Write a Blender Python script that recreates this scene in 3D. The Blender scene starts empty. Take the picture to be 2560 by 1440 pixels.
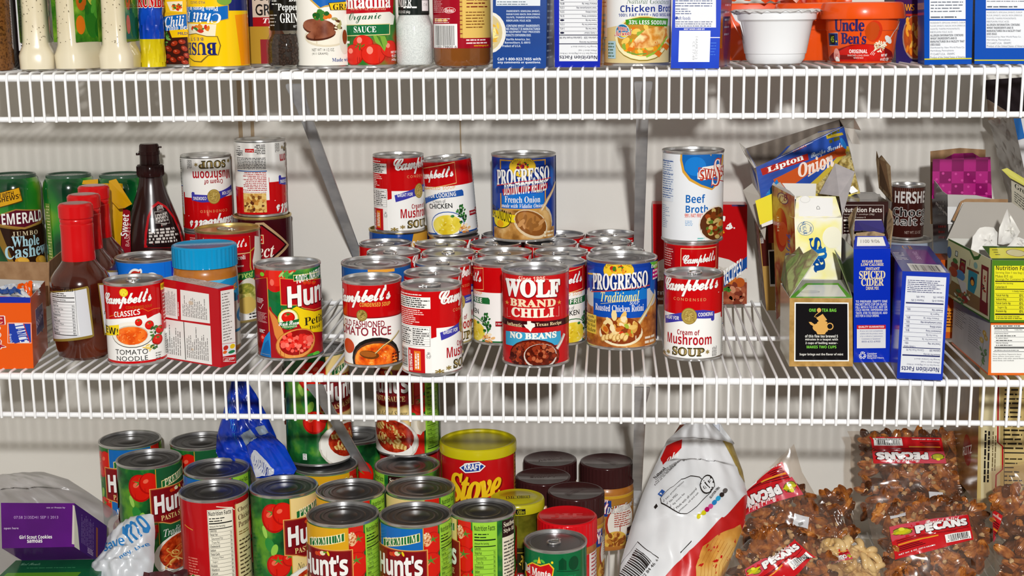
# Wire-shelf pantry full of cans, bottles, boxes and bags.  Lengths in this script are millimetres unless noted.
import bpy, bmesh, math, random
from mathutils import Vector, Matrix
from mathutils import geometry as mgeo

MM = 0.001
SC = bpy.context.scene
COL = SC.collection

# ------------------------------------------------------------------ camera, world, lights, exposure
_f, _p, _yw, _r = 3585.41, .190643, .069399, -.010239
CAM = Vector((0, -1499.14, 391.04))
_cp, _sp, _cy, _sy, _cr, _sr = math.cos(_p), math.sin(_p), math.cos(_yw), math.sin(_yw), math.cos(_r), math.sin(_r)
_F = Vector((-_sy * _cp, _cy * _cp, -_sp)); _rt = Vector((_cy, _sy, 0)); _up = _rt.cross(_F)
_R = _cr * _rt + _sr * _up; _U = -_sr * _rt + _cr * _up
cd = bpy.data.cameras.new('camera'); cam = bpy.data.objects.new('camera', cd); COL.objects.link(cam)
cd.sensor_width = 36; cd.lens = _f / 2560 * 36; cd.clip_start = .02; cd.clip_end = 30
cam.matrix_world = Matrix(((_R.x, _U.x, -_F.x, CAM.x * MM), (_R.y, _U.y, -_F.y, CAM.y * MM), (_R.z, _U.z, -_F.z, CAM.z * MM), (0, 0, 0, 1)))
SC.camera = cam

w = bpy.data.worlds.new('room_light'); SC.world = w; w.use_nodes = True
nt = w.node_tree; bg = nt.nodes['Background']
tc = nt.nodes.new('ShaderNodeTexCoord'); sx = nt.nodes.new('ShaderNodeSeparateXYZ'); rp = nt.nodes.new('ShaderNodeValToRGB')
nt.links.new(tc.outputs['Generated'], sx.inputs[0]); nt.links.new(sx.outputs['Z'], rp.inputs[0]); nt.links.new(rp.outputs[0], bg.inputs[0])
rp.color_ramp.elements[0].position = -.0; rp.color_ramp.elements[0].color = (.30, .25, .20, 1)
rp.color_ramp.elements[1].position = .6; rp.color_ramp.elements[1].color = (1, .91, .79, 1)
bg.inputs[1].default_value = .175

def area(name, loc, aim, size, power, col):
    l = bpy.data.lights.new(name, 'AREA'); l.shape = 'DISK'; l.size = size; l.energy = power; l.color = col
    o = bpy.data.objects.new(name, l); COL.objects.link(o); o.location = Vector(loc) * MM
    o.rotation_euler = (Vector(aim) - Vector(loc)).to_track_quat('-Z', 'Y').to_euler()
area('camera_flash', (110, -2300, 890), (0, 0, 0), .085, 61, (1, .99, .975))
SC.view_settings.view_transform = 'Standard'; SC.view_settings.look = 'None'
SC.view_settings.exposure = -.06; SC.view_settings.gamma = 1; SC.view_settings.use_curve_mapping = False

# ------------------------------------------------------------------ materials (all node based)
def lin(h):
    h = h.lstrip('#'); return tuple((lambda c: c / 12.92 if c <= .04045 else ((c + .055) / 1.055) ** 2.4)(int(h[i:i + 2], 16) / 255) for i in (0, 2, 4)) + (1,)
MATS = {}
def M(h, r=.5, metal=0., coat=0., name=None, spec=.22, alpha=None, bump=0, bscale=400):
    if not metal and not coat and r <= .5: r = .15
    k = (h, r, metal, coat, alpha, bump)
    if k in MATS: return MATS[k]
    m = bpy.data.materials.new(name or ('print_' + h.lstrip('#'))); m.use_nodes = True; n = m.node_tree; b = n.nodes['Principled BSDF']
    b.inputs['Base Color'].default_value = lin(h); b.inputs['Roughness'].default_value = r; b.inputs['Metallic'].default_value = metal
    b.inputs['Specular IOR Level'].default_value = spec; b.inputs['Coat Weight'].default_value = coat; b.inputs['Coat Roughness'].default_value = .12
    if alpha is not None: b.inputs['Alpha'].default_value = alpha
    if bump:
        t = n.nodes.new('ShaderNodeTexNoise'); t.inputs['Scale'].default_value = bscale; tcn = n.nodes.new('ShaderNodeTexCoord'); bu = n.nodes.new('ShaderNodeBump')
        bu.inputs['Strength'].default_value = bump; bu.inputs['Distance'].default_value = .002
        n.links.new(tcn.outputs['Object'], t.inputs['Vector']); n.links.new(t.outputs['Fac'], bu.inputs['Height']); n.links.new(bu.outputs[0], b.inputs['Normal'])
    MATS[k] = m; return m
def F(name, cols, scale=200, r=.35, kind='noise', coat=0, metal=0, detail=3, bump=0):
    "mottled stuff: colours blended by a noise or cell pattern in object space"
    if name in MATS: return MATS[name]
    m = bpy.data.materials.new(name); m.use_nodes = True; n = m.node_tree; b = n.nodes['Principled BSDF']
    b.inputs['Specular IOR Level'].default_value = .3; r = .2 if r < .5 and not (coat or metal) else r; b.inputs['Roughness'].default_value = r; b.inputs['Coat Weight'].default_value = coat; b.inputs['Metallic'].default_value = metal; b.inputs['Coat Roughness'].default_value = .1
    tcn = n.nodes.new('ShaderNodeTexCoord')
    if kind == 'cell':
        t = n.nodes.new('ShaderNodeTexVoronoi'); t.inputs['Scale'].default_value = scale; out = t.outputs['Color']
        s = n.nodes.new('ShaderNodeSeparateColor'); n.links.new(out, s.inputs[0]); out = s.outputs[0]
    else:
        t = n.nodes.new('ShaderNodeTexNoise'); t.inputs['Scale'].default_value = scale; t.inputs['Detail'].default_value = detail; out = t.outputs['Fac']
    n.links.new(tcn.outputs['Object'], t.inputs['Vector'])
    rr = n.nodes.new('ShaderNodeValToRGB'); n.links.new(out, rr.inputs[0]); e = rr.color_ramp.elements
    k = len(cols); lo, hi = (.05, .95) if kind == 'cell' else (.33, .67)
    while len(e) < k: e.new(.5)
    for i, c in enumerate(cols): e[i].position = lo + (hi - lo) * i / (k - 1); e[i].color = lin(c)
    n.links.new(rr.outputs[0], b.inputs['Base Color'])
    if bump:
        bu = n.nodes.new('ShaderNodeBump'); bu.inputs['Strength'].default_value = bump; bu.inputs['Distance'].default_value = .002
        n.links.new(t.outputs[0] if kind != 'cell' else t.outputs['Distance'], bu.inputs['Height']); n.links.new(bu.outputs[0], b.inputs['Normal'])
    MATS[name] = m; return m
def film(name, gloss=.12, tint='#ffffff', rough=.08, haze=.0, hazecol='#e8e8e8', edge=.45):
    "clear plastic film: mostly see-through, with glints"
    if name in MATS: return MATS[name]
    m = bpy.data.materials.new(name); m.use_nodes = True; n = m.node_tree; n.nodes.remove(n.nodes['Principled BSDF']); o = n.nodes['Material Output']
    tr = n.nodes.new('ShaderNodeBsdfTransparent'); tr.inputs[0].default_value = lin(tint)
    gl = n.nodes.new('ShaderNodeBsdfGlossy'); gl.inputs['Roughness'].default_value = rough
    df = n.nodes.new('ShaderNodeBsdfDiffuse'); df.inputs[0].default_value = lin(hazecol)
    lw = n.nodes.new('ShaderNodeLayerWeight'); lw.inputs[0].default_value = .3
    ma = n.nodes.new('ShaderNodeMath'); ma.operation = 'MULTIPLY_ADD'; ma.inputs[1].default_value = edge; ma.inputs[2].default_value = gloss
    n.links.new(lw.outputs['Facing'], ma.inputs[0])
    m1 = n.nodes.new('ShaderNodeMixShader'); m1.inputs[0].default_value = haze; n.links.new(tr.outputs[0], m1.inputs[1]); n.links.new(df.outputs[0], m1.inputs[2])
    m2 = n.nodes.new('ShaderNodeMixShader'); n.links.new(ma.outputs[0], m2.inputs[0]); n.links.new(m1.outputs[0], m2.inputs[1]); n.links.new(gl.outputs[0], m2.inputs[2])
    n.links.new(m2.outputs[0], o.inputs[0]); MATS[name] = m; return m
TIN = M('#d8d8d7', .28, .92, name='tin', bump=.1, bscale=90); TIND = M('#98979a', .3, .92, name='tin_end'); GOLD = M('#cdb878', .33, .9, name='gold_lacquered_tin')
WIRE = M('#f2f3f4', .33, name='white_vinyl', coat=.2)
CARD = F('raw_grey_card', ['#9a948b', '#a8a299'], 60, .9); KRAFT = F('brown_kraft_card', ['#8f6d4c', '#a1805d'], 80, .9); WHITE = M('#eeeeec', .4); CARDG = F('pale_grey_card', ['#bdb9b3', '#cac6c0'], 60, .85)

# ------------------------------------------------------------------ mesh building
class MB:
    def __init__(s): s.v, s.f, s.m, s.mats = [], [], [], []
    def mi(s, m):
        if m not in s.mats: s.mats.append(m)
        return s.mats.index(m)
    def add(s, vs, fs, m):
        o = len(s.v); s.v += [tuple(v) for v in vs]; i = s.mi(m)
        for f in fs: s.f.append([a + o for a in f]); s.m.append(i)
    def lathe(s, prof, m, seg=48, c=(0, 0), squash=1., cap=True):
        vs = []; fs = []
        for r, z in prof:
            for k in range(seg):
                a = 2 * math.pi * k / seg; vs.append((c[0] + r * math.sin(a), c[1] - r * math.cos(a) * squash, z))
        for i in range(len(prof) - 1):
            for k in range(seg):
                k2 = (k + 1) % seg; fs.append([i * seg + k, i * seg + k2, (i + 1) * seg + k2, (i + 1) * seg + k])
        if prof[0][0] > .01: fs.append([k for k in range(seg)][::-1])
        if prof[-1][0] > .01 and cap: fs.append([(len(prof) - 1) * seg + k for k in range(seg)])
        s.add(vs, fs, m)
    def box(s, a, b, m, bev=0, mat4=None):
        x0, y0, z0 = a; x1, y1, z1 = b
        if bev:
            bm = bmesh.new(); bmesh.ops.create_cube(bm, size=1)
            for v in bm.verts: v.co = Vector(((x0 + x1) / 2 + v.co.x * (x1 - x0), (y0 + y1) / 2 + v.co.y * (y1 - y0), (z0 + z1) / 2 + v.co.z * (z1 - z0)))
            bmesh.ops.bevel(bm, geom=bm.edges[:], offset=bev, segments=2, affect='EDGES', profile=.5)
            vs = [v.co.copy() for v in bm.verts]; bm.verts.index_update(); fs = [[v.index for v in f.verts] for f in bm.faces]; bm.free()
        else:
            vs = [Vector(p) for p in ((x0, y0, z0), (x1, y0, z0), (x1, y1, z0), (x0, y1, z0), (x0, y0, z1), (x1, y0, z1), (x1, y1, z1), (x0, y1, z1))]
            fs = [[3, 2, 1, 0], [4, 5, 6, 7], [0, 1, 5, 4], [1, 2, 6, 5], [2, 3, 7, 6], [3, 0, 4, 7]]
        if mat4: vs = [mat4 @ v for v in vs]
        s.add(vs, fs, m)
    def tube(s, pts, r, m, seg=10, closed=False, caps=True):
        P = [Vector(p) for p in pts]; n = len(P); vs = []; fs = []; prev = None
        for i, p in enumerate(P):
            d = (P[(i + 1) % n] - P[i - 1]) if closed else (P[min(i + 1, n - 1)] - P[max(i - 1, 0)]); d.normalize()
            if prev is None:
                a = Vector((0, 0, 1)) if abs(d.z) < .9 else Vector((1, 0, 0)); u = d.cross(a).normalized()
            else: u = (prev - d * prev.dot(d)).normalized()
            prev = u; w_ = d.cross(u); rr = r[i] if isinstance(r, (list, tuple)) else r
            for k in range(seg):
                a = 2 * math.pi * k / seg; vs.append(p + (u * math.cos(a) + w_ * math.sin(a)) * rr)
        for i in range(n if closed else n - 1):
            j = (i + 1) % n
            for k in range(seg): k2 = (k + 1) % seg; fs.append([i * seg + k, i * seg + k2, j * seg + k2, j * seg + k])
        if not closed and caps: fs += [[k for k in range(seg)][::-1], [(n - 1) * seg + k for k in range(seg)]]
        s.add(vs, fs, m)
    def panel(s, pts, t, m, mb=None):
        "a flat sheet of card through the given corners, t thick; mb is the material of its back"
        P = [Vector(p) for p in pts]; nrm = Vector((0, 0, 0))
        for i in range(1, len(P) - 1): nrm += (P[i] - P[0]).cross(P[i + 1] - P[0])
        if nrm.dot(CAM - P[0]) < 0: P.reverse(); nrm = -nrm          # m is the side that faces the aisle
        nrm.normalize(); n = len(P); Q = [p - nrm * t for p in P]
        s.add(P, [list(range(n))], m); s.add(Q, [list(range(n))[::-1]], mb or m)
        s.add(P + Q, [[i, i + n, (i + 1) % n + n, (i + 1) % n] for i in range(n)], mb or m)
    def grid(s, fn, nx, ny, m, thick=0):
        vs = [fn(i / nx, j / ny) for j in range(ny + 1) for i in range(nx + 1)]
        fs = [[j * (nx + 1) + i, j * (nx + 1) + i + 1, (j + 1) * (nx + 1) + i + 1, (j + 1) * (nx + 1) + i] for j in range(ny) for i in range(nx)]
        s.add(vs, fs, m)
    def ell(s, c, r, m, su=12, sv=8, mat3=None, fn=None):
        vs = []; fs = []
        for j in range(sv + 1):
            t = math.pi * j / sv
            for i in range(su):
                a = 2 * math.pi * i / su; v = Vector((math.sin(t) * math.cos(a), math.sin(t) * math.sin(a), math.cos(t)))
                if fn: v = v * fn(v)
                v = Vector((v.x * r[0], v.y * r[1], v.z * r[2]))
                if mat3: v = mat3 @ v
                vs.append(v + Vector(c))
        for j in range(sv):
            for i in range(su): i2 = (i + 1) % su; fs.append([j * su + i, (j + 1) * su + i, (j + 1) * su + i2, j * su + i2])
        s.add(vs, fs, m)
    def build(s, name, parent=None, smooth=True, angle=38):
        me = bpy.data.meshes.new(name); me.from_pydata([(x * MM, y * MM, z * MM) for x, y, z in s.v], [], s.f); me.update()
        for m in s.mats: me.materials.append(m)
        me.polygons.foreach_set('material_index', s.m)
        if smooth:
            me.polygons.foreach_set('use_smooth', [True] * len(me.polygons)); me.set_sharp_from_angle(angle=math.radians(angle))
        me.validate(); o = bpy.data.objects.new(name, me); COL.objects.link(o)
        if parent: o.parent = parent
        return o
def link(mesh, name, parent=None):
    o = bpy.data.objects.new(name, mesh); COL.objects.link(o); o.parent = parent; return o
def tag(o, label, cat, group=None, kind=None):
    o['label'] = label; o['category'] = cat
    if group: o['group'] = group
    if kind: o['kind'] = kind
    return o
def thing(name, label, cat, loc, rz=0., group=None, rot=None):
    o = bpy.data.objects.new(name, None); COL.objects.link(o); o.empty_display_size = .02
    o.location = Vector(loc) * MM; o.rotation_euler = rot if rot else (0, 0, rz); return tag(o, label, cat, group)
def copy_thing(o, loc, rz=None, label=None, rot=None):
    "a copy of a thing with copies of its parts and sub-parts"
    c = o.copy(); COL.objects.link(c); c.location = Vector(loc) * MM
    if rot: c.rotation_euler = rot
    elif rz is not None: c.rotation_euler = (0, 0, rz)
    if label: c['label'] = label
    for ch in list(o.children):
        k = ch.copy(); COL.objects.link(k); k.parent = c
        for g in list(ch.children): q = g.copy(); COL.objects.link(q); q.parent = k
    return c
def struct(o): o['kind'] = 'structure'; return o
def facing(x, y): return math.atan2(-x, y - CAM.y)      # turn that points a front at the middle of the aisle

# ------------------------------------------------------------------ printed artwork (flat shapes and lettering, laid on a surface in thin layers)
_ALPH = {'b': (0x1D5D4, 0x1D5EE, 0x1D7EC), 'bi': (0x1D63C, 0x1D656, 0x1D7EC), 's': (0x1D400, 0x1D41A, 0x1D7CE), 'si': (0x1D468, 0x1D482, 0x1D7CE), 'it': (0x1D434, 0x1D44E, None), 'sc': (0x1D4D0, 0x1D4EA, 0x1D7CE)}
def style(s, st):
    if st == 'n': return s
    U, L, D = _ALPH[st]; o = ''
    for ch in s:
        if 'A' <= ch <= 'Z': o += chr(U + ord(ch) - 65)
        elif 'a' <= ch <= 'z': o += '\u210E' if (st == 'it' and ch == 'h') else chr(L + ord(ch) - 97)
        elif '0' <= ch <= '9' and D: o += chr(D + ord(ch) - 48)
        else: o += ch
    return o
_TC = {}
def text_mesh(s, st, fat=0., sp=1.):
    k = (s, st, fat, sp)
    if k in _TC: return _TC[k]
    c = bpy.data.curves.new('t', 'FONT'); c.body = style(s, st); c.resolution_u = 3 if len(s) < 14 else 2; c.space_character = sp; c.space_line = .95
    o = bpy.data.objects.new('t', c); COL.objects.link(o); dg = bpy.context.evaluated_depsgraph_get(); ev = o.evaluated_get(dg); me = ev.to_mesh()
    vs = [(v.co.x, v.co.y) for v in me.vertices]; fs = [list(p.vertices) for p in me.polygons]; ev.to_mesh_clear()
    bpy.data.objects.remove(o); bpy.data.curves.remove(c)
    if not vs: _TC[k] = ([], [], 1, 1, 0); return _TC[k]
    x0 = min(v[0] for v in vs); x1 = max(v[0] for v in vs); y0 = min(v[1] for v in vs); y1 = max(v[1] for v in vs)
    vs = [((x - x0) / (x1 - x0 or 1) - .5, (y - y0) / (y1 - y0 or 1) - .5) for x, y in vs]
    _TC[k] = (vs, fs, x1 - x0, y1 - y0, fat * .55); return _TC[k]
RING4 = ((1, .4), (-.4, 1), (-1, -.4), (.4, -1)); RING8 = [(math.cos(i * .785), math.sin(i * .785)) for i in range(8)]
def heavier(fat, W, H):
    'shifts that thicken lettering: the strokes are laid down again slightly to every side'
    if fat < .014: return [(0, 0)]
    return [(0, 0)] + [(x * fat * .75 / W, y * fat * .75 / H) for x, y in (RING8 if fat > .045 else RING4)]

class Art:
    LAY = .012
    def __init__(s, T=None): s.T = T or (lambda u, v: (u, v)); s.it = []; s.l = 1; s.rng = random.Random(7)
    def frame(s, T): s.T = T; return s
    def mm(s): s.T = lambda u, v: (u, v); return s
    def _put(s, vs, fs, m): s.it.append((vs, fs, m, s.l)); s.l += 1
    def poly(s, pts, m):
        P = [s.T(*p) for p in pts]; tri = mgeo.tessellate_polygon([[Vector((x, y, 0)) for x, y in P]]); s._put(P, [list(t) for t in tri], m); return s
    def rect(s, u0, v0, u1, v1, m):
        um, vm = (u0 + u1) / 2, (v0 + v1) / 2; xa = s.T(u0, vm)[0]; xb = s.T(u1, vm)[0]; ya = s.T(um, v0)[1]; yb = s.T(um, v1)[1]
        s._put([(xa, ya), (xb, ya), (xb, yb), (xa, yb)], [[0, 1, 2, 3]], m); return s
    def quad(s, u0, v0, u1, v1, m): return s.poly([(u0, v0), (u1, v0), (u1, v1), (u0, v1)], m)
    def _sc(s, u, v, e=2.):
        a = s.T(u - e, v); b = s.T(u + e, v); c = s.T(u, v - e); d = s.T(u, v + e)
        return max(math.hypot(b[0] - a[0], b[1] - a[1]) / 2 / e, 1e-3), max(math.hypot(d[0] - c[0], d[1] - c[1]) / 2 / e, 1e-3)
    def _flip(s, u, v): return -1 if s.T(u, v - 1)[1] > s.T(u, v + 1)[1] else 1       # -1: v grows downwards
    def ell(s, u, v, ru, rv, m, rot=0, n=22):
        c = s.T(u, v); sx, sy = s._sc(u, v); a = math.radians(rot) * s._flip(u, v); ca, sa = math.cos(a), math.sin(a); P = []
        for i in range(n):
            t = 2 * math.pi * i / n; x = ru * math.cos(t); y = rv * math.sin(t); P.append((c[0] + (x * ca - y * sa) * sx, c[1] + (x * sa + y * ca) * sy))
        s._put(P, [list(range(n))], m); return s
    def ring(s, u, v, ru, rv, m, m2, w, rot=0): s.ell(u, v, ru, rv, m, rot); s.ell(u, v, ru - w, rv - w, m2, rot); return s
    def line(s, pts, w, m):
        P = [Vector(s.T(*p)) for p in pts]; vs = []; sc = s._sc(*pts[0]); hw = w * (sc[1]) / 2
        for i, p in enumerate(P):
            d = P[min(i + 1, len(P) - 1)] - P[max(i - 1, 0)]; d = d.normalized() if d.length > 0 else Vector((1, 0)); nn = Vector((-d.y, d.x)) * hw; vs += [tuple(p + nn), tuple(p - nn)]
        s._put(vs, [[2 * i, 2 * i + 1, 2 * i + 3, 2 * i + 2] for i in range(len(P) - 1)], m); return s
    def box(s, u0, v0, u1, v1, w, m): return s.line([(u0, v0), (u1, v0), (u1, v1), (u0, v1), (u0, v0 - w / 2)], w, m)
    def text(s, t, u0, v0, u1, v1, m, st='b', rot=0, rise=0, arc=0, fat=0., sp=1., edge=None, ew=.03, shadow=None):
        if edge: s.text(t, u0, v0, u1, v1, edge, st, rot, rise, arc, fat + ew, sp)
        if shadow: d = abs(v1 - v0) * .06; s.text(t, u0 + d, v0 + d, u1 + d, v1 + d, shadow, st, rot, rise, arc, fat + ew * .6, sp)
        vs, fs, W, H, _ = text_mesh(t, st, 0., sp)
        if not vs: return s
        um, vm = (u0 + u1) / 2, (v0 + v1) / 2; fl = s._flip(um, vm)
        xa = s.T(u0, vm)[0]; xb = s.T(u1, vm)[0]; ya = s.T(um, v0)[1]; yb = s.T(um, v1)[1]; w, h = xb - xa, abs(yb - ya); cx, cy = (xa + xb) / 2, (ya + yb) / 2
        if 45 < abs(rot) < 135: w, h = (abs(yb - ya), abs(xb - xa))
        a = math.radians(rot) ; ca, sa = math.cos(a), math.sin(a)
        for ox, oy in heavier(fat, W, H):
            out = []
            for x, y in vs:
                x += ox; y += oy; X = x * w; Y = y * h + rise * X + arc * h * (.25 - x * x) * 4 - arc * h * .5; out.append((cx + X * ca - Y * sa, cy + X * sa + Y * ca))
            s._put(out, fs, m)
        return s
    def fine(s, u0, v0, u1, v1, m, n=8, vert=False, fill=.5, ragged=.25, seed=None, word=1.):
        "rows of small print"
        rg = s.rng if seed is None else random.Random(seed); a = s.T(u0, v0); b = s.T(u1, v1); xa, xb = sorted((a[0], b[0])); ya, yb = sorted((a[1], b[1]))
        if vert: xa, xb, ya, yb = ya, yb, xa, xb
        p = (yb - ya) / n; vs = []; fs = []
        for j in range(n):
            x = xa; y = yb - (j + .5) * p; end = xb - (rg.random() * ragged * (xb - xa)); hh = p * fill / 2
            while x < end - p * .2:
                w_ = p * word * rg.uniform(.5, 2.4); x2 = min(x + w_, end); o = len(vs)
                q = [(x, y - hh), (x2, y - hh), (x2, y + hh * rg.uniform(.55, 1)), (x, y + hh * rg.uniform(.55, 1))]
                if vert: q = [(c[1], c[0]) for c in q]
                vs += q; fs.append([o, o + 1, o + 2, o + 3]); x = x2 + p * rg.uniform(.18, .4)
        if vs: s._put(vs, fs, m)
        return s
    def bars(s, u0, v0, u1, v1, m, n=30, vert=False):
        rg = random.Random(n); a = s.T(u0, v0); b = s.T(u1, v1); xa, xb = sorted((a[0], b[0])); ya, yb = sorted((a[1], b[1]))
        if vert: xa, xb, ya, yb = ya, yb, xa, xb
        vs = []; fs = []; x = xa; un = (xb - xa) / (n * 2.1)
        while x < xb - un:
            w_ = un * rg.choice([.6, .6, 1, 1.6]); q = [(x, ya), (min(x + w_, xb), ya), (min(x + w_, xb), yb), (x, yb)]
            if vert: q = [(c[1], c[0]) for c in q]
            o = len(vs); vs += q; fs.append([o, o + 1, o + 2, o + 3]); x += w_ + un * rg.choice([.6, 1, 1.4])
        s._put(vs, fs, m); return s
    def blobs(s, u, v, ru, rv, n, cols, r, seed=1, asp=.6, layers=3, hole=None):
        "many small pieces of food scattered over an oval"
        rg = random.Random(seed)
        for k in range(layers):
            by = {}
            for i in range(max(1, n // layers)):
                a = rg.uniform(0, 2 * math.pi); q = math.sqrt(rg.random()) * .95; c = rg.choice(cols); by.setdefault(c, []).append((u + ru * q * math.cos(a), v + rv * q * math.sin(a), r * rg.uniform(.6, 1.2), rg.uniform(0, 3.14)))
            for c, L in by.items():
                vs = []; fs = []
                for uu, vv, rr, an in L:
                    x, y = s.T(uu, vv); sx, sy = s._sc(uu, vv); o = len(vs); ca, sa = math.cos(an), math.sin(an); nn = 9
                    for i in range(nn):
                        t = 2 * math.pi * i / nn; q1 = rr * math.cos(t) * rg.uniform(.85, 1.1); q2 = rr * asp * math.sin(t); vs.append((x + (q1 * ca - q2 * sa) * sx, y + (q1 * sa + q2 * ca) * sy))
                    fs.append(list(range(o, o + nn)))
                s._put(vs, fs, c)
        return s
    def tomato(s, u, v, r, squash=.9, dark='#b80f0a', col='#dd1c10', hi='#f0604a', leaf=True):
        s.ell(u, v, r, r * squash, M(dark)); s.ell(u - r * .06, v - r * .06, r * .86, r * squash * .84, M(col)); s.ell(u - r * .35, v - r * .3, r * .22, r * .16, M(hi), rot=35)
        if leaf:
            for k in range(5):
                a = k * 1.257 + .4; s.poly([(u + r * .12 * math.cos(a + 1.5), v - r * .5 + r * .1 * math.sin(a + 1.5)), (u + r * .6 * math.cos(a), v - r * .5 + r * .38 * math.sin(a)), (u - r * .12 * math.cos(a + 1.5), v - r * .5 - r * .1 * math.sin(a + 1.5))], M('#2f7a24'))
        return s
    def nutri(s, u0, v0, u1, v1, bgc, ink, rows=12, title='Nutrition Facts', flip=False, frame=True):
        "the usual nutrition panel"
        if bgc: s.quad(u0, v0, u1, v1, bgc)
        W = u1 - u0; H = v1 - v0; k = H / (rows + 4)
        g = (lambda a, b: (a, b)) if not flip else (lambda a, b: (u0 + u1 - a, v0 + v1 - b))
        def R_(a, b, c, d, m): p = g(a, b); q = g(c, d); s.quad(min(p[0], q[0]), min(p[1], q[1]), max(p[0], q[0]), max(p[1], q[1]), m)
        def T_(t, a, b, c, d, st='b'): p = g(a, b); q = g(c, d); s.text(t, min(p[0], q[0]), min(p[1], q[1]), max(p[0], q[0]), max(p[1], q[1]), ink, st, rot=180 if flip else 0)
        if frame: s.box(u0 + W * .02, v0 + H * .01, u1 - W * .02, v1 - H * .01, W * .012, ink)
        T_(title, u0 + W * .05, v0 + k * .35, u1 - W * .07, v0 + k * 1.5)
        p = g(u0 + W * .06, v0 + k * 1.9); q = g(u1 - W * .3, v0 + k * 3.2); s.fine(min(p[0], q[0]), min(p[1], q[1]), max(p[0], q[0]), max(p[1], q[1]), ink, 2, fill=.45)
        R_(u0 + W * .05, v0 + k * 3.35, u1 - W * .05, v0 + k * 3.65, ink)
        names = ['Amount Per Serving', 'Calories', 'Total Fat', 'Saturated Fat', 'Trans Fat', 'Cholesterol', 'Sodium', 'Total Carb', 'Dietary Fiber', 'Sugars', 'Protein', 'Vitamin A', 'Calcium', 'Iron']
        for i in range(rows):
            y = v0 + k * (3.9 + i); t = names[i % len(names)]; ind = .06 if t[0] in 'ACTSPVI' and t[:3] not in ('Sat', 'Tra', 'Sug') else .12
            T_(t, u0 + W * ind, y + k * .08, u0 + W * (ind + .033 * len(t)), y + k * .72, 'b' if ind == .06 else 'n')
            if i > 1: T_(['0%', '8%', '15%', '5%', '38%'][i % 5], u1 - W * .15, y + k * .08, u1 - W * .06, y + k * .7)
            th = .22 if i in (0, rows - 1) else .06; R_(u0 + W * .05, y + k * .86, u1 - W * .05, y + k * (.86 + th), ink)
        return s
    def emit(s, mb, fn, clip=None, dx=None, dy=None, x0=None, x1=None):
        "cut the artwork to its face, slice it finely enough to follow the surface, and lay it on"
        out = {}
        for vs, fs, m, l in s.it:
            if not vs: continue
            xs = [v[0] for v in vs]; ys = [v[1] for v in vs]; lo = [min(xs), min(ys)]; hi = [max(xs), max(ys)]; box = clip or (-1e9, -1e9, 1e9, 1e9)
            if hi[0] <= box[0] or lo[0] >= box[2] or hi[1] <= box[1] or lo[1] >= box[3]: continue
            z = l * s.LAY; cuts = []
            for k, d in ((0, dx), (1, dy)):
                no = (1, 0, 0) if k == 0 else (0, 1, 0); ng = tuple(-c for c in no)
                if lo[k] < box[k]: cuts.append((box[k], k, ng, True))
                if hi[k] > box[k + 2]: cuts.append((box[k + 2], k, no, True))
                if d:
                    q = math.ceil(max(lo[k], box[k]) / d + 1e-6); top_ = min(hi[k], box[k + 2])
                    while q * d < top_ - 1e-6: cuts.append((q * d, k, no, False)); q += 1
            if cuts:
                bm = bmesh.new(); V = [bm.verts.new((x, y, 0)) for x, y in vs]
                for f in fs:
                    try: bm.faces.new([V[a] for a in f])
                    except ValueError: pass
                for c, k, no, clear in cuts: bmesh.ops.bisect_plane(bm, geom=bm.verts[:] + bm.edges[:] + bm.faces[:], plane_co=(c, 0, 0) if k == 0 else (0, c, 0), plane_no=no, clear_outer=clear, dist=1e-6)
                bm.verts.index_update(); P = [(v.co.x, v.co.y) for v in bm.verts]; G = [[v.index for v in f.verts] for f in bm.faces]; bm.free()
            else: P, G = vs, fs
            V, Fs = out.setdefault(m, ([], [])); o = len(V); V += [fn(x, y, z) for x, y in P]; Fs += [[a + o for a in f] for f in G]
        for m, (V, Fs) in out.items(): mb.add(V, Fs, m)
def on_cyl(R): return lambda x, y, o: ((R + o) * math.sin(x / R), -(R + o) * math.cos(x / R), y)
def cylf(u0, hw, vt, vb, b, R, y0, y1):
    "artboard of a round label: u0 centre line, hw half width, vt/vb its top and bottom, b how much its edges bow"
    def T(u, v):
        t = (u - u0) / hw
        if abs(t) <= .97: a = math.asin(t)
        else: a = math.copysign(math.asin(.97) + (abs(t) - .97) * 2.2, t)
        return R * a, y1 - (v + b * (1 - math.cos(a)) - vt) / (vb - vt) * (y1 - y0)
    return T
def homog(TL, TR, BR, BL, W, H):
    "artboard of a flat panel given as four corners"
    import numpy as np
    A = []; B = []
    for (u, v), (x, y) in zip((TL, TR, BR, BL), ((0, H), (W, H), (W, 0), (0, 0))):
        A += [[u, v, 1, 0, 0, 0, -u * x, -v * x], [0, 0, 0, u, v, 1, -u * y, -v * y]]; B += [x, y]
    h = np.linalg.solve(np.array(A, float), np.array(B, float))
    def T(u, v): d = h[6] * u + h[7] * v + 1; return float((h[0] * u + h[1] * v + h[2]) / d), float((h[3] * u + h[4] * v + h[5]) / d)
    return T
RED = M('#c40a0f'); DRED = M('#8e1016'); WHT = M('#f4f3ef'); BLK = M('#1d1a1a'); YEL = M('#f3d51d'); NAVY = M('#1d2c78'); BLUE = M('#0a3fae'); GRN = M('#1d6b33'); GOLDP = M('#b08f3a'); CREAM = M('#f0e3b8'); ORG = M('#e8641b'); GREY = M('#55504f'); LIME = M('#8fce3a')
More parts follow.
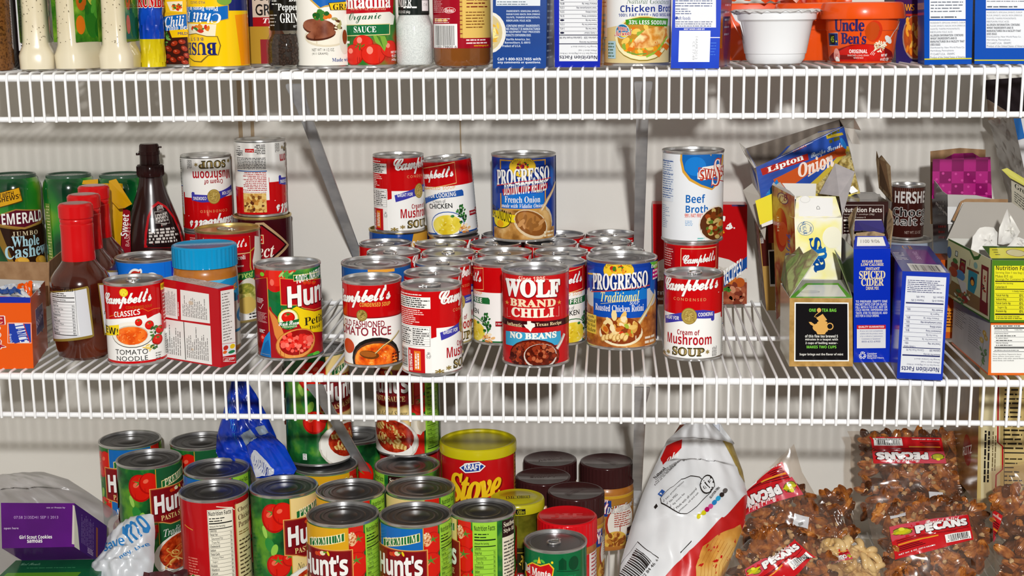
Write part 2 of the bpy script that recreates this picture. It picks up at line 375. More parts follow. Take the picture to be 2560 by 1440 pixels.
# ------------------------------------------------------------------ the closet: walls, floor, ceiling
def wall_mat():
    m = bpy.data.materials.new('painted_wall'); m.use_nodes = True; n = m.node_tree; b = n.nodes['Principled BSDF']; b.inputs['Roughness'].default_value = .6
    tcn = n.nodes.new('ShaderNodeTexCoord'); no = n.nodes.new('ShaderNodeTexNoise'); no.inputs['Scale'].default_value = 5; no.inputs['Detail'].default_value = 6
    r = n.nodes.new('ShaderNodeValToRGB'); r.color_ramp.elements[0].color = lin('#d6d2ca'); r.color_ramp.elements[1].color = lin('#e0ddd6'); r.color_ramp.elements[0].position = .3
    n.links.new(tcn.outputs['Object'], no.inputs['Vector']); n.links.new(no.outputs['Fac'], r.inputs[0]); col = r.outputs[0]
    sp = n.nodes.new('ShaderNodeSeparateXYZ'); n.links.new(tcn.outputs['Object'], sp.inputs[0])
    wob = n.nodes.new('ShaderNodeTexNoise'); wob.inputs['Scale'].default_value = 9; n.links.new(tcn.outputs['Object'], wob.inputs['Vector'])
    for x0, zlo, hw in ((-.497, .16, .0028), (-.481, .13, .0024), (-.20, .02, .001)):          # old brown drips that ran down the paint
        a = n.nodes.new('ShaderNodeMath'); a.operation = 'MULTIPLY_ADD'; n.links.new(wob.outputs['Fac'], a.inputs[0]); a.inputs[1].default_value = .006; n.links.new(sp.outputs['X'], a.inputs[2])
        c = n.nodes.new('ShaderNodeMath'); c.operation = 'COMPARE'; n.links.new(a.outputs[0], c.inputs[0]); c.inputs[1].default_value = x0 + .003; c.inputs[2].default_value = hw
        g = n.nodes.new('ShaderNodeMath'); g.operation = 'GREATER_THAN'; n.links.new(sp.outputs['Z'], g.inputs[0]); g.inputs[1].default_value = zlo
        k = n.nodes.new('ShaderNodeMath'); k.operation = 'MULTIPLY'; n.links.new(c.outputs[0], k.inputs[0]); n.links.new(g.outputs[0], k.inputs[1])
        k2 = n.nodes.new('ShaderNodeMath'); k2.operation = 'MULTIPLY'; n.links.new(k.outputs[0], k2.inputs[0]); k2.inputs[1].default_value = .75
        mx = n.nodes.new('ShaderNodeMix'); mx.data_type = 'RGBA'; n.links.new(k2.outputs[0], mx.inputs[0]); n.links.new(col, mx.inputs[6]); mx.inputs[7].default_value = lin('#a07e45'); col = mx.outputs[2]
    n.links.new(col, b.inputs['Base Color'])
    n2 = n.nodes.new('ShaderNodeTexNoise'); n2.inputs['Scale'].default_value = 160; bu = n.nodes.new('ShaderNodeBump'); bu.inputs['Strength'].default_value = .12; bu.inputs['Distance'].default_value = .001
    n.links.new(tcn.outputs['Object'], n2.inputs['Vector']); n.links.new(n2.outputs['Fac'], bu.inputs['Height']); n.links.new(bu.outputs[0], b.inputs['Normal']); return m
WALLM = wall_mat(); FLOORM = F('floor_vinyl', ['#8f8474', '#a39886'], 12, .5); CEILM = F('ceiling_paint', ['#d9d6d0', '#e2dfda'], 20, .8)
for nm, a, b, m in (('wall_back', (-1000, 412, -1100), (565, 440, 1300), WALLM), ('wall_right', (545, -900, -1100), (570, 412, 1300), WALLM), ('wall_left', (-1020, -900, -1100), (-995, 412, 1300), WALLM),
                    ('floor', (-1020, -2600, -1120), (570, 440, -1100), FLOORM), ('ceiling', (-1020, -900, 1300), (570, 440, 1320), CEILM)):
    mb = MB(); mb.box(a, b, m); struct(mb.build(nm, smooth=False))

# ------------------------------------------------------------------ wire shelves
S1, S2, S3 = 326.4, 0., -326.4
DECK = 6.9                                   # height of the deck above a shelf's rail line
PITCH = 12.7
def wire_mesh():
    mb = MB(); pts = [(0, 409, 5.3), (0, 300, 5.3), (0, 200, 5.2), (0, 100, 5.3), (0, 1, 5.3), (0, -2.6, 4.7), (0, -4.9, 2.7), (0, -5.5, -.5), (0, -5.2, -20), (0, -4.7, -38), (0, -4.4, -46.6)]
    mb.tube(pts, 1.45, WIRE, 8); o = mb.build('deck_wire'); me = o.data; bpy.data.objects.remove(o); return me
WIREME = wire_mesh()
def shelf(z, x0, label):
    t = thing('wire_shelf', label, 'shelf', (0, 0, z), group='white wire shelves on the back wall')
    xa, xb = -735, 538
    for nm, y, zz, r in (('front_rail', 0, 0, 4.0), ('lip_rail', 0, -43.7, 3.05), ('middle_rail', 200, 1.2, 2.9), ('back_rail', 406, 1.0, 3.0)):
        mb = MB(); mb.tube([(xa, y, zz), (xb, y, zz)], r, WIRE, 14); mb.build(nm, t)
    k = math.ceil((xa + 2 - x0) / PITCH); n = 0
    while x0 + k * PITCH < xb - 2:
        o = link(WIREME, 'deck_wire', t); o.location = ((x0 + k * PITCH) * MM, 0, 0); k += 1; n += 1
    return t
shelf(S1, -651.09, 'uppermost white wire shelf in view, holding bottles, cans and blue boxes')
shelf(S2, -673.35, 'middle white wire shelf crowded with soup cans and open tea boxes')
shelf(S3, -660.5, 'lowest white wire shelf in view, holding pasta sauce cans and pecan bags')

STEEL = F('galvanised_strip', ['#b4b5b8', '#c6c7c8', '#d4d4d4'], 35, .42, metal=.3, detail=2)
def bracket(x, z, xw, label):
    t = thing('shelf_bracket', label, 'shelf bracket', (x, 0, z), group='steel braces under the wire shelves')
    mb = MB(); dx = xw - x
    A = Vector((0, 6, -9)); B = Vector((dx, 403, -262)); C = Vector((dx, 409, -286)); w_ = 6.6
    def sec(p, tilt=0, ww=w_): return [p + Vector((-ww, 0, -2.2)), p + Vector((-ww, 0, 0)), p + Vector((-ww + 1.6, 0, .9)), p + Vector((ww - 1.6, 0, .9)), p + Vector((ww, 0, 0)), p + Vector((ww, 0, -2.2))]
    st = [sec(A, ww=9.5), sec(A + (B - A) * .05, ww=8), sec(A + (B - A) * .1), sec(A + (B - A) * .5), sec(B), sec(C, ww=8)]
    vs = [v for s_ in st for v in s_]; n = 6; fs = [[i * n + k, i * n + k + 1, (i + 1) * n + k + 1, (i + 1) * n + k] for i in range(len(st) - 1) for k in range(n - 1)]
    mb.add(vs, fs, STEEL); mb.add([v + Vector((0, .5, -1.2)) for v in vs], [f[::-1] for f in fs], STEEL); mb.build('brace_strip', t)
    mb = MB(); mb.lathe([(0, 0), (3.4, .4), (4, 1.6), (4, 2)], STEEL, 14); sc = mb.build('screw', t); sc.rotation_euler = (math.pi / 2, 0, 0); sc.location = Vector((dx, 408, -278)) * MM
    for s_ in (-1, 1):
        mb = MB(); mb.box((s_ * 6.35 - 5.3, -5.2, -3.3), (s_ * 6.35 + 5.3, 3, 5.2), WIRE, 1.4); mb.build('rail_clip', t)
bracket(-332, S1, -341, 'slanting steel brace under the upper shelf, behind the cans left of middle')
bracket(34, S1, 38, 'steel brace under the upper shelf, seen end on left of the beef broth can')
bracket(-322, S2, -327, 'slanting steel brace under the middle shelf, in front of the stacked pasta sauce can')
bracket(34, S2, 38, 'steel brace under the middle shelf, seen end on above the peanut butter jars')
# ------------------------------------------------------------------ cans
_CM = {}
_ART = {}
RC = 32.4
def can_body(R, H, metal=TIN, lid='ring'):
    k = ('b', R, H, metal.name)
    if k not in _CM:
        mb = MB()
        mb.lathe([(R - 3.6, 3), (R - 2.6, .5), (R - .4, 0), (R + .7, .5), (R + .8, 2.3), (R - .1, 3.3), (R - .1, H - 3.4), (R + .8, H - 2.7), (R + .9, H - .6), (R + .2, H), (R - .9, H), (R - 1.6, H - .6), (R - 1.9, H - 3.2)], metal, 56, cap=False)
        o = mb.build('body'); _CM[k] = o.data; bpy.data.objects.remove(o)
    return _CM[k]
def can_lid(R, H, metal=TIND, pull=False):
    k = ('l', R, H, metal.name, pull)
    if k not in _CM:
        mb = MB(); q = R - 1.9
        if pull: pr = [(q, 3.2), (q - .8, 4.2), (q - 2, 3.9), (q - 3, 3.1), (q - 5, 3.0), (q - 5.4, 3.3), (q * .72, 3.2), (q * .7, 3.8), (q * .4, 3.7), (0, 3.6)]
        else: pr = [(q, 3.2), (q - 1, 4.4), (q - 2.4, 4.3), (q - 3.4, 3.2), (q * .8, 3.0), (q * .78, 3.7), (q * .7, 3.8), (q * .68, 3.1), (q * .55, 3.0), (q * .53, 3.6), (q * .45, 3.6), (q * .43, 3.0), (0, 2.9)]
        mb.lathe([(r, H - d) for r, d in pr], metal, 56); o = mb.build('lid', angle=60); _CM[k] = o.data; bpy.data.objects.remove(o)
    return _CM[k]
def tab_mesh():
    if 't' not in _CM:
        mb = MB(); pts = []
        for i in range(16): a = 2 * math.pi * i / 16; pts.append((7.2 * math.cos(a), 4 + 9 * math.sin(a) * (1 if math.sin(a) > 0 else .8), 1.4 + .5 * math.sin(a)))
        mb.tube(pts, 1.15, TIN, 6, closed=True); mb.box((-5.2, -4, .4), (5.2, 3, 1.6), TIN, .5); mb.box((-3, -11, .2), (3, -3, .9), TIN, .3); mb.lathe([(2.2, .3), (2.2, 2.1), (1.2, 2.6), (0, 2.6)], TIN, 12, c=(0, -6))
        o = mb.build('pull_tab'); _CM['t'] = o.data; bpy.data.objects.remove(o)
    return _CM['t']
DH = dict(mush=101, ffchick=101, chick=101, oldf=101, tomn=101, red=101, wolf=111, rotini=113, onion=113, petite=111, beef=134, blueo=101, delm=101)      # heights the artwork was drawn for
def label_mesh(key, R, H, art, y0=3.5, y1=None, mat=None):
    k = ('L', key, H); q = H / DH.get(key, H)
    if k not in _CM:
        y1 = H - 3.6 if y1 is None else y1; mb = MB(); base = mat or WHT; Rl = R + .03
        n = 96; vs = []; fs = []
        for zz in (y0, y1):
            for i in range(n): a = 2 * math.pi * i / n; vs.append((Rl * math.sin(a), -Rl * math.cos(a), zz))
        mb.add(vs, [[i, (i + 1) % n, n + (i + 1) % n, n + i] for i in range(n)], base)
        g = on_cyl(R + .13)
        if art: art.emit(mb, lambda x, y, o: g(x, y * q, o), clip=(-math.pi * R, y0 / q, math.pi * R, y1 / q), dx=2.6)
        o = mb.build('label', angle=60); _CM[k] = o.data; bpy.data.objects.remove(o)
    return _CM[k]
def can(name, label, x, y, z, R, H, key, art, turn=0., flip=False, metal=TIN, lidm=None, pull=False, group=None, tilt=None, cat='can', mat=None):
    rz = facing(x, y) + turn
    t = thing(name, label, cat, (x, y, z + (H if flip else 0)), rz, group, rot=(0, math.pi, rz) if flip else ((tilt[0], tilt[1], rz) if tilt else None))
    link(can_body(R, H, metal), 'body', t); link(can_lid(R, H, lidm or (metal if metal is GOLD else TIND), pull), 'lid', t)
    link(label_mesh(key, R, H, _ART.setdefault(key, art)() if ('L', key, H) not in _CM else None, mat=mat), 'label', t)
    if pull: p = link(tab_mesh(), 'pull_tab', t); p.location = (0, 3 * MM, (H - 3.6) * MM); p.rotation_euler = (0, 0, (hash_n(x, y) % 628) / 100)
    return t
def hash_n(x, y): return int(abs(x) * 7 + abs(y) * 13)

def side_panel(a, x0, x1, H=101, code='#c40a0f'):
    "back panel of a condensed soup label, in mm: white directions, red print, nutrition table, bar code and school coupon"
    a.mm(); w_ = x1 - x0; f = lambda t: 3.5 + (H - 7) * t
    a.rect(x0, f(0), x1, f(1), M('#f1efea')); a.rect(x0, f(.93), x1, f(1), M(code)); a.fine(x0 + 2, f(.945), x1 - 4, f(.97), WHT, 1)
    a.fine(x0 + 1, f(.8), x1 - 1, f(.925), BLK, 5, fill=.55); a.rect(x0, f(.58), x1, f(.79), M(code)); a.fine(x0 + 1.5, f(.59), x1 - 2, f(.78), M('#f6dcd4'), 8, fill=.5, ragged=.5)
    a.rect(x0 + 1, f(.33), x1 - 1, f(.565), BLK); a.rect(x0 + 1.3, f(.333), x1 - 1.3, f(.562), M('#f4f2ee')); a.fine(x0 + 2, f(.34), x0 + w_ * .48, f(.555), BLK, 8, fill=.5, ragged=.5); a.fine(x0 + w_ * .52, f(.34), x1 - 2, f(.555), BLK, 8, fill=.45, ragged=.35)
    for i in range(1, 8): a.rect(x0 + 1.3, f(.333 + .028 * i), x1 - 1.3, f(.3355 + .028 * i), M('#6d6a68'))
    a.bars(x0 + 1.5, f(.05), x0 + w_ * .32, f(.3), BLK, 20, vert=True)
    a.rect(x0 + w_ * .36, f(.0), x0 + w_ * .84, f(.3), M('#c4171b')); a.rect(x0 + w_ * .55, f(.03), x0 + w_ * .73, f(.27), M('#e8791c')); a.fine(x0 + w_ * .39, f(.02), x0 + w_ * .5, f(.28), WHT, 2, vert=True, fill=.65); a.fine(x0 + w_ * .57, f(.05), x0 + w_ * .7, f(.25), WHT, 2, vert=True, fill=.7)
    a.text('\u267B', x1 - w_ * .13, f(.18), x1 - .5, f(.26), BLK, 'n')
MUSHF = cylf(1734, 74, 706, 897, 20, RC, 3.5, 97.5)
def art_mushroom():
    a = Art(MUSHF); a.mm(); a.rect(-110, 55, 110, 98, RED); a.frame(MUSHF)
    pts = [(1640, 786), (1662, 786), (1685, 786), (1710, 784), (1740, 784), (1770, 786), (1790, 791), (1803, 795), (1812, 800)]
    a.poly([(1655, 796)] + [(1655, 700), (1812, 700), (1812, 789)] + [(1797, 792), (1775, 790), (1745, 786), (1720, 788), (1690, 795)], RED)
    a.mm(); a.rect(-44, 3, 40, 55.4, WHT); a.frame(MUSHF)
    a.text("Campbell's", 1664, 698, 1795, 746, WHT, 'sc', rise=.06, fat=.034, sp=.86, edge=M('#8b0a0c'), ew=.02); a.text('.', 1796, 731, 1798, 733, WHT)
    a.text('CONDENSED', 1685, 751, 1766, 758, M('#d9a26a'), 'n', sp=1.5, fat=.012)
    a.poly([(1664, 789), (1700, 786), (1712, 784), (1712, 806), (1700, 806), (1665, 808)], M('#3c3aa4')); a.poly([(1738, 780), (1760, 778), (1787, 779), (1787, 799), (1784, 803), (1779, 802), (1779, 797), (1738, 799)], M('#3c3aa4'))
    a.text('GREAT FOR', 1667, 792, 1699, 801, WHT, 'b', rise=.05); a.text('COOKING', 1747, 784, 1783, 793, WHT, 'b', rise=-.0)
    a.ring(1724, 794, 20, 20, M('#8e7430'), M('#b39a4c'), 1.5); a.ring(1724, 794, 14.5, 14.5, M('#937a38'), M('#ab9147'), 1); a.blobs(1724, 794, 12, 12, 26, [M('#7b652c'), M('#c5ad62')], 3, 3, .4)
    a.text('Cream of', 1695, 827, 1751, 840, M('#a01824'), 'b'); a.text('Mushroom', 1671, 838, 1781, 864, M('#b00f1e'), 'b')
    a.text('SOUP', 1684, 871, 1763, 891, M('#3b3216'), 's', fat=.05); a.text('SOUP', 1686, 873, 1761, 889, M('#a8925a'), 's', fat=.012)
    for u in (1653, 1663, 1674, 1771): a.text('*', u - 4, 874, u + 4, 884, M('#8f7838'), 's', fat=.03)
    a.fine(1782, 862, 1794, 886, M('#6b6764'), 4, vert=True)
    side_panel(a, -93, -49.8)
    # cooking ideas panel on the other side
    f = lambda t: 3.5 + 94 * t
    a.rect(41, f(0), 97, f(1), WHT); a.rect(41, f(.8), 97, f(1), RED); a.rect(45, f(.7), 76, f(.97), F('baked_pasta', ['#5a2712', '#c98b3a', '#e8c878'], 260, .4, 'cell')); a.rect(76, f(.62), 97, f(1), RED)
    a.fine(44, f(.4), 76, f(.67), M('#b02a30'), 11, fill=.5); a.rect(43, f(.385), 95, f(.4), M('#2a5aa8')); a.text('Beef & Mushroom Lasagna', 45, f(.675), 75, f(.695), M('#b02a30'), 'b')
    a.fine(44, f(.2), 92, f(.37), M('#3a3a3a'), 8, fill=.5, ragged=.1); a.rect(58, f(.08), 70, f(.13), RED); a.text("Campbell's", 59, f(.09), 69, f(.125), WHT, 'sc'); a.fine(44, f(.02), 58, f(.16), BLK, 6); a.fine(74, f(.1), 92, f(.18), BLK, 3)
    a.rect(86, f(.0), 97, f(.4), WHT); a.fine(78, f(.04), 84, f(.19), GREY, 5)
    return a
def art_oldfash():
    T = cylf(928, 73, 716, 908, 20, RC, 3.5, 97.5); a = Art(T); a.mm(); a.rect(-110, 3, 110, 98, WHT); a.rect(-110, 60, 110, 98, RED); a.rect(-110, 58.8, 110, 60.2, DRED); a.frame(T)
    a.text("Campbell's", 845, 722, 968, 768, WHT, 'sc', rise=.08, fat=.034, sp=.86, edge=M('#8b0a0c'), ew=.02); a.text('CONDENSED SOUP', 892, 757, 967, 767, M('#e8b04a'), 'bi')
    a.ring(896, 786, 13, 14, M('#77602a'), M('#a48b45'), 1.5); a.blobs(896, 786, 9, 9, 16, [M('#6a5524'), M('#c0a75c')], 3, 3, .4)
    a.text('OLD FASHIONED', 858, 800, 951, 815, M('#8e1f2e'), 'n', fat=.02, rise=-.01); a.text('TOMATO RICE', 845, 816, 967, 836, M('#8e1f2e'), 'n', fat=.02)
    a.ell(930, 893, 66, 52, M('#1c1b17')); a.ell(930, 896, 61, 46, M('#55352a')); a.ell(930, 898, 58, 43, F('tomato_rice_soup', ['#c33a0c', '#f06a12', '#f9a03a'], 130, .3))
    a.blobs(930, 900, 50, 32, 40, [M('#f7c06a'), M('#e8501a')], 3, 4, .4); a.ell(911, 882, 24, 10, M('#6b3a16'), rot=8); a.ell(908, 880, 20, 7, M('#a35a20'), rot=8)
    a.line([(925, 880), (945, 862), (968, 848), (988, 825)], 4, M('#8a6a34')); a.line([(926, 879), (946, 861), (969, 846), (989, 823)], 1.6, M('#e6d9a0'))
    a.ell(864, 855, 10, 18, M('#c8471c')); a.fine(968, 878, 990, 902, M('#4a1a10'), 4)
    side_panel(a, 52, 96); a.text('\u2022', 962, 744, 966, 748, WHT, 'n')
    return a
def art_tomnoodle():
    T = cylf(326, 74, 712, 908, 19, RC, 3.5, 97.5); a = Art(T); a.mm(); a.rect(-110, 3, 110, 98, WHT); a.rect(-110, 63, 110, 98, RED); a.rect(-110, 3, 110, 6.5, RED); a.frame(T)
    a.poly([(253, 700), (253, 786), (290, 790), (330, 788), (352, 785), (355, 795), (372, 786), (386, 780), (391, 786), (391, 702)], RED)
    a.line([(262, 782), (300, 774), (345, 769), (358, 776), (372, 770), (388, 768)], 1.2, M('#e8862a'))
    a.text("Campbell's", 256, 724, 368, 766, WHT, 'sc', rise=.06, fat=.034, sp=.86, edge=M('#8b0a0c'), ew=.02); a.text('CONDENSED SOUP', 304, 761, 368, 768, M('#b8621e'), 'n')
    a.ell(301, 726, 10.5, 10.5, M('#e3c41a')); a.ell(301, 726, 8, 8, M('#f0dc3a')); a.blobs(301, 726, 6, 6, 8, [M('#b89a14')], 2, 3, .4)
    a.text('CLASSICS', 275, 772, 338, 786, WHT, 'b', rise=.12)
    a.ell(315, 834, 57, 33, M('#4b4a44')); a.ell(315, 833, 56, 32, M('#efe9dc')); a.ell(313, 835, 42, 25, M('#c9c2ae')); a.ell(313, 836, 40, 23, F('tomato_soup', ['#d84a0e', '#ee6418', '#f5832c'], 90, .3))
    a.blobs(313, 837, 34, 18, 26, [M('#f79a4a'), M('#cf4310')], 4, 8, .25)
    a.poly([(246, 802), (285, 805), (284, 831), (248, 826)], YEL); a.text('NEW!', 243, 807, 282, 825, BLK, 'b', rise=-.05)
    for u, v, r in ((333, 803, 9), (359, 811, 11), (385, 822, 10), (377, 848, 13)): a.tomato(u, v, r, 1.05)
    a.blobs(372, 838, 14, 26, 22, [M('#2f5a26'), M('#4a7a36')], 5, 6, .5); a.tomato(377, 848, 12, 1); a.blobs(353, 868, 13, 7, 18, [M('#e9c65a'), M('#f4e08a')], 5, 2, .3); a.blobs(366, 866, 8, 6, 10, [M('#35602a')], 4, 2, .5)
    a.text('TOMATO', 274, 871, 351, 884, M('#2b2a28'), 'n', fat=.012, sp=1.05); a.text('NOODLE', 276, 888, 350, 900, M('#2b2a28'), 'n', fat=.012, sp=1.05); a.fine(369, 880, 384, 902, M('#8b8986'), 4)
    a.mm(); a.rect(34, 62, 56, 98, M('#b5161a')); a.rect(32, 40, 60, 64, M('#c4131a')); a.rect(34, 88, 50, 96, YEL); a.text('BONUS', 36, 90, 48, 94, BLK); a.fine(37, 46, 54, 86, M('#f2d8d0'), 9, fill=.35, ragged=.6)
    a.fine(38, 9, 56, 34, M('#6b6966'), 9, fill=.45); side_panel(a, 62, 100); a.ell(310, 700, 1, 1, RED); return a
def art_creamchicken(fatfree=False):
    T = cylf(1135, 64, 395, 560, 15, RC, 3.5, 97.5); a = Art(T); a.mm(); a.rect(-110, 3, 110, 98, WHT); a.rect(-40, 66, 44, 98, RED); a.rect(-110, 3, 110, 5.5, GRN if fatfree else M('#1f4f9a'))
    a.frame(T); a.box(1068, 397, 1156, 444, 2, M('#e8c07a')); a.text("Campbell's", 1066, 407, 1150, 438, WHT, 'sc', rise=.05, fat=.034, sp=.86, edge=M('#8b0a0c'), ew=.02)
    a.text('CONDENSED SOUP', 1066, 449, 1152, 456, M('#e8a03a'), 'n', sp=1.2)
    rb = GRN if fatfree else M('#1f55a8')
    a.poly([(1062, 466), (1110, 463), (1168, 459), (1171, 463), (1171, 473), (1164, 474), (1110, 475), (1062, 480)], rb); a.text('98% FAT FREE' if fatfree else 'GREAT FOR COOKING', 1066, 464, 1152, 474, WHT, 'b', rise=.03)
    a.text('Cream of', 1092, 478, 1124, 486, M('#4a4a48'), 'n'); a.text('CHICKEN', 1082, 488, 1140, 499, M('#1e1e1c'), 'n', fat=.02)
    a.ell(1122, 537, 45, 30, rb); a.ell(1122, 537, 43, 28, M('#f2f0ea')); a.ell(1121, 538, 38, 23, F('cream_soup', ['#d8b81e', '#e6cf3a', '#f0de62'], 60, .3)); a.blobs(1121, 538, 30, 16, 12, [M('#eede7a'), M('#cba918')], 4, 9, .5)
    a.blobs(1160, 515, 13, 22, 34, [M('#24622a'), M('#3f8a3a'), M('#1b4a20')], 4, 6, .6); a.blobs(1166, 548, 14, 10, 16, [M('#e8b87a'), M('#f4e2c0'), M('#c9803a')], 5, 6, .6); a.ell(1138, 519, 5, 3, M('#2f7a34'))
    a.rect(1181, 505, 1199, 516, M('#a31520')); a.text('4 More Recipes', 1182, 508, 1199, 513, WHT)
    a.mm(); a.rect(44, 6, 80, 96, M('#e9ead0') if fatfree else M('#dfe6ee')); a.rect(42, 88, 60, 94, GRN if fatfree else NAVY); a.text('Cheesy' if fatfree else 'Chicken', 43, 89, 58, 93, WHT, 'n'); a.fine(45, 34, 72, 86, M('#b59a3a') if fatfree else M('#4a6a8a'), 13, fill=.4, ragged=.5)
    a.rect(40, 27, 66, 33, M('#a31520')); a.text('4 More Recipes', 41, 28, 65, 32, WHT); a.fine(42, 10, 60, 25, GREY, 5); a.rect(44, 5, 60, 9, RED); a.text("Campbell's", 45, 5.6, 59, 8.4, WHT, 'sc'); a.rect(66, 6, 104, 96, M('#efeee8')); a.fine(68, 10, 100, 90, GREY, 16)
    a.ring(37, 90, 3, 3, M('#d84a3a'), RED, .5); a.rect(-96, 3, -42, 98, WHT); a.fine(-92, 8, -46, 90, GREY, 18); return a
def art_select():
    T = cylf(657, 74, 541, 735, 18, 38, 3.5, 120); a = Art(T); a.mm(); a.rect(-135, 3, 135, 122, M('#3a0a10')); a.frame(T)
    a.poly([(560, 603), (640, 545), (660, 545), (722, 592), (640, 650), (600, 650)], M('#b89a72')); a.poly([(566, 603), (642, 550), (656, 550), (716, 592), (640, 646), (604, 640)], M('#2a070b')); a.poly([(570, 603), (643, 553), (654, 553), (711, 592), (640, 642), (607, 636)], M('#8e0d18'))
    a.rect(608, 571, 658, 591, M('#e8c890')); a.rect(610, 573, 656, 589, RED); a.text("Campbell's", 612, 575, 654, 587, WHT, 'sc', fat=.02); a.text('Select', 600, 592, 684, 622, M('#f2e6d8'), 'si'); a.text('Soup', 648, 624, 662, 631, M('#e0b8a0'), 'si'); return a
def art_broccoli():
    T = cylf(567, 80, 583, 806, 20, 41, 3.5, 114); a = Art(T); a.mm(); a.rect(-135, 3, 135, 116, WHT); a.rect(-70, 50, 52, 116, M('#a5121b')); a.frame(T)
    a.box(508, 587, 620, 628, 2.2, M('#e8c88a')); a.rect(509, 589, 618, 626, RED); a.text("Campbell's", 520, 596, 612, 624, WHT, 'sc', fat=.022)
    a.line([(633, 612), (620, 625), (618, 665), (626, 705), (630, 720)], 4, M('#c9a03a')); a.poly([(632, 585), (652, 585), (652, 720), (640, 712), (628, 700), (624, 650), (630, 620)], M('#ece6da'))
    a.text('Broccoli', 560, 636, 607, 648, WHT, 's'); a.text('Cheese', 580, 660, 602, 666, WHT, 's'); a.poly([(560, 684), (592, 680), (628, 672), (630, 692), (594, 700), (560, 700)], GRN); a.text('Harvest', 556, 678, 624, 696, M('#c8e87a'), 'si')
    a.ell(612, 742, 30, 48, M('#dcd6c6')); a.ell(610, 748, 27, 38, F('broccoli_cheese', ['#c9bb52', '#dcd07a', '#8f9440'], 120, .3)); a.ell(604, 722, 22, 14, F('broccoli_bits', ['#6b7a2a', '#b8b04a'], 300, .4)); a.ell(606, 765, 24, 22, M('#d6b75e')); a.fine(610, 784, 634, 804, M('#3a3a38'), 3); return a
def art_blueo():
    T = cylf(352, 79, 656, 790, 17, 41.5, 3.5, 97); a = Art(T); a.mm(); a.rect(-135, 3, 135, 98, M('#0f5cc8')); a.rect(20, 3, 135, 98, M('#2330b8')); a.rect(-60, 60, 30, 98, M('#1673dc')); a.frame(T)
    a.text('C', 303, 666, 336, 716, WHT, 'si', fat=.06); a.text('C', 305, 668, 334, 714, M('#c22b1e'), 'si', fat=.02); a.text('O', 338, 676, 378, 730, WHT, 'b', fat=.07); a.text('O', 341, 680, 375, 727, M('#c22b1e'), 'b', fat=.02)
    a.poly([(418, 700), (432, 680), (432, 730), (410, 728)], GRN); return a
def hunts_logo(a, u0, v0, u1, v1, full=True):
    "maroon panel edged orange, white name, cream PASTA SAUCE below, little vegetables above"
    H = v1 - v0; W = u1 - u0
    def P(e): return [(u0 - e, v0 - e), (u1 + e, v0 - e), (u1 + e, v1 - H * .12 + e), (u1 - W * .1, v1 - H * .1 + e), (u1 - W * .3, v1 + e), (u0 + W * .35, v1 + H * .0 + e), (u0 + W * .12, v1 - H * .08 + e), (u0 - e, v1 - H * .1 + e)]
    a.poly(P(H * .035), M('#d98a3c')); a.poly(P(H * .02), M('#a8402a')); a.poly(P(0), M('#86121a'))
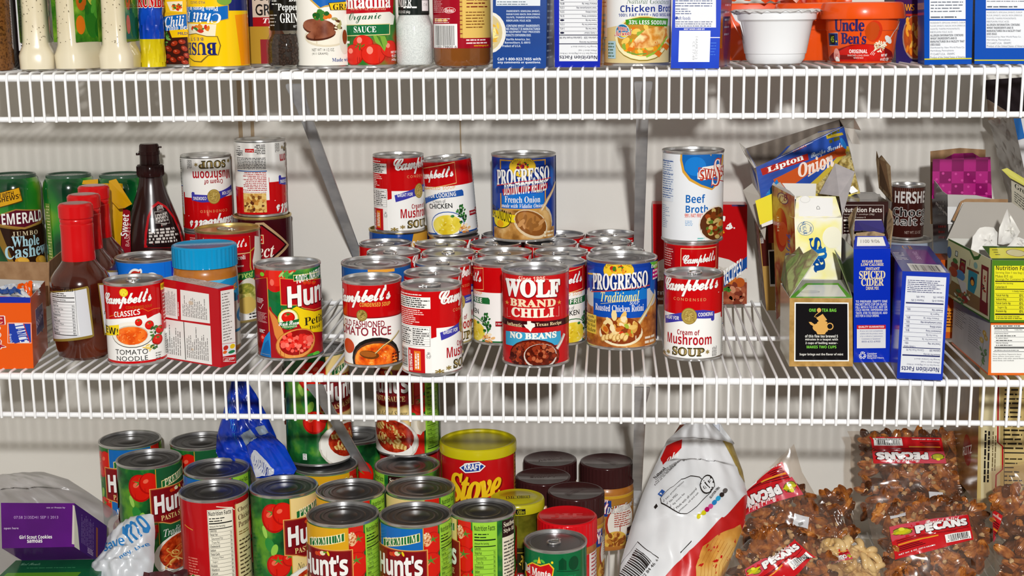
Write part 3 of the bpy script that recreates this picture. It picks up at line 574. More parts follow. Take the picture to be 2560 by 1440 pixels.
def art_pasta(bgtop, sub=None, subst='si', subcol=None, food='rotini', back='green', key=1, bgc2=None):
    R = 41.5; T = cylf(0, 90, 0, 309, 0, R, 3.4, 142.6); a = Art(T); f = lambda t: 3.4 + 139.2 * t
    GB = F('dark_leaf_print', ['#0d3a1c', '#1c6a2c', '#5d9a2a'], 38, .35)
    a.mm(); a.rect(-131, 3, 131, 143, GB)
    # tomatoes left of the logo
    def tom(x, y, r, sq=1., leaf=True):
        a.ell(x, y, r, r * sq, M('#b5100b')); a.ell(x + r * .05, y + r * .05, r * .9, r * sq * .9, M('#d81d10')); a.ell(x - r * .3, y + r * .25, r * .28, r * .2, M('#ef6a4e'), rot=30)
        if leaf:
            for q in range(5):
                an = q * 1.257 + .3; a.poly([(x + 1.2 * math.cos(an + 1.57), y + r * .45 + 1.2 * math.sin(an + 1.57)), (x + r * .65 * math.cos(an), y + r * .45 + r * .45 * math.sin(an)), (x - 1.2 * math.cos(an + 1.57), y + r * .45 - 1.2 * math.sin(an + 1.57))], M('#4d8a30'))
    tom(-34, 118, 16, 1.15); tom(-22, 124, 13, 1.1, False); a.ell(-40, 84, 6, 9, M('#2f8a3a'), rot=20); a.ell(-34, 78, 4, 8, M('#8fc64a'), rot=-20); tom(-30, 58, 15); tom(-16, 66, 9); a.ell(-46, 100, 3, 8, M('#9fd05a'), rot=15)
    # recipe side: red mushrooms and tomatoes, lime nutrition panel
    a.rect(44, 3, 62, 143, M('#d3251a')); tom(55, 122, 12, 1.2); tom(52, 96, 15, 1.1); tom(58, 70, 12); a.ell(48, 128, 5, 8, M('#e8b88a')); a.blobs(48, 128, 5, 9, 20, [M('#c2663a'), M('#f2d8b8')], 1.6, 5); a.ell(52, 40, 9, 13, M('#e9e2d2')); a.ell(60, 45, 8, 12, M('#d8ccb4')); a.ell(50, 22, 10, 9, M('#d8261a')); a.ell(46, 56, 5, 4, M('#3a8a3a'))
    a.rect(64, 3, 92, 143, M('#9ad23e'))
    NT = lambda u, v: (u, -v)
    a.frame(NT); a.nutri(64.5, -141, 91.5, -8, None, M('#163016'), rows=20, frame=False); a.mm()
    a.rect(92, 3, 98, 143, GB); tom(-96, 100, 20, 1.1); tom(-104, 60, 18)
    a.rect(98, 3, 131, 143, M('#ece2cc')); a.rect(98, 122, 131, 143, M('#2a1412')); a.text('Southwest', 100, 134, 122, 140, M('#f2e6cf'), 's'); a.text('Style Rice', 100, 126, 122, 132, M('#f2e6cf'), 's'); a.fine(100, 10, 129, 118, M('#55504a'), 26, fill=.45, ragged=.3)
    # logo column
    x0, x1 = -13, 43
    a.rect(x0 - 1, 3, x1 + 1, 143, M('#c99a35')); a.rect(x0, 3, x1, 143, bgtop); a.rect(x0, 3, x1, 62, bgc2 or bgtop)
    a.poly([(x0 + 6, 116), (x1 - 3, 127), (x1 - 3, 137.5), (x0 + 6, 126)], M('#e8d489')); a.poly([(x0 + 7, 117), (x1 - 4, 127.8), (x1 - 4, 136.5), (x0 + 7, 125.2)], GRN); a.text('PREMIUM', x0 + 10, 122, x1 - 6, 132, M('#f2ecc8'), 's', rise=.22, sp=1.1)
    for k_, (e, m) in enumerate(((2.2, M('#e3a95a')), (1.2, M('#9e3a22')), (0, M('#7f1018')))):
        a.poly([(-20 - e, 115 + e), (46 + e, 115 + e), (46 + e, 73 - e), (38, 72 - e), (28, 68 - e), (2, 68 - e), (-8, 72 - e), (-20 - e, 74 - e)], m)
    a.text("Hunt's", -17, 84, 42, 108, M('#5a0a10'), 'b', sp=.92, rise=.08, fat=.05); a.text("Hunt's", -17, 85, 42, 109, WHT, 'b', sp=.92, rise=.08, fat=.02)
    a.text('PASTA SAUCE', -10, 74, 38, 81, M('#ecd48a'), 's', rise=.05)
    a.ell(10, 111, 3, 3, M('#d3301a')); a.ell(14, 112, 3.4, 2.6, M('#ecdfb8')); a.ell(6, 110.5, 2.6, 2.4, M('#cf4a1a')); a.ell(21, 112.5, 1.3, 3, M('#e8c81e'), rot=20); a.ell(17, 113.5, 2.2, 1, M('#5d9a2a'))
    if sub: a.text(sub, -8, 52, 40, 62, subcol or M('#2a2410'), subst, rise=.06)
    if food == 'spaghetti':
        a.ell(14, 22, 36, 30, M('#e9e4da')); a.ell(15, 26, 30, 24, F('meat_sauce', ['#7a1a08', '#b5310e', '#d8541e'], 160, .35)); rg = random.Random(4)
        for i in range(14):
            cx, cy, r_ = rg.uniform(-4, 32), rg.uniform(12, 30), rg.uniform(5, 10); a.line([(cx + r_ * math.cos(t * .5), cy + .6 * r_ * math.sin(t * .5 + i)) for t in range(9)], 1.5, M(rg.choice(['#e8bd6e', '#d99a4a', '#c9702e'])))
    else:
        a.ell(14, 24, 40, 31, M('#cfc9bd'), rot=-12); a.ell(14, 25, 38, 29, M('#f1eee6'), rot=-12); a.ell(17, 29, 31, 22, F('tomato_sauce', ['#7d1606', '#b52a10', '#cf4a22'], 120, .35), rot=-12); rg = random.Random(key)
        for i in range(15):
            cx, cy, an = 17 + rg.uniform(-22, 20), 29 + rg.uniform(-14, 13), rg.uniform(-.6, .6)
            for j in range(5):
                q = (j - 2) * 2.3; a.ell(cx + q * math.cos(an), cy + q * math.sin(an), 1.5, 3.6, M('#b9853a' if j % 2 else '#e9c77c'), rot=math.degrees(an) + 20)
        a.blobs(17, 30, 24, 14, 26, [M('#b32510'), M('#d8542a'), M('#8a1a08')], 2.6, key + 3)
    a.text('NET WT 26 OZ (1 LB 10 OZ) 737g', -14, 4.2, 20, 7.5, M('#3a3a38') if food == 'spaghetti' else WHT, 'n', fat=.01)
    a.rect(-45, 10, -40, 18, WHT); a.fine(-44.5, 10.5, -40.5, 17.5, BLK, 4); return a
def art_cheesy():
    a = Art(); a.mm(); a.rect(-131, 3, 131, 143, M('#b8151a')); a.rect(-40, 3, 0, 143, M('#b8151a')); a.frame(lambda u, v: (u, -v)); a.nutri(-9, -134, 22, -36, M('#f1ecd9'), M('#1c1a18'), rows=16); a.mm()
    a.fine(-7, 12, 20, 34, M('#6b5a4a'), 6); a.rect(-9.5, 7, 22.5, 36, M('#f1ecd9')); a.fine(-7, 9, 20, 34, M('#3a3430'), 9, fill=.4)
    a.rect(25, 3, 62, 140, M('#c9a05e')); a.rect(26.5, 3, 60, 138, M('#ead9a4')); a.rect(24, 136, 60, 140, M('#a3121a'))
    for i, t in enumerate(('Cheesy', 'Chicken', 'Parmesan')): a.text(t, 29, 124 - 9 * i, 29 + 3.7 * len(t), 131 - 9 * i, M('#55201a'), 's', fat=.01)
    a.fine(29, 96, 54, 102, M('#8a6a3a'), 2); a.fine(29, 10, 56, 92, M('#55442e'), 16, fill=.42, ragged=.5)
    a.ell(-26, 22, 24, 30, M('#e8d8b8')); a.ell(-27, 14, 20, 22, F('parmesan_chicken', ['#c98a3a', '#e8c25a', '#d8541e'], 90, .4)); a.blobs(-32, 42, 9, 8, 24, [M('#24521e'), M('#3f7a2c')], 4, 3); a.ell(-16, 16, 12, 16, M('#e3b23a')); a.fine(-38, 50, -22, 74, M('#e07a6a'), 7)
    a.line([(-42, 112), (-36, 110), (-28, 108)], 1, M('#e0a03a')); a.line([(2, 138), (20, 134), (24, 130)], 1, M('#f2e6cf')); return a
def art_petite():
    T = cylf(717, 81, 672, 886, 19, 37, 3.4, 108); a = Art(T); a.mm(); a.rect(-117, 3, 117, 109, M('#b3141a'))
    a.rect(-28, 60, 60, 109, F('leafy_red_print', ['#0e5a2a', '#1c7a34', '#7ab03a'], 40, .35)); a.frame(T)
    a.ell(684, 690, 26, 34, M('#c81410')); a.ell(690, 684, 20, 26, M('#dd2a1c')); a.ell(722, 673, 16, 7, M('#d83024')); a.ell(678, 700, 5, 8, M('#ee6a58')); a.ell(655, 678, 5, 5, M('#7ac832')); a.blobs(712, 682, 15, 8, 12, [M('#a8c878'), M('#4a9a3c')], 8, 3, .3)
    a.rect(636, 686, 667, 890, M('#8d1420')); a.box(637, 687, 667, 892, 2, M('#e0a03a')); a.fine(640, 730, 656, 750, WHT, 4); a.line([(644, 756), (648, 761), (655, 750)], 1.5, WHT); a.fine(640, 764, 663, 798, M('#e8c8c4'), 9, fill=.4, ragged=.4); a.fine(643, 808, 657, 822, WHT, 3, fill=.7); a.ell(652, 834, 8, 11, M('#e01c18')); a.ell(650, 831, 3, 4, M('#ff8a78'))
    a.poly([(655, 832), (668, 817), (673, 886), (640, 884), (646, 860)], M('#1d8ad0')); a.poly([(655, 846), (664, 838), (671, 880), (644, 880)], M('#1468b0')); a.fine(646, 870, 668, 875, M('#e8d838'), 1)
    a.rect(669, 760, 700, 890, M('#a5121a')); a.poly([(668, 734), (700, 756), (694, 790), (676, 770)], M('#0f6a38'))
    a.poly([(697, 690), (796, 690), (796, 762), (777, 770), (752, 766), (735, 758), (697, 756)], M('#d98a3c')); a.poly([(699, 692), (796, 692), (796, 760), (777, 768), (752, 764), (736, 756), (699, 754)], M('#b50f18'))
    a.poly([(730, 684), (792, 674), (792, 688), (730, 700)], M('#e8d489')); a.poly([(731, 686), (792, 676), (792, 687), (731, 698)], GRN); a.text('100% NATURAL', 735, 676, 803, 696, WHT, 'b', rise=.12)
    for u in (758, 768, 779): a.tomato(u, 703, 6, .95, col='#d83a1c')
    a.text("Hunt's", 714, 706, 818, 756, M('#5a0a10'), 'b', sp=.92, rise=.06, fat=.04); a.text("Hunt's", 715, 704, 818, 754, WHT, 'b', sp=.92, rise=.06, fat=.02)
    a.poly([(720, 768), (735, 760), (752, 768), (777, 773), (797, 766), (797, 822), (770, 824), (745, 814)], M('#efcf12')); a.text('Petite', 752, 783, 800, 803, M('#2a2412'), 's', rise=.03); a.text('Diced', 764, 806, 790, 815, M('#2a2412'), 's')
    a.poly([(668, 762), (676, 800), (680, 826), (690, 850), (702, 824), (694, 800), (682, 780)], M('#d9853c')); a.ell(732, 852, 52, 37, M('#a9551e'), rot=-12); a.ell(732, 851, 50, 35, M('#e0964a'), rot=-12); a.ell(734, 848, 44, 30, M('#9a1210'), rot=-12)
    a.blobs(733, 846, 38, 26, 46, [M('#e0281e'), M('#ee4438'), M('#d01a14'), M('#f2685a')], 7, 2, .85, 4); a.blobs(735, 852, 32, 18, 12, [M('#f6806e'), M('#e8362a')], 5, 5, .8, 2)
    a.ell(714, 790, 26, 26, M('#1d4a1c')); a.ell(714, 790, 25, 25, M('#d8dc4a')); a.ell(714, 788, 22, 21, M('#f0ecc8')); a.tomato(714, 786, 16, .85); a.poly([(690, 797), (740, 790), (738, 800), (728, 812), (712, 815), (698, 810)], GRN); a.text('Flash Steam', 691, 794, 739, 805, WHT, 'sc', rise=.06, fat=.02); a.text('FRESHNESS', 700, 806, 734, 811, M('#d8e8b8'), 'b', rise=.04)
    a.ell(770, 880, 14, 6, M('#2f8a2c')); a.ell(778, 876, 8, 5, M('#5fc03a')); return a
def art_wolf():
    T = cylf(1338, 82, 690, 902, 19, 37, 3.4, 107.5); a = Art(T); R_ = M('#c5161a'); a.mm(); a.rect(-117, 3, 117, 109, R_); a.frame(T)
    a.line([(1272, 709), (1296, 700)], 1.2, M('#e8b0a0')); a.line([(1364, 697), (1392, 702), (1394, 708)], 1.2, M('#e8b0a0')); a.text('Since 1895', 1297, 691, 1362, 703, M('#efc9b4'), 'bi', rise=.0)
    a.text('WOLF', 1266, 703, 1398, 742, M('#7a0c10'), 's', fat=.07, arc=.06); a.text('WOLF', 1267, 701, 1396, 740, WHT, 's', fat=.055, arc=.06)
    a.text('BRAND', 1278, 746, 1386, 763, M('#f0d8b4'), 's', fat=.04, sp=1.05); a.text('CHILI', 1281, 767, 1382, 788, M('#f4ead8'), 's', fat=.045, sp=1.05); a.text('\u2605', 1265, 744, 1275, 755, M('#e0a050'), 'n'); a.text('\u2605', 1390, 745, 1400, 756, M('#e0a050'), 'n')
    a.line([(1270, 752 + 10), (1270, 784), (1278, 784)], 1.2, M('#e8b0a0')); a.line([(1394, 760), (1394, 784), (1386, 784)], 1.2, M('#e8b0a0')); a.line([(1268, 795), (1338, 796), (1400, 794)], 1, M('#7a0c10'))
    a.rect(1255, 797, 1421, 812, M('#3a0d10')); a.text('Authentic', 1269, 799, 1306, 808, M('#f0d8a8'), 's'); a.text('Texas Recipe', 1339, 799, 1400, 809, M('#f0d8a8'), 's')
    a.poly([(1309, 804), (1318, 804), (1318, 796), (1327, 796), (1327, 800), (1336, 802), (1337, 809), (1330, 813), (1326, 822), (1320, 815), (1315, 812)], M('#f2ede2'))
    a.poly([(1266, 818), (1290, 820), (1398, 819), (1399, 850), (1266, 850)], M('#3da2cc')); a.text('NO BEANS', 1277, 825, 1387, 839, M('#f0f2ea'), 's', fat=.05, rise=.02, edge=M('#1d5f8a'), ew=.03)
    ch = F('chili_meat', ['#3a0f06', '#7c2210', '#a8401e', '#5a1a0a'], 420, .35, 'cell'); a.ell(1334, 882, 66, 42, M('#54130a')); a.ell(1334, 884, 64, 40, ch); a.blobs(1330, 880, 58, 28, 90, [M('#8e2c14'), M('#5e180a'), M('#b5532c'), M('#40100a')], 5, 6, .7, 4)
    a.line([(1388, 862), (1398, 845), (1406, 826)], 9, M('#b9aba0')); a.line([(1388, 862), (1399, 845), (1407, 826)], 4, M('#e8e2dc')); a.ell(1350, 880, 41, 30, M('#cfc4ba')); a.ell(1350, 878, 38, 27, M('#5a1a0c')); a.blobs(1350, 877, 34, 24, 60, [M('#8c3018'), M('#6a2010'), M('#b5603c'), M('#4a140a')], 6, 9, .8, 4)
    a.fine(1257, 875, 1263, 900, M('#f0d8c8'), 2, vert=True); return a
def art_progresso(kind):
    R = 41.5; a = Art(); ON = kind == 'onion'; base = M('#123c9c'); a.mm(); a.rect(-131, 3, 131, 112, base); H = 113
    T = cylf(1306, 83, 395, 570, 17, R, 3.5, H - 3.6) if ON else cylf(1554, 91, 660, 856, 20, R, 3.5, H - 3.6)
    a.frame(T)
    if ON:
        br = F('onion_broth', ['#8a5a22', '#c08a44', '#e0b878'], 60, .35); a.ell(1306, 536, 88, 52, M('#d8c8a8')); a.ell(1306, 540, 84, 50, br); a.mm(); a.rect(-50, 3, 50, 18, br); a.frame(T)
        a.rect(1246, 398, 1362, 506, M('#d09a3c')); a.rect(1249, 401, 1359, 503, M('#1246b4')); a.rect(1251, 470, 1357, 502, M('#1a72cc'))
        a.poly([(1229, 412), (1240, 402), (1240, 446), (1232, 456)], M('#1f62c0')); a.poly([(1383, 412), (1372, 402), (1372, 440), (1380, 452)], M('#1f62c0')); a.poly([(1236, 414), (1300, 410), (1374, 403), (1374, 450), (1300, 462), (1238, 466)], M('#0f2f86'))
        a.ell(1303, 413, 35, 22, M('#8a6a1a')); a.ell(1303, 413, 34, 21, M('#f0c832')); a.text('Quality Foods', 1276, 394, 1331, 404, M('#6a4a14'), 'it', arc=.7); a.blobs(1303, 410, 17, 8, 26, [M('#c22a1a'), M('#3f7a2a'), M('#e8842a'), M('#8a1a3a')], 4, 3, .8)
        a.text('PROGRESSO', 1239, 418, 1371, 450, M('#0a1f5a'), 's', fat=.06, rise=.07); a.text('PROGRESSO', 1239, 417, 1370, 449, WHT, 's', fat=.03, rise=.07); a.line([(1238, 448), (1300, 444), (1374, 432)], 2, M('#c8323a'))
        a.poly([(1252, 458), (1300, 454), (1366, 444), (1366, 456), (1310, 466), (1254, 472)], M('#a81c2c')); a.text('DISTINCTIVE RECIPES', 1256, 447, 1364, 470, WHT, 'bi', rise=.1); a.text('SOUP', 1337, 461, 1355, 467, M('#e8d890'), 'n')
        a.text('French Onion', 1258, 476, 1347, 490, WHT, 's'); a.text('made with Vidalia Onions', 1250, 492, 1358, 501, WHT, 'si', rise=-.0)
        a.line([(1350, 505), (1366, 480), (1386, 440)], 8, M('#c9a572')); a.line([(1350, 505), (1367, 479), (1387, 438)], 3, M('#f0dcb8')); a.ell(1325, 536, 47, 29, M('#dfc9a4'), rot=22); a.ell(1325, 534, 43, 25, M('#8a5220'), rot=22); a.ell(1322, 530, 34, 18, M('#b0763a'), rot=22); a.blobs(1322, 533, 32, 15, 12, [M('#c9935a'), M('#94602c')], 11, 3, .4)
        a.ell(1247, 526, 21, 16, M('#3a3208')); a.ell(1247, 525, 20, 15, M('#efd61e')); a.poly([(1226, 498), (1245, 504), (1272, 514), (1286, 516), (1280, 524), (1285, 532), (1268, 530), (1244, 520), (1226, 514)], M('#efd61e')); a.text('REAL ONIONS!', 1226, 500, 1276, 524, M('#3a3208'), 'b', rise=-.22); a.ell(1246, 532, 8, 8, M('#e8a81a'))
        a.fine(1356, 548, 1382, 566, M('#f0e0c0'), 3)
    else:
        st = F('soup_background', ['#7a3a12', '#b5682a', '#d89a4a'], 70, .35); a.mm(); a.rect(-58, 3, 58, 60, st); a.frame(T); a.rect(1466, 740, 1495, 860, st); a.rect(1611, 740, 1642, 860, st); a.ell(1480, 735, 22, 22, M('#cfd0cf')); a.ell(1625, 735, 22, 22, M('#cfd0cf'))
        a.rect(1480, 670, 1622, 700, M('#1442aa')); a.rect(1483, 716, 1618, 786, M('#0f50b8')); a.rect(1484, 718, 1617, 744, M('#1576cc'))
        a.poly([(1470, 672), (1485, 668), (1485, 712), (1474, 722)], M('#1f62c0')); a.poly([(1640, 690), (1628, 668), (1626, 716), (1636, 728)], M('#1f62c0')); a.line([(1468, 678), (1500, 682)], 4, M('#e8b83a'))
        a.ell(1546, 676, 40, 26, M('#8a6a1a')); a.ell(1546, 676, 39, 25, M('#f0c832')); a.text('Quality Foods', 1513, 656, 1580, 668, M('#6a4a14'), 'it', arc=.7); a.blobs(1546, 673, 21, 9, 28, [M('#c22a1a'), M('#3f7a2a'), M('#e8842a'), M('#e8c22a')], 5, 3, .8)
        a.poly([(1478, 690), (1545, 684), (1622, 676), (1622, 706), (1548, 718), (1480, 722)], M('#0f2f86')); a.text('PROGRESSO', 1482, 684, 1620, 721, M('#0a1f5a'), 's', fat=.06, rise=.06); a.text('PROGRESSO', 1482, 682, 1619, 719, WHT, 's', fat=.03, rise=.06); a.line([(1478, 722), (1548, 719), (1624, 706)], 2.2, M('#c8423a'))
        a.text('Traditional', 1502, 724, 1598, 748, M('#f0e69a'), 'si', rise=.04); a.line([(1502, 751), (1550, 746), (1600, 741)], 1, M('#e8d890')); a.text('SOUP', 1574, 745, 1598, 753, M('#e8f0f0'), 'it', fat=.02); a.text('Roasted Chicken Rotini', 1489, 755, 1609, 771, WHT, 's', rise=-.0)
        a.line([(1595, 800), (1615, 770), (1636, 728)], 9, M('#c9b27a')); a.line([(1595, 800), (1616, 769), (1637, 727)], 3.5, M('#f2e4ba')); a.ell(1553, 822, 58, 30, M('#efe2bc')); a.ell(1553, 815, 54, 32, M('#8a3a12'))
        a.blobs(1545, 806, 46, 30, 26, [M('#e8c06a'), M('#f0d89a'), M('#d9a24a')], 12, 3, .5, 4); a.blobs(1550, 808, 44, 26, 16, [M('#c9661e'), M('#d83a1c'), M('#a8b83a'), M('#f2e0b0')], 8, 6, .7, 3)
        for i in range(7): a.ell(1510 + 9 * i, 832 - 2 * (i % 3), 6, 9, M('#b98a40'), rot=30); a.ell(1511 + 9 * i, 831 - 2 * (i % 3), 4.6, 7.6, M('#f0cf88'), rot=30)
        a.rect(1467, 775, 1492, 820, M('#e8c84a')); a.text('with', 1470, 777, 1486, 783, BLK, 'si'); a.text('Roasted', 1467, 785, 1490, 794, BLK, 'si'); a.text('White Meat', 1467, 796, 1490, 804, BLK, 'si'); a.text('Chicken', 1467, 806, 1490, 816, BLK, 'si')
        a.poly([(1622, 652), (1650, 645), (1650, 682), (1640, 676)], M('#5db83a')); a.text('Earn 1', 1627, 655, 1646, 663, WHT, 'b'); a.rect(1630, 666, 1646, 690, M('#c81a7a')); a.fine(1631, 668, 1645, 688, WHT, 3)
        a.fine(1612, 825, 1638, 850, M('#f4e6d0'), 3, fill=.6)
    a.mm(); a.rect(60, 3, 100, 112, base); a.fine(62, 10, 96, 100, WHT, 18); return a
def art_plainblue():
    a = Art(); a.mm(); a.rect(-131, 3, 131, 112, M('#1a5aa8')); a.poly([(22, 112), (60, 112), (60, 96), (38, 100)], M('#4fae3a')); a.rect(-10, 90, 22, 100, M('#e8a23a')); a.text('Earn', 36, 101, 48, 107, WHT, 'b'); return a
def art_goldblue():
    a = Art(); a.mm(); a.rect(-131, 3, 131, 109, M('#17489a')); a.poly([(20, 100), (50, 106), (50, 60), (10, 60)], M('#d9a23a')); a.text('PROGRESSO', -30, 70, 30, 90, WHT, 's', fat=.03); return a
def art_beef():
    T = cylf(1739, 74, 386, 590, 17, 36, 3.5, 131); a = Art(T); a.mm(); a.rect(-110, 3, 110, 132, M('#e9ecef')); a.frame(T)
    a.poly([(1709, 380), (1708, 400), (1714, 428), (1730, 448), (1758, 462), (1785, 468), (1790, 463), (1806, 438), (1812, 380)], M('#d8a23a')); a.poly([(1713, 380), (1713, 400), (1719, 424), (1734, 443), (1760, 457), (1786, 464), (1803, 436), (1808, 380)], M('#1464b4')); a.ell(1745, 415, 26, 22, M('#1b7cd0'))
    a.poly([(1750, 430), (1762, 416), (1800, 405), (1830, 410), (1828, 424), (1800, 432), (1765, 446), (1750, 444)], M('#f2ece4')); a.box(1753, 418, 1826, 440, 2, M('#b8321e')); a.text('SWANSON', 1756, 414, 1824, 440, M('#b8321e'), 'b', rise=.1); a.text('S', 1782, 392, 1806, 458, M('#b8321e'), 'si'); a.text('S', 1784, 395, 1803, 455, M('#f0e2da'), 'it', fat=.0)
    a.text('Beef', 1723, 480, 1769, 500, M('#1465b4'), 'b'); a.text('Broth', 1723, 505, 1776, 523, M('#1465b4'), 'b'); a.text('99% FAT FREE', 1721, 525, 1764, 534, M('#d8461e'), 'b'); a.fine(1722, 540, 1742, 554, M('#5a9ad0'), 4, fill=.4); a.fine(1752, 580, 1770, 590, M('#5ab8b0'), 2)
    a.ell(1796, 545, 31, 42, M('#e6ddd0')); a.ell(1797, 545, 29, 39, M('#5a2c12')); a.blobs(1795, 545, 25, 33, 46, [M('#a8461a'), M('#d8781e'), M('#7a3a16'), M('#c9b06a'), M('#5a7a2a')], 6, 3, .8, 4)
    a.mm(); a.rect(-48, 60, -24, 122, M('#dfe5ec')); a.fine(-47, 64, -25, 121, M('#3a62a0'), 17, fill=.35); a.fine(-47, 20, -28, 55, M('#7a94b8'), 12, fill=.3, ragged=.5)
    for y in (118, 100, 92, 78, 68): a.rect(-48, y, -24, y + .7, M('#1f4a90'))
    return a
def art_red(txt="Campbell's"):
    a = Art(); a.mm(); a.rect(-110, 3, 110, 98, RED); a.rect(-16, 72, 34, 95, M('#e8c890')); a.rect(-15.2, 72.8, 33.2, 94.2, RED); a.text(txt, -13, 76, 30, 90, WHT, 'sc', rise=.06, fat=.034, sp=.86, edge=M('#8b0a0c'), ew=.02); a.rect(-46, 70, -24, 96, M('#a5121b')); a.fine(-45, 74, -26, 94, M('#e8b8b0'), 8); a.rect(-46, 66, -24, 70, WHT); a.rect(-110, 3, 110, 50, WHT); return a

D2 = S2 + DECK; # --- middle shelf: the block of condensed soup cans -----------------------------------------------------------
G = 'condensed soup cans standing close together on the middle shelf'
MU = dict(R=RC, H=96, key='mush', art=art_mushroom, pull=True)
def mush(label, x, y, z=D2, turn=0, flip=False, **k): q = dict(MU); q.update(k); return can('soup_can', label, x, y, z, q.pop('R'), q.pop('H'), q.pop('key'), q.pop('art'), turn, flip, **q)
mush('red and white condensed mushroom soup can standing alone in front of the beef broth can', 93.6, 92)
mush('red and white mushroom soup can at the front shelf edge, its nutrition panel facing out', -193.5, 18.5, turn=1.5)
mush('mushroom soup can directly behind the one whose nutrition panel faces out', -200, 90, turn=1.25, group=G)
mush('mushroom soup can right behind the front pair, left of the white and green labelled can', -196, 157, turn=.72, group=G)
can('soup_can', 'red and white soup can with green recipe strip, just left of the chili can', -129, 163, D2, RC, 96, 'ffchick', lambda: art_creamchicken(True), -1.0, pull=True, group=G)
can('soup_can', 'fat free cream of chicken can half hidden right of the chili can', -61.5, 162, D2, RC, 96, 'ffchick', None, .8, pull=True, group=G)
names = ['leftmost can of the third row, behind the blue topped can', 'second can of the third row of soup cans', 'third can of the third row, behind the chili can', 'fourth can of the third row of soup cans', 'can wedged behind the roasted chicken soup can',
         'leftmost can of the fourth row, in front of the gold rimmed blue can', 'second can of the fourth row, below the cream of chicken can', 'third can of the fourth row, below left of the onion soup can', 'can of the fourth row right under the onion soup can', 'rightmost can of the fourth row',
         'back row can carrying the leaning cream of chicken can', 'back row can left of and under the onion soup can', 'back row can right behind the onion soup can', 'rightmost can of the back row, beside the steel brace']
for (x, y, tn), nm in zip([(-266, 232, 2), (-197, 226, .6), (-128.5, 230, 2.3), (-60, 230, 1.7), (9, 239, -1.2), (-287, 298, 2.6), (-215, 294, .9), (-145, 299, 1.9), (-75, 300, 2.4), (-6, 309, 1.1), (-205, 364, .8), (-136, 368, 2), (-66, 370, 1.4), (1.5, 377, 2.8)], names):
    mush('soup can, ' + nm, x, y, turn=tn, group=G)
can('soup_can', 'chili can with red label reading no beans, front middle of the shelf', -82.5, 61.5, D2, 37, 106, 'wolf', art_wolf, cat='can', mat=RED)
can('soup_can', 'large blue roasted chicken rotini soup can right of the chili can', 13.6, 150, D2, 40.6, 104, 'rotini', lambda: art_progresso('rotini'))
can('soup_can', 'large blue onion soup can standing on top of the block of cans', -111, 335, D2 + 96, 40.8, 110, 'onion', lambda: art_progresso('onion'))
can('soup_can', 'opened tomato rice soup can with dented lid at the front left of the block', -264, 52, D2, RC, 96, 'oldf', art_oldfash, .08)
can('soup_can', 'wide blue can with green corner behind the tomato rice soup can', -275, 152, D2, 40.6, 97, 'pblue', art_plainblue)
can('soup_can', 'gold rimmed blue can under the mushroom soup can at the back left of the block', -280, 371, D2, 39, 104, 'gblue', art_goldblue, metal=GOLD)
mush('mushroom soup can standing on the gold rimmed blue can', -275, 350, D2 + 104, turn=1.05, H=100)
can('soup_can', 'cream of chicken can leaning on top of a back row can', -206, 358, D2 + 98.4, RC, 101, 'chick', art_creamchicken, 0, tilt=(0, -.075), mat=WHT, pull=True)
can('broth_can', 'tall white and blue beef broth can stacked on a red can', 98, 210, D2 + 114, 36, 108, 'beef', art_beef, mat=M('#e9ecef'))
can('soup_can', 'red soup can under the tall beef broth can', 97.5, 213, D2, RC, 114, 'red', art_red, .1)
# --- middle shelf, left
can('soup_can', 'tomato noodle soup can with yellow flag, between sauce bottle and red and white box', -534, 51, D2, RC, 94, 'tomn', art_tomnoodle, 0, pull=True)
can('tomato_can', 'petite diced tomato can with wooden spoon picture', -366, 86, D2, 37, 107, 'petite', art_petite)
can('pasta_can', 'short blue can with red lettering behind the tomato noodle can', -563, 192, D2, 38.5, 96, 'blueo', art_blueo)
mush('upside down mushroom soup can left of the taller stacked pair', -537, 375, D2 + 102, H=100, flip=True, pull=False, turn=.12)
can('soup_can', 'dark red can under the upside down mushroom soup can', -537, 374, D2, RC, 102, 'red', art_red, .5, lidm=M('#3a3a3a', .3, 1.))
mush('upside down can with recipe panel on the wide dark red can', -459, 358, D2 + 124, H=100, flip=True, pull=False, turn=1.55)
can('soup_can', 'wide dark red can with gold rim against the wall, under an upside down can', -460, 359, D2, 37.5, 124, 'select', art_select, metal=GOLD, mat=M('#3a0a10'))
can('soup_can', 'wide broccoli soup can with gold lid behind the blue lidded jar', -486, 279, D2, 40.5, 118, 'brocc', art_broccoli, .0, metal=GOLD, pull=True)
# --- bottom shelf: pasta sauce cans
D3 = S3 + DECK; RH = 40.8; HH = 146
P_GR = lambda: art_pasta(M('#1d5a34'), 'Traditional', 'it', WHT, 'spaghetti'); P_YE = lambda: art_pasta(M('#d9a21e'), 'Added', 'it', None, bgc2=M('#ecd9a0')); P_NS = lambda: art_pasta(M('#ecd08a'), 'No Added Sugar', 'it', M('#2a2a14')); P_BL = lambda: art_pasta(M('#1767b4'), 'Mushroom', 'it', WHT)
def pasta(label, x, y, key, art, turn, z=D3, flip=False, **k): return can('pasta_sauce_can', label, x, y, z, RH, HH, key, art, turn, flip, lidm=M('#68686a', .34, .9, name='shaded_tin_end'), group='tall pasta sauce cans on the lowest shelf', **k)  # lid tin coloured darker to stand for the shelf above reflected in it
pasta('pasta sauce can with blue band at the back left, farthest left of the cans', -650, 335, 'pBL', P_BL, -.4)
pasta('traditional pasta sauce can with spaghetti picture and green panel', -597, 252, 'pGR', P_GR, .5)
pasta('pasta sauce can with green band at the back, left of the blue cookie bag', -551, 333, 'pGR', None, .1)
pasta('pasta sauce can with dark lid behind the cheesy chicken recipe can', -497, 216, 'pBL', None, -1.1)
pasta('pasta sauce can turned to its red side with cheesy chicken parmesan recipe', -478, 131, 'chz', art_cheesy, 0)
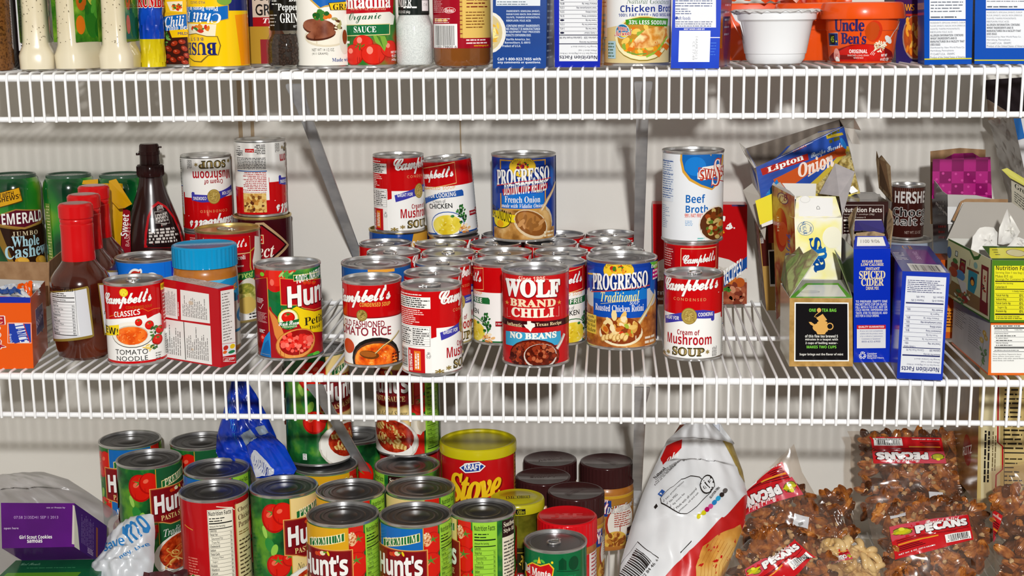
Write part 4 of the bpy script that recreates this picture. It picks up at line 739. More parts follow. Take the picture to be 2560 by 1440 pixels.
pasta('no added sugar pasta sauce can with tomatoes, under the tip of the blue bag', -396, 149, 'pNS', P_NS, .48)
pasta('pasta sauce can with yellow band between the stacked can and the front row', -312, 139, 'pYE', P_YE, -.95)
pasta('pasta sauce can with cream band, in front of the right stacked pair', -229, 152, 'pNS', None, -.95)
pasta('pasta sauce can with yellow panel in the front row', -306, 55, 'pYE', None, -.94)
pasta('pasta sauce can with bright blue panel in the front row', -222, 57, 'pBL', None, -.87)
can('pasta_sauce_can', 'pasta sauce can turned to its lime nutrition panel, right end of the front row', -146, 76, D3, 37.5, HH, 'pNS2', P_NS, -2.02, lidm=M('#68686a', .34, .9, name='shaded_tin_end'))
pasta('lower pasta sauce can of the left stack, mostly hidden', -362, 236, 'pYE', None, -.3)
pasta('upper pasta sauce can of the left stack, rotini bowl picture above net weight', -375, 262, 'pNS', None, .62, z=D3 + HH)
pasta('lower pasta sauce can of the right stack with dark red label', -257, 239, 'pBL', None, -3.0)
pasta('upper pasta sauce can of the right stack, no added sugar, lime panel at right', -264, 305, 'pNS', None, -1.0, z=D3 + HH)
pasta('pasta sauce can at the back behind the slanting brace', -345, 365, 'pBL', None, 2.4)
pasta('dark red pasta sauce can at the back under the right stack', -266, 330, 'chz', None, 2.6)
def art_delmonte():
    T = cylf(1387, 79, 1373, 1560, 20, 37, 3.4, 98); a = Art(T); a.mm(); a.rect(-117, 3, 117, 99, M('#0f6a3c')); a.frame(T)
    a.poly([(1316, 1402), (1330, 1394), (1350, 1400), (1372, 1394), (1384, 1406), (1380, 1428), (1356, 1440), (1334, 1456), (1318, 1440), (1311, 1420)], M('#e8c22a')); a.poly([(1318, 1404), (1331, 1397), (1350, 1403), (1371, 1397), (1381, 1408), (1377, 1426), (1355, 1437), (1334, 1452), (1320, 1438), (1314, 1420)], M('#c8141a'))
    a.text('Del Monte', 1312, 1408, 1375, 1426, WHT, 's', rise=-.02, fat=.02); a.text('Quality', 1323, 1427, 1352, 1438, WHT, 'it', rise=-.05); a.text('\u2022', 1376, 1390, 1382, 1396, YEL, 'n')
    a.poly([(1342, 1396), (1347, 1380), (1352, 1396)], M('#e8c22a')); a.ell(1338, 1391, 6, 3, M('#5db83a'), rot=-30); a.ell(1356, 1391, 6, 3, M('#5db83a'), rot=30)
    d = M('#0a4527'); a.poly([(1395, 1410), (1395, 1390), (1404, 1382), (1414, 1390), (1414, 1410)], d); a.ell(1432, 1395, 12, 16, d); a.line([(1390, 1412), (1445, 1412)], 2, d); a.rect(1370, 1427, 1402, 1428, WHT); a.fine(1405, 1420, 1440, 1460, M('#12804a'), 4); return a
can('vegetable_can', 'green can with pull tab lid in front of the red lidded jar', -62.5, 84, D3, 36.3, 106, 'delm', art_delmonte, 0, pull=True)
# ------------------------------------------------------------------ folding cartons
def lerp(a, b, t): return a + (b - a) * t
def to_local(mb, root):
    inv = Matrix.LocRotScale(root.location / MM, root.rotation_euler, None).inverted(); mb.v = [tuple(inv @ Vector(v)) for v in mb.v]; return mb
def qface(mb, q, col, art=None, px=None, back=None):
    "printed flat face; q = top left, top right, bottom right, bottom left in mm; art gets the face's artboard"
    TL, TR, BR, BL = [Vector(p) for p in q]; W_ = (TR - TL).length; H_ = (TL - BL).length; n = (BR - BL).cross(TL - BL).normalized()
    fn = lambda x, y, o: lerp(lerp(BL, BR, x / W_), lerp(TL, TR, x / W_), y / H_) + n * o
    pl = abs((TR - BL).dot(n)); k = 8 if pl > .15 else 1
    mb.grid(lambda s_, t: fn(s_ * W_, t * H_, 0), k, k, col)
    if back: mb.add([p - n * .5 for p in (TL, TR, BR, BL)], [[0, 1, 2, 3]], back)
    if art:
        a = Art(); a.W, a.H = W_, H_
        if px: a.frame(homog(*px, W_, H_))
        art(a); g = lambda x, y, o: fn(x, y, o + .02); a.emit(mb, g, clip=(0, 0, W_, H_), dx=W_ / k if k > 1 else None, dy=H_ / k if k > 1 else None)
def prism(front, D, dirv=(0, 1, 0), cols=None, arts=None, px=None, top=True, taper=None):
    "carton pushed back from its front face; faces F L R T; returns mesh builder and its corners"
    mb = MB(); P = [f[1] for f in front]; fp = [f[0] for f in front]; d = Vector(dirv).normalized() * D; TL, TR, BR, BL = [Vector(p) for p in P]
    tl, tr, br, bl = [p + d for p in (TL, TR, BR, BL)]; arts = arts or {}; px = px or {}; c = cols if isinstance(cols, dict) else {'F': cols}; g = lambda k: c.get(k, c['F'])
    qface(mb, (TL, TR, BR, BL), g('F'), arts.get('F'), fp); qface(mb, (tl, TL, BL, bl), g('L'), arts.get('L'), px.get('L')); qface(mb, (TR, tr, br, BR), g('R'), arts.get('R'), px.get('R'))
    mb.add([tl, tr, br, bl], [[0, 1, 2, 3]], g('K') if 'K' in c else g('F')); mb.add([BL, BR, br, bl], [[3, 2, 1, 0]], g('F'))
    if top: qface(mb, (tl, tr, TR, TL), g('T'), arts.get('T'), px.get('T'))
    else:
        k = d.normalized() * .6; i = (TR - TL).normalized() * .6; IN = c.get('I', CARDG)
        A = [TL + k + i, TR + k - i, BR + k - i + Vector((0, 0, .6)), BL + k + i + Vector((0, 0, .6))]; B = [p + d - 2 * k for p in A]
        for q in ((A[1], A[0], A[3], A[2]), (B[0], B[1], B[2], B[3]), (A[0], B[0], B[3], A[3]), (B[1], A[1], A[2], B[2]), (A[2], A[3], B[3], B[2])): mb.add(q, [[0, 1, 2, 3]], IN)
        for p, q, r, s_ in ((TL, TR, A[1], A[0]), (TR, tr, B[1], A[1]), (tr, tl, B[0], B[1]), (tl, TL, A[0], B[0])): mb.add([p, q, r, s_], [[0, 1, 2, 3]], IN)
    return mb, dict(TL=TL, TR=TR, BR=BR, BL=BL, tl=tl, tr=tr, br=br, bl=bl)
def part(mb, name, root, smooth=False): return to_local(mb, root).build(name, root, smooth=smooth)
def flap(root, pts, m, mback=None, name='flap', t=.5, art=None, px=None):
    mb = MB(); mb.panel(pts, t, m, mback)
    if art and len(pts) == 4: qface(mb, [Vector(p) for p in pts], m, art, px)
    part(mb, name, root)
def closed(name, label, cat, front, D, cols, arts=None, px=None, dirv=(0, 1, 0), top=True, group=None):
    mb, C = prism(front, D, dirv, cols, arts, px, top); b = (C['BL'] + C['br']) / 2; root = thing(name, label, cat, b, group=group); part(mb, 'carton', root); return root, C

# mint tea box -------------------------------------------------
GLD = F('gold_foil_card', ['#a98242', '#b88f4c', '#c29a58'], 150, .4, metal=.3)
def a_tea(a):
    a.rect(1986, 756, 2122, 903, WHT); a.rect(1989, 759, 2119, 900, M('#161416')); lg = M('#7ed348'); gp = M('#d9a75a')
    a.text('ONE', 2023, 771, 2040, 779, lg, 'b'); a.text('TEA BAG', 2055, 771, 2091, 779, lg, 'b'); a.ell(2048, 775, 5.5, 5.5, gp); a.line([(2048, 780), (2040, 786), (2036, 791), (2044, 793), (2054, 787), (2058, 792)], 1.5, gp)
    a.poly([(2041, 795), (2057, 784), (2068, 799), (2052, 807)], gp); a.ell(2053, 818, 21, 12, gp); a.rect(2040, 812, 2069, 828, gp); a.poly([(2038, 822), (2070, 822), (2062, 835), (2044, 835)], gp); a.poly([(2036, 816), (2026, 810), (2022, 804), (2028, 804), (2038, 811)], gp)
    a.ring(2075, 815, 9, 9, gp, M('#161416'), 2.5); a.ell(2056, 806, 13, 5, gp)
    for i, t in enumerate(('of this fine tea brewed 5', 'minutes in a teapot with', '2 cups of boiling water\u2013')): a.text(t, 2013 + i * .4, 835.5 + 9 * i, 2095, 843 + 9 * i, M('#e4e2da'), 'b')
    a.text('MAKES TWO CUPS', 2017, 863, 2091, 870, lg, 'b'); a.text('Sugar brings out the flavor of mint', 1999, 882, 2108, 889.5, M('#e4e2da'), 'b')
root, C = closed('tea_box', 'gold and black mint tea box with torn open green top, front right on the shelf', 'box', [((1974, 745), (194.2, 40.0, 83.2)), ((2131, 746), (261.2, 40.0, 83.0)), ((2132, 916), (264.3, 40.0, 7.4)), ((1973, 916), (195.7, 40.0, 6.9))], 86, {'F': GLD, 'L': M('#b9b49c'), 'R': GLD, 'I': M('#c4c2bc')}, {'F': a_tea}, top=False)
GT = F('green_tea_print', ['#5d7a3e', '#8aa05a', '#7a6a50', '#a9b878'], 45, .5)
def a_tflap(a):
    W_, H_ = a.W, a.H; a.mm(); a.poly([(0, 0), (W_, 0), (W_, 3), (W_ * .86, H_ * .82), (W_ * .14, H_ * .82), (0, 3)], M('#5fae2c')); a.poly([(4, 4.5), (W_ - 4, 4.5), (W_ * .83, H_ * .72), (W_ * .2, H_ * .72)], M('#e9eae4')); a.ell(W_ * .3, H_ * .33, 8, 5, M('#b9bab6')); a.ell(W_ * .3, H_ * .33, 7, 4.2, M('#d9d9d5'))
flap(root, [(215.0, 104.0, 91.0), (261.2, 104.0, 91.2), (261.4, 41.0, 83.2), (194.3, 41.0, 83.0)], M('#d8d8d0'), CARDG, art=a_tflap)
flap(root, [(194.4, 42.0, 83.2), (196.2, 140.0, 84.2), (198.8, 130.0, 114.0), (205.6, 110.0, 121.0), (210.5, 98.0, 130.3), (214.1, 90.0, 123.5), (222.2, 80.0, 130.6), (228.9, 74.0, 125.3)], GT, CARDG)
flap(root, [(261.6, 42.0, 83.0), (276.9, 170.0, 83.6), (261.9, 130.0, 111.3), (251.7, 110.0, 124.7), (252.6, 100.0, 119.1)], CARDG, M('#8aa05a'))
mb = MB(); mb.panel([(212.7, 95.0, 69.0), (265.8, 95.0, 69.2), (272.6, 130.0, 86.3), (216.7, 130.0, 88.0)], .4, M('#cfcfca')); part(mb, 'inner_liner', root)

# spiced cider box ---------------------------------------------
CB = M('#0c2eb2', .3)
def a_cider(a):
    c = M('#e3d3a8'); w_ = M('#dfe0e0')
    for t, y0, y1, u0, u1, s_ in (('SUGAR FREE', 650, 656.5, 2155, 2206, 's'), ('LOW CALORIE', 658, 664.5, 2152, 2209, 's'), ('INSTANT', 668, 675, 2164, 2199, 's'), ('SPICED', 677, 696, 2148, 2213, 's'), ('CIDER', 696, 714, 2153, 2209, 's'), ('DRINK MIX', 716, 724, 2165, 2197, 'n')): a.text(t, u0, y0, u1, y1, c, s_, fat=.02, sp=.95)
    for i, t in enumerate(('TO PREPARE: EMPTY ONE', 'PACKET INTO CUP OR GLASS.', 'FILL WITH 6 TO 8 OZ. HOT OR', 'COLD WATER, DEPENDING ON', 'TASTE. STIR TO DISSOLVE. ADD', 'ICE FOR A COLD DRINK.')): a.text(t, 2139, 750 + 7.2 * i, 2218 if i < 5 else 2198, 756 + 7.2 * i, w_, 'b', fat=.01)
    a.rect(2142, 812, 2214, 870, M('#c9202a')); a.rect(2142, 822, 2214, 870, w_); a.text('QUALITY GUARANTEED', 2146, 814, 2210, 820, WHT, 'b')
    for i, t in enumerate(('If you are not completely', 'satisfied with this product, return', 'it for a refund or replacement.', 'Comments or Questions?', '800-632-6900')): a.text(t, 2150 + (i > 2) * 4, 825 + 6.5 * i, 2207 - (i > 2) * 6, 829.5 + 6.5 * i, M('#3a4a8a'), 'n')
    a.text('\u267B', 2147, 879, 2165, 897, WHT, 'n', fat=.02)
    for i, t in enumerate(('Container', 'Made from', 'Recycled Fibers.')): a.text(t, 2168, 881 + 5.6 * i, 2192 + (i == 2) * 18, 886 + 5.6 * i, w_, 'b')
root, C = closed('drink_mix_box', 'tall narrow blue spiced cider box with ripped open top', 'box', [((2134, 622), (264.2, 61.0, 133.7)), ((2226, 621), (303.6, 61.0, 134.2)), ((2225, 905), (308.1, 61.0, 7.4)), ((2134, 906), (268.6, 61.0, 6.7))], 104, {'F': CB, 'L': M('#2a3a4a'), 'R': M('#a8142a'), 'I': CARD}, {'F': a_cider}, top=False)
def a_code(a): a.rect(2143, 592, 2211, 614, WHT); a.text('1100 9/06', 2152, 598, 2199, 606, M('#77756f'), 'n')
flap(root, [(269.3, 84.0, 144.2), (302.3, 84.0, 144.2), (303.7, 61.5, 134.1), (264.3, 61.5, 133.7)], CB, CARD, art=a_code, px=((2138, 590), (2214, 590), (2226, 621), (2134, 622)))
TORN = F('torn_brown_card', ['#8d7556', '#a98f6c', '#6f5a42'], 90, .9)
flap(root, [(264.3, 64.0, 133.2), (273.1, 150.0, 140.9), (271.7, 150.0, 154.8), (276.8, 140.0, 167.7), (276.9, 120.0, 172.2), (273.0, 110.0, 162.8), (267.4, 90.0, 152.2)], TORN, CARD)
flap(root, [(304.1, 64.0, 133.7), (315.1, 110.0, 153.7), (321.0, 150.0, 162.6), (319.2, 160.0, 164.9), (315.4, 150.0, 154.8), (309.8, 120.0, 145.4), (306.0, 80.0, 140.4)], TORN, M('#9a917f'))
flap(root, [(278.6, 150.0, 139.5), (280.8, 155.0, 151.3), (311.1, 155.0, 151.3), (314.7, 150.0, 138.6), (305.3, 145.0, 137.5), (289.4, 145.0, 141.2)], M('#3a3470'), TORN)
mb = MB(); mb.panel([(273.9, 105.0, 136.4), (304.8, 105.0, 134.6), (305.9, 108.0, 142.8), (293.9, 108.0, 145.9), (274.2, 108.0, 144.1)], .5, TORN); part(mb, 'torn_liner', root)

# blue nutrition box leaning sideways ---------------------------
NB = F('deep_blue_card', ['#1430a0', '#1a3aae'], 20, .3)
def a_blue(a):
    a.poly([(2266, 690), (2366, 694), (2352, 935), (2250, 931)], M('#d7dae0')); ink = M('#2b3060')
    a.frame(homog((2266, 690), (2366, 694), (2352, 935), (2250, 931), 100, 240)); b = a.T; O = homog((2256, 678), (2375, 683), (2356, 951), (2242, 946), a.W, a.H)
    def T(x, y):     # panel is printed upside down on the face
        u = 2266 + (2366 - 2266) * x / 100 + (2250 - 2266) * y / 240; v = 690 + 4 * x / 100 + 241 * y / 240; return O(u, v)
    a.frame(T); g = lambda t, x0, y0, x1, y1, s_='b': a.text(t, 100 - x1, 240 - y1, 100 - x0, 240 - y0, ink, s_, rot=180)
    g('Nutrition Facts', 3, 3, 97, 15); g('Serving Size 3.5 oz (98g/about 1/4 Box)', 3, 18, 84, 23, 'n'); g('(Makes about 1 cup)', 3, 25, 50, 30, 'n'); g('Servings Per Container about 4', 3, 32, 66, 37, 'n'); a.rect(3, 196, 97, 199.5, ink)
    g('Amount Per Serving', 3, 44, 44, 49); g('Calories 320', 3, 53, 30, 58); g('Calories From Fat 90', 44, 53, 88, 58, 'n'); a.rect(3, 178, 97, 180, ink); g('% Daily Value', 66, 62, 95, 67)
    rows = ['Total Fat 10g|15%', 'Saturated Fat 3g|15%', 'Trans Fat 0g|', 'Cholesterol 15mg|5%', 'Sodium 850mg|36%', 'Total Carbohydrate 46g|15%', 'Dietary Fiber 2g|8%', 'Sugars 3g|', 'Protein 12g|15%']
    for i, r_ in enumerate(rows):
        t, p = r_.split('|'); y = 70 + 10.5 * i; bb = t[0] + t[1] in ('To', 'Ch', 'So', 'Pr'); g(t, 4 if bb else 12, y, (4 if bb else 12) + 2.4 * len(t), y + 5.5, 'b' if bb else 'n')
        if p: g(p, 84, y, 93, y + 5.5)
        a.rect(3, 240 - y - 8.2, 97, 240 - y - 7.6, ink)
    a.rect(3, 66, 97, 69.5, ink); g('Vitamin A 4%', 3, 177, 32, 182, 'n'); g('Vitamin C 0%', 52, 177, 84, 182, 'n'); g('Calcium 15%', 3, 186, 30, 191, 'n'); g('Iron 10%', 52, 186, 72, 191, 'n'); a.fine(4, 8, 95, 42, ink, 7, fill=.35, ragged=.3)
    a.frame(O)
def a_blue_top(a):
    W_, H_ = a.W, a.H; a.mm(); a.rect(0, 0, W_, H_, F('blue_purple_card', ['#123a94', '#3a2a86', '#1a5aa6'], 25, .3)); a.rect(W_ * .36, H_ * .3, W_ * .86, H_ * .82, M('#7a2a8c')); a.text('TEAR HERE', W_ * .5, H_ * .45, W_ * .6, H_ * .75, M('#d8b8e0'), 'n', rot=-90); a.rect(W_ * .2, H_ * .02, W_ * .93, H_ * .28, WHT); a.bars(W_ * .25, H_ * .04, W_ * .85, H_ * .24, BLK, 26); a.fine(2, H_ * .4, W_ * .3, H_ * .7, WHT, 6, fill=.35); a.text('C', W_ * .34, H_ * .84, W_ * .44, H_ * .97, M('#d88a1e'), 's'); a.text('B', W_ * .48, H_ * .84, W_ * .56, H_ * .97, M('#d88a1e'), 's')
closed('macaroni_box', 'dark blue box with upside down nutrition panel overhanging the shelf edge at right', 'box', [((2256, 678), (302.1, -14.0, 122.7)), ((2375, 683), (350.6, -14.0, 120.7)), ((2356, 951), (348.2, -14.0, 6.4)), ((2242, 946), (301.0, -14.0, 8.2))], 175, {'F': NB, 'L': F('blue_violet_side', ['#1b2c8c', '#4a2a92', '#2a5ab0'], 30, .3)}, {'F': a_blue, 'T': a_blue_top}, dirv=(.09, 1, 0))

# red onion soup mix box at the wall -----------------------------
def a_soupbox(a):
    a.rect(1620, 500, 1880, 770, M('#b80c12')); a.ell(1740, 800, 200, 165, M('#d8d4cd')); a.ell(1740, 812, 188, 155, F('woven_mat_print', ['#b5aea3', '#e4e0d8'], 380, .5, 'cell')); a.ell(1665, 800, 85, 100, F('braised_meat_dark', ['#3a1a10', '#6b3520', '#8a4a2a'], 90, .4)); a.ell(1850, 800, 105, 95, F('braised_meat', ['#5a2416', '#8e3f28', '#b56a48'], 70, .4))
    a.ell(1829, 700, 14, 11, M('#c9702a')); a.ell(1850, 706, 12, 12, M('#b8581e')); a.blobs(1842, 735, 22, 24, 26, [M('#a8583a'), M('#7a3220'), M('#c98a68')], 9, 3, .7); a.blobs(1818, 724, 9, 6, 12, [M('#3a7a2a'), M('#5aa03a')], 5, 1)
    a.text("'s", 1808, 541, 1832, 573, WHT, 'sc', fat=.03); a.text('.', 1834, 568, 1838, 572, WHT); a.text('S', 1805, 577, 1812, 583, YEL, 'n'); a.poly([(1640, 830), (1868, 640), (1868, 668), (1640, 860)], M('#1a4a94')); a.text('RECIPES!', 1808, 660, 1856, 700, WHT, 'b', rot=0, rise=.72)
    a.text('NET WT', 1634, 728, 1660, 737, WHT, 'b'); a.text('2 Pouches', 1634, 742, 1672, 750, WHT, 'b'); a.rect(1830, 508, 1862, 516, M('#4a3a6a'))
closed('soup_mix_box', 'red soup mix box standing against the wall behind the beef broth can', 'box', [((1632, 510), (55.7, 371.0, 141.7)), ((1868, 512), (178.1, 371.0, 140.5)), ((1867, 760), (180.3, 371.0, 8.7)), ((1634, 761), (57.9, 371.0, 7.7))], 30, {'F': M('#b80c12'), 'L': M('#9c0a10'), 'R': WHT}, {'F': a_soupbox})
closed('cocoa_box', 'narrow brown and gold packet box wedged left of the yellow sugar box', 'box', [((1894, 548), (187.2, 325.0, 128.2)), ((1936, 545), (208.3, 325.0, 129.7)), ((1938, 776), (212.2, 325.0, 9.8)), ((1916, 776), (201.0, 325.0, 9.8))], 55, {'F': M('#b08a4a'), 'L': F('cocoa_side', ['#6a5a4c', '#a39a90', '#4c3a30'], 50, .6)}, {'F': lambda a: (a.rect(1905, 580, 1930, 700, M('#4a1a16')), a.rect(1921, 560, 1934, 640, M('#8e1a16')), a.fine(1900, 600, 1912, 640, WHT, 4, vert=True), a.rect(1924, 660, 1938, 740, M('#f0ece4')), a.rect(1926, 664, 1938, 736, BLK))})

# sweetener box, yellow -------------------------------------------
YW = F('yellow_white_print', ['#f2e468', '#f4ee9e', '#f3f1e2', '#f2e97e'], 22, .35)
def a_sug(a):
    bl = M('#1d5f9e'); a.ring(2014, 575, 20, 20, bl, M('#eee9c0'), 1); a.ring(2014, 575, 14, 14, bl, M('#eee9c0'), .8); a.text('SUGAR', 2006, 556, 2016, 592, bl, 's', rot=-80); a.fine(1997, 566, 2003, 584, bl, 2, vert=True); a.fine(2024, 566, 2030, 584, bl, 2, vert=True)
    a.text('S', 2026, 601, 2052, 634, M('#0f4a94'), 's', rot=-78, fat=.03); a.text('p', 2030, 630, 2066, 660, M('#1a6ab4'), 's', rot=-80, fat=.03); a.text('a', 2034, 655, 2062, 690, M('#0f4a94'), 's', rot=-80, fat=.03); a.text('No', 2028, 660, 2036, 676, bl, 'n', rot=-90); a.ell(2080, 600, 24, 30, M('#f3f0d8'))
root, C = closed('sweetener_box', 'yellow and white sweetener box with open flaps behind the mint tea box', 'box', [((1986, 546), (208.5, 130.0, 157.2)), ((2105, 544), (261.7, 130.0, 158.1)), ((2098, 868), (263.5, 130.0, 7.6)), ((1997, 870), (217.6, 130.0, 6.4))], 50, {'F': YW, 'L': F('fruit_tea_side', ['#b98a3a', '#c8a04a', '#a03a22', '#c9b06a'], 26, .45), 'I': WHT}, {'F': a_sug}, dirv=(-.18, 1, 0), top=False)
def a_sugflap(a): a.quad(1998, 494, 2082, 540, M('#efefec')); a.text('\u2302', 2043, 512, 2051, 521, BLK, 'n'); a.ring(2014, 497, 13, 8, M('#d0d0cc'), M('#eeeeea'), 1)
flap(root, [(212.6, 150.0, 180.2), (256.9, 150.0, 179.7), (261.8, 131.0, 158.4), (208.6, 131.0, 157.1)], YW, WHITE, art=a_sugflap, px=((1991, 490), (2089, 491), (2105, 543), (1986, 546)))
def a_side(a): a.ell(1962, 500, 13, 14, M('#5a2a5a')); a.ell(1962, 500, 11, 12, M('#d8c48a')); a.text('C8', 1952, 490, 1972, 508, M('#7a1a2a'), 's', rise=.3); a.ell(1958, 580, 16, 55, M('#b8341a')); a.ell(1962, 590, 12, 30, M('#cf5a2a')); a.text('FRUIT', 1946, 545, 1952, 585, M('#f0e0b0'), 's', rot=90); a.text('Splash', 1968, 590, 1982, 660, M('#4a5aa0'), 'sc', rot=80)
flap(root, [(190.8, 205.0, 186.5), (208.1, 132.0, 181.6), (213.0, 132.0, 65.2), (200.0, 205.0, 23.1)], F('fruit_tea_side', ['#b98a3a'], 26), CARDG, art=a_side, px=((1930, 462), (1986, 492), (1990, 744), (1941, 800)), name='side_panel')
flap(root, [(190.8, 205.0, 186.5), (192.8, 207.0, 189.6), (194.9, 200.0, 187.1), (199.0, 196.0, 190.9), (202.9, 180.0, 185.7), (206.5, 160.0, 184.5), (208.9, 135.0, 182.1), (207.6, 135.0, 179.4)], CARDG, M('#c9b06a'))
flap(root, [(200.7, 190.0, 190.2), (240.5, 190.0, 189.6), (239.4, 188.0, 170.6), (214.4, 188.0, 171.6)], M('#dcdad4'), CARDG)
flap(root, [(261.4, 190.0, 213.4), (281.7, 175.0, 205.2), (262.4, 132.0, 159.2), (259.4, 140.0, 181.4), (241.2, 170.0, 180.4)], F('grey_flap', ['#a9a4a6', '#b9b4b4'], 60, .8), CARDG)

# loose yellow sheets behind ------------------------------------
mb = MB(); mb.panel([(222.7, 235.0, 182.9), (262.5, 235.0, 199.1), (291.1, 235.0, 193.3), (298.3, 232.0, 174.4), (275.0, 232.0, 164.8), (227.6, 232.0, 164.9)], .6, M('#efe04a')); mb.panel([(283.0, 234.0, 188.6), (296.2, 231.0, 175.5), (287.8, 231.0, 172.6), (280.3, 233.0, 181.1)], .6, WHT); o = mb.build('folded_packet', smooth=False); tag(o, 'bright yellow packet sticking out between the onion box and the grey flap', 'packet')
mb = MB(); mb.panel([(172.6, 215.0, 166.2), (194.5, 215.0, 175.7), (197.3, 212.0, 145.9), (178.6, 212.0, 137.7)], .6, M('#e9d934')); mb.panel([(177.1, 214.0, 149.0), (196.3, 214.0, 155.7), (197.4, 212.0, 140.6), (181.0, 212.0, 134.8)], .7, M('#e4e2dc')); o = mb.build('folded_packet', smooth=False); tag(o, 'small yellow and white packet sticking up left of the sweetener box', 'packet')
mb = MB(); mb.panel([(161.8, 260.0, 173.1), (172.3, 255.0, 182.5), (180.7, 240.0, 168.7), (187.6, 230.0, 136.0), (186.4, 228.0, 116.8), (174.6, 245.0, 141.2)], .6, M('#b9b2a8')); o = mb.build('card_flap', smooth=False); tag(o, 'grey cardboard flap standing beside the leaning onion box', 'flap')

# leaning onion soup box ------------------------------------------
OB = F('onion_box_blue', ['#14388e', '#1a4aa8', '#163f98'], 18, .35)
def a_onion(a):
    pic = F('onion_rings_print', ['#5a4a1c', '#9a8240', '#c9b878', '#3a3016'], 120, .4); og = M('#c4521e')
    a.poly([(1948, 500), (2110, 365), (2160, 360), (2160, 500)], M('#c0a83a')); a.poly([(1960, 505), (2112, 378), (2160, 372), (2160, 505)], pic)
    a.poly([(1918, 452), (1975, 420), (2096, 370), (2108, 388), (2070, 398), (1990, 440), (1950, 470), (1926, 476)], og); a.ell(2085, 380, 22, 12, M('#a8441c'))
    a.poly([(1897, 424), (1986, 396), (1988, 410), (1901, 440)], M('#b02418')); a.text('Lipton', 1906, 409, 1978, 426, WHT, 's', fat=.02); a.text('Recipe Secrets', 1990, 376, 2100, 392, M('#c9dcec'), 'sc', fat=.02); a.text('Onion', 1960, 402, 2060, 436, M('#f0ddd0'), 'si', fat=.03, rise=.05); a.line([(1985, 448), (2056, 402)], 3, M('#e8c8b0'))
    a.poly([(2040, 350), (2100, 333), (2104, 338), (2042, 358)], M('#b8a02a')); a.fine(2044, 340, 2100, 352, M('#5a5a1a'), 2); a.text('LIPTON', 1904, 396, 1932, 402, og, 's'); a.text('ONION', 1952, 382, 1985, 388, og, 's'); a.poly([(1908, 488), (1924, 452), (1934, 480), (1930, 500)], M('#1e7ac0')); a.ell(2100, 360, 8, 16, M('#2a7ac8'), rot=-25)
root = thing('soup_mix_box', 'open blue onion soup mix box leaning sideways above the yellow packets', 'box', (234.1, 250.0, 186.9))
mb = MB(); q = [(174.7, 236.0, 204.1), (277.5, 236.0, 251.5), (298.4, 232.0, 172.5), (182.5, 232.0, 160.1)]; qface(mb, q, OB, a_onion, ((1890, 418), (2110, 318), (2150, 484), (1905, 510)), back=CARD); part(mb, 'front_panel', root)
mb = MB(); mb.panel([(165.5, 275.0, 223.0), (280.5, 275.0, 258.6), (300.2, 272.0, 174.3), (179.2, 272.0, 159.7)], .6, F('dark_grey_card', ['#6b6157', '#7a7066'], 60, .9), OB); part(mb, 'back_panel', root)
mb = MB(); mb.panel([(165.5, 275.0, 223.0), (174.7, 236.0, 204.1), (182.5, 232.0, 160.1), (179.2, 272.0, 159.7)], .6, M('#b9b4ae'), OB); part(mb, 'side_panel', root)
mb = MB(); mb.panel([(277.5, 236.0, 251.5), (280.5, 275.0, 258.6), (300.2, 272.0, 174.3), (298.4, 232.0, 172.5)], .6, OB, CARD); part(mb, 'side_panel', root)
flap(root, [(156.9, 262.0, 231.1), (166.5, 275.0, 222.5), (175.7, 236.0, 204.1), (172.9, 236.0, 203.1), (162.4, 250.0, 218.6)], M('#c9c5be'), CARD)
flap(root, [(277.6, 275.0, 258.6), (293.7, 262.0, 259.9), (299.7, 250.0, 246.9), (291.1, 244.0, 248.9), (277.5, 236.0, 251.5)], M('#9a8678'), CARD)
flap(root, [(278.8, 238.0, 250.4), (290.8, 242.0, 249.1), (299.6, 246.0, 230.0), (288.2, 240.0, 231.6)], M('#c4bdb4'), CARD)
flap(root, [(196.3, 235.0, 212.8), (212.9, 250.0, 227.6), (244.8, 252.0, 238.9), (249.1, 250.0, 244.8), (276.7, 237.0, 252.4), (245.0, 236.0, 235.5)], OB, CARD)

# dark cocoa box, nutrition facts --------------------------------
BR = F('cocoa_brown_card', ['#2a1311', '#371a17'], 30, .35)
def a_cocoa(a):
    a.box(2106, 513, 2209, 640, 1.2, M('#d8d0c8')); a.text('Nutrition Facts', 2109, 519, 2205, 531, M('#e4dcd4'), 'b'); a.text('Serving Size 1 envelope (28g)', 2110, 534, 2186, 539, M('#c9beb4'), 'n'); a.text('Servings Per Container 8', 2110, 542, 2164, 547, M('#c9beb4'), 'n'); a.rect(2109, 549, 2204, 554, M('#e4dcd4')); a.fine(2110, 558, 2203, 630, M('#c9beb4'), 9, fill=.4, ragged=.4)
root, C = closed('cocoa_box', 'dark brown box with white nutrition facts behind the spiced cider box', 'box', [((2098, 504), (266.8, 186.0, 168.9)), ((2221, 504), (323.4, 186.0, 168.9)), ((2219, 836), (328.7, 186.0, 10.3)), ((2100, 836), (273.0, 186.0, 10.0))], 90, {'F': BR, 'T': M('#3a3434')}, {'F': a_cocoa}, top=True)
flap(root, [(283.3, 250.0, 170.7), (325.3, 250.0, 169.7), (319.1, 200.0, 168.5), (271.8, 200.0, 169.0)], M('#8a8784'), CARD)
flap(root, [(321.3, 262.0, 220.3), (323.3, 258.0, 212.0), (325.9, 255.0, 216.1), (328.6, 240.0, 210.9), (331.1, 225.0, 206.2), (328.3, 190.0, 167.9), (329.4, 215.0, 167.0), (325.9, 262.0, 175.5), (321.8, 265.0, 209.3)], TORN, F('brown_flap_back', ['#6a4e34', '#7d5e40'], 60, .9))
mb = MB(); mb.panel([(263.5, 150.0, 129.3), (268.9, 150.0, 129.3), (270.5, 150.0, 82.6), (265.0, 150.0, 82.5)], .6, BR); o = mb.build('card_strip', smooth=False); tag(o, 'narrow dark card strip with white dots left of the spiced cider box', 'card')

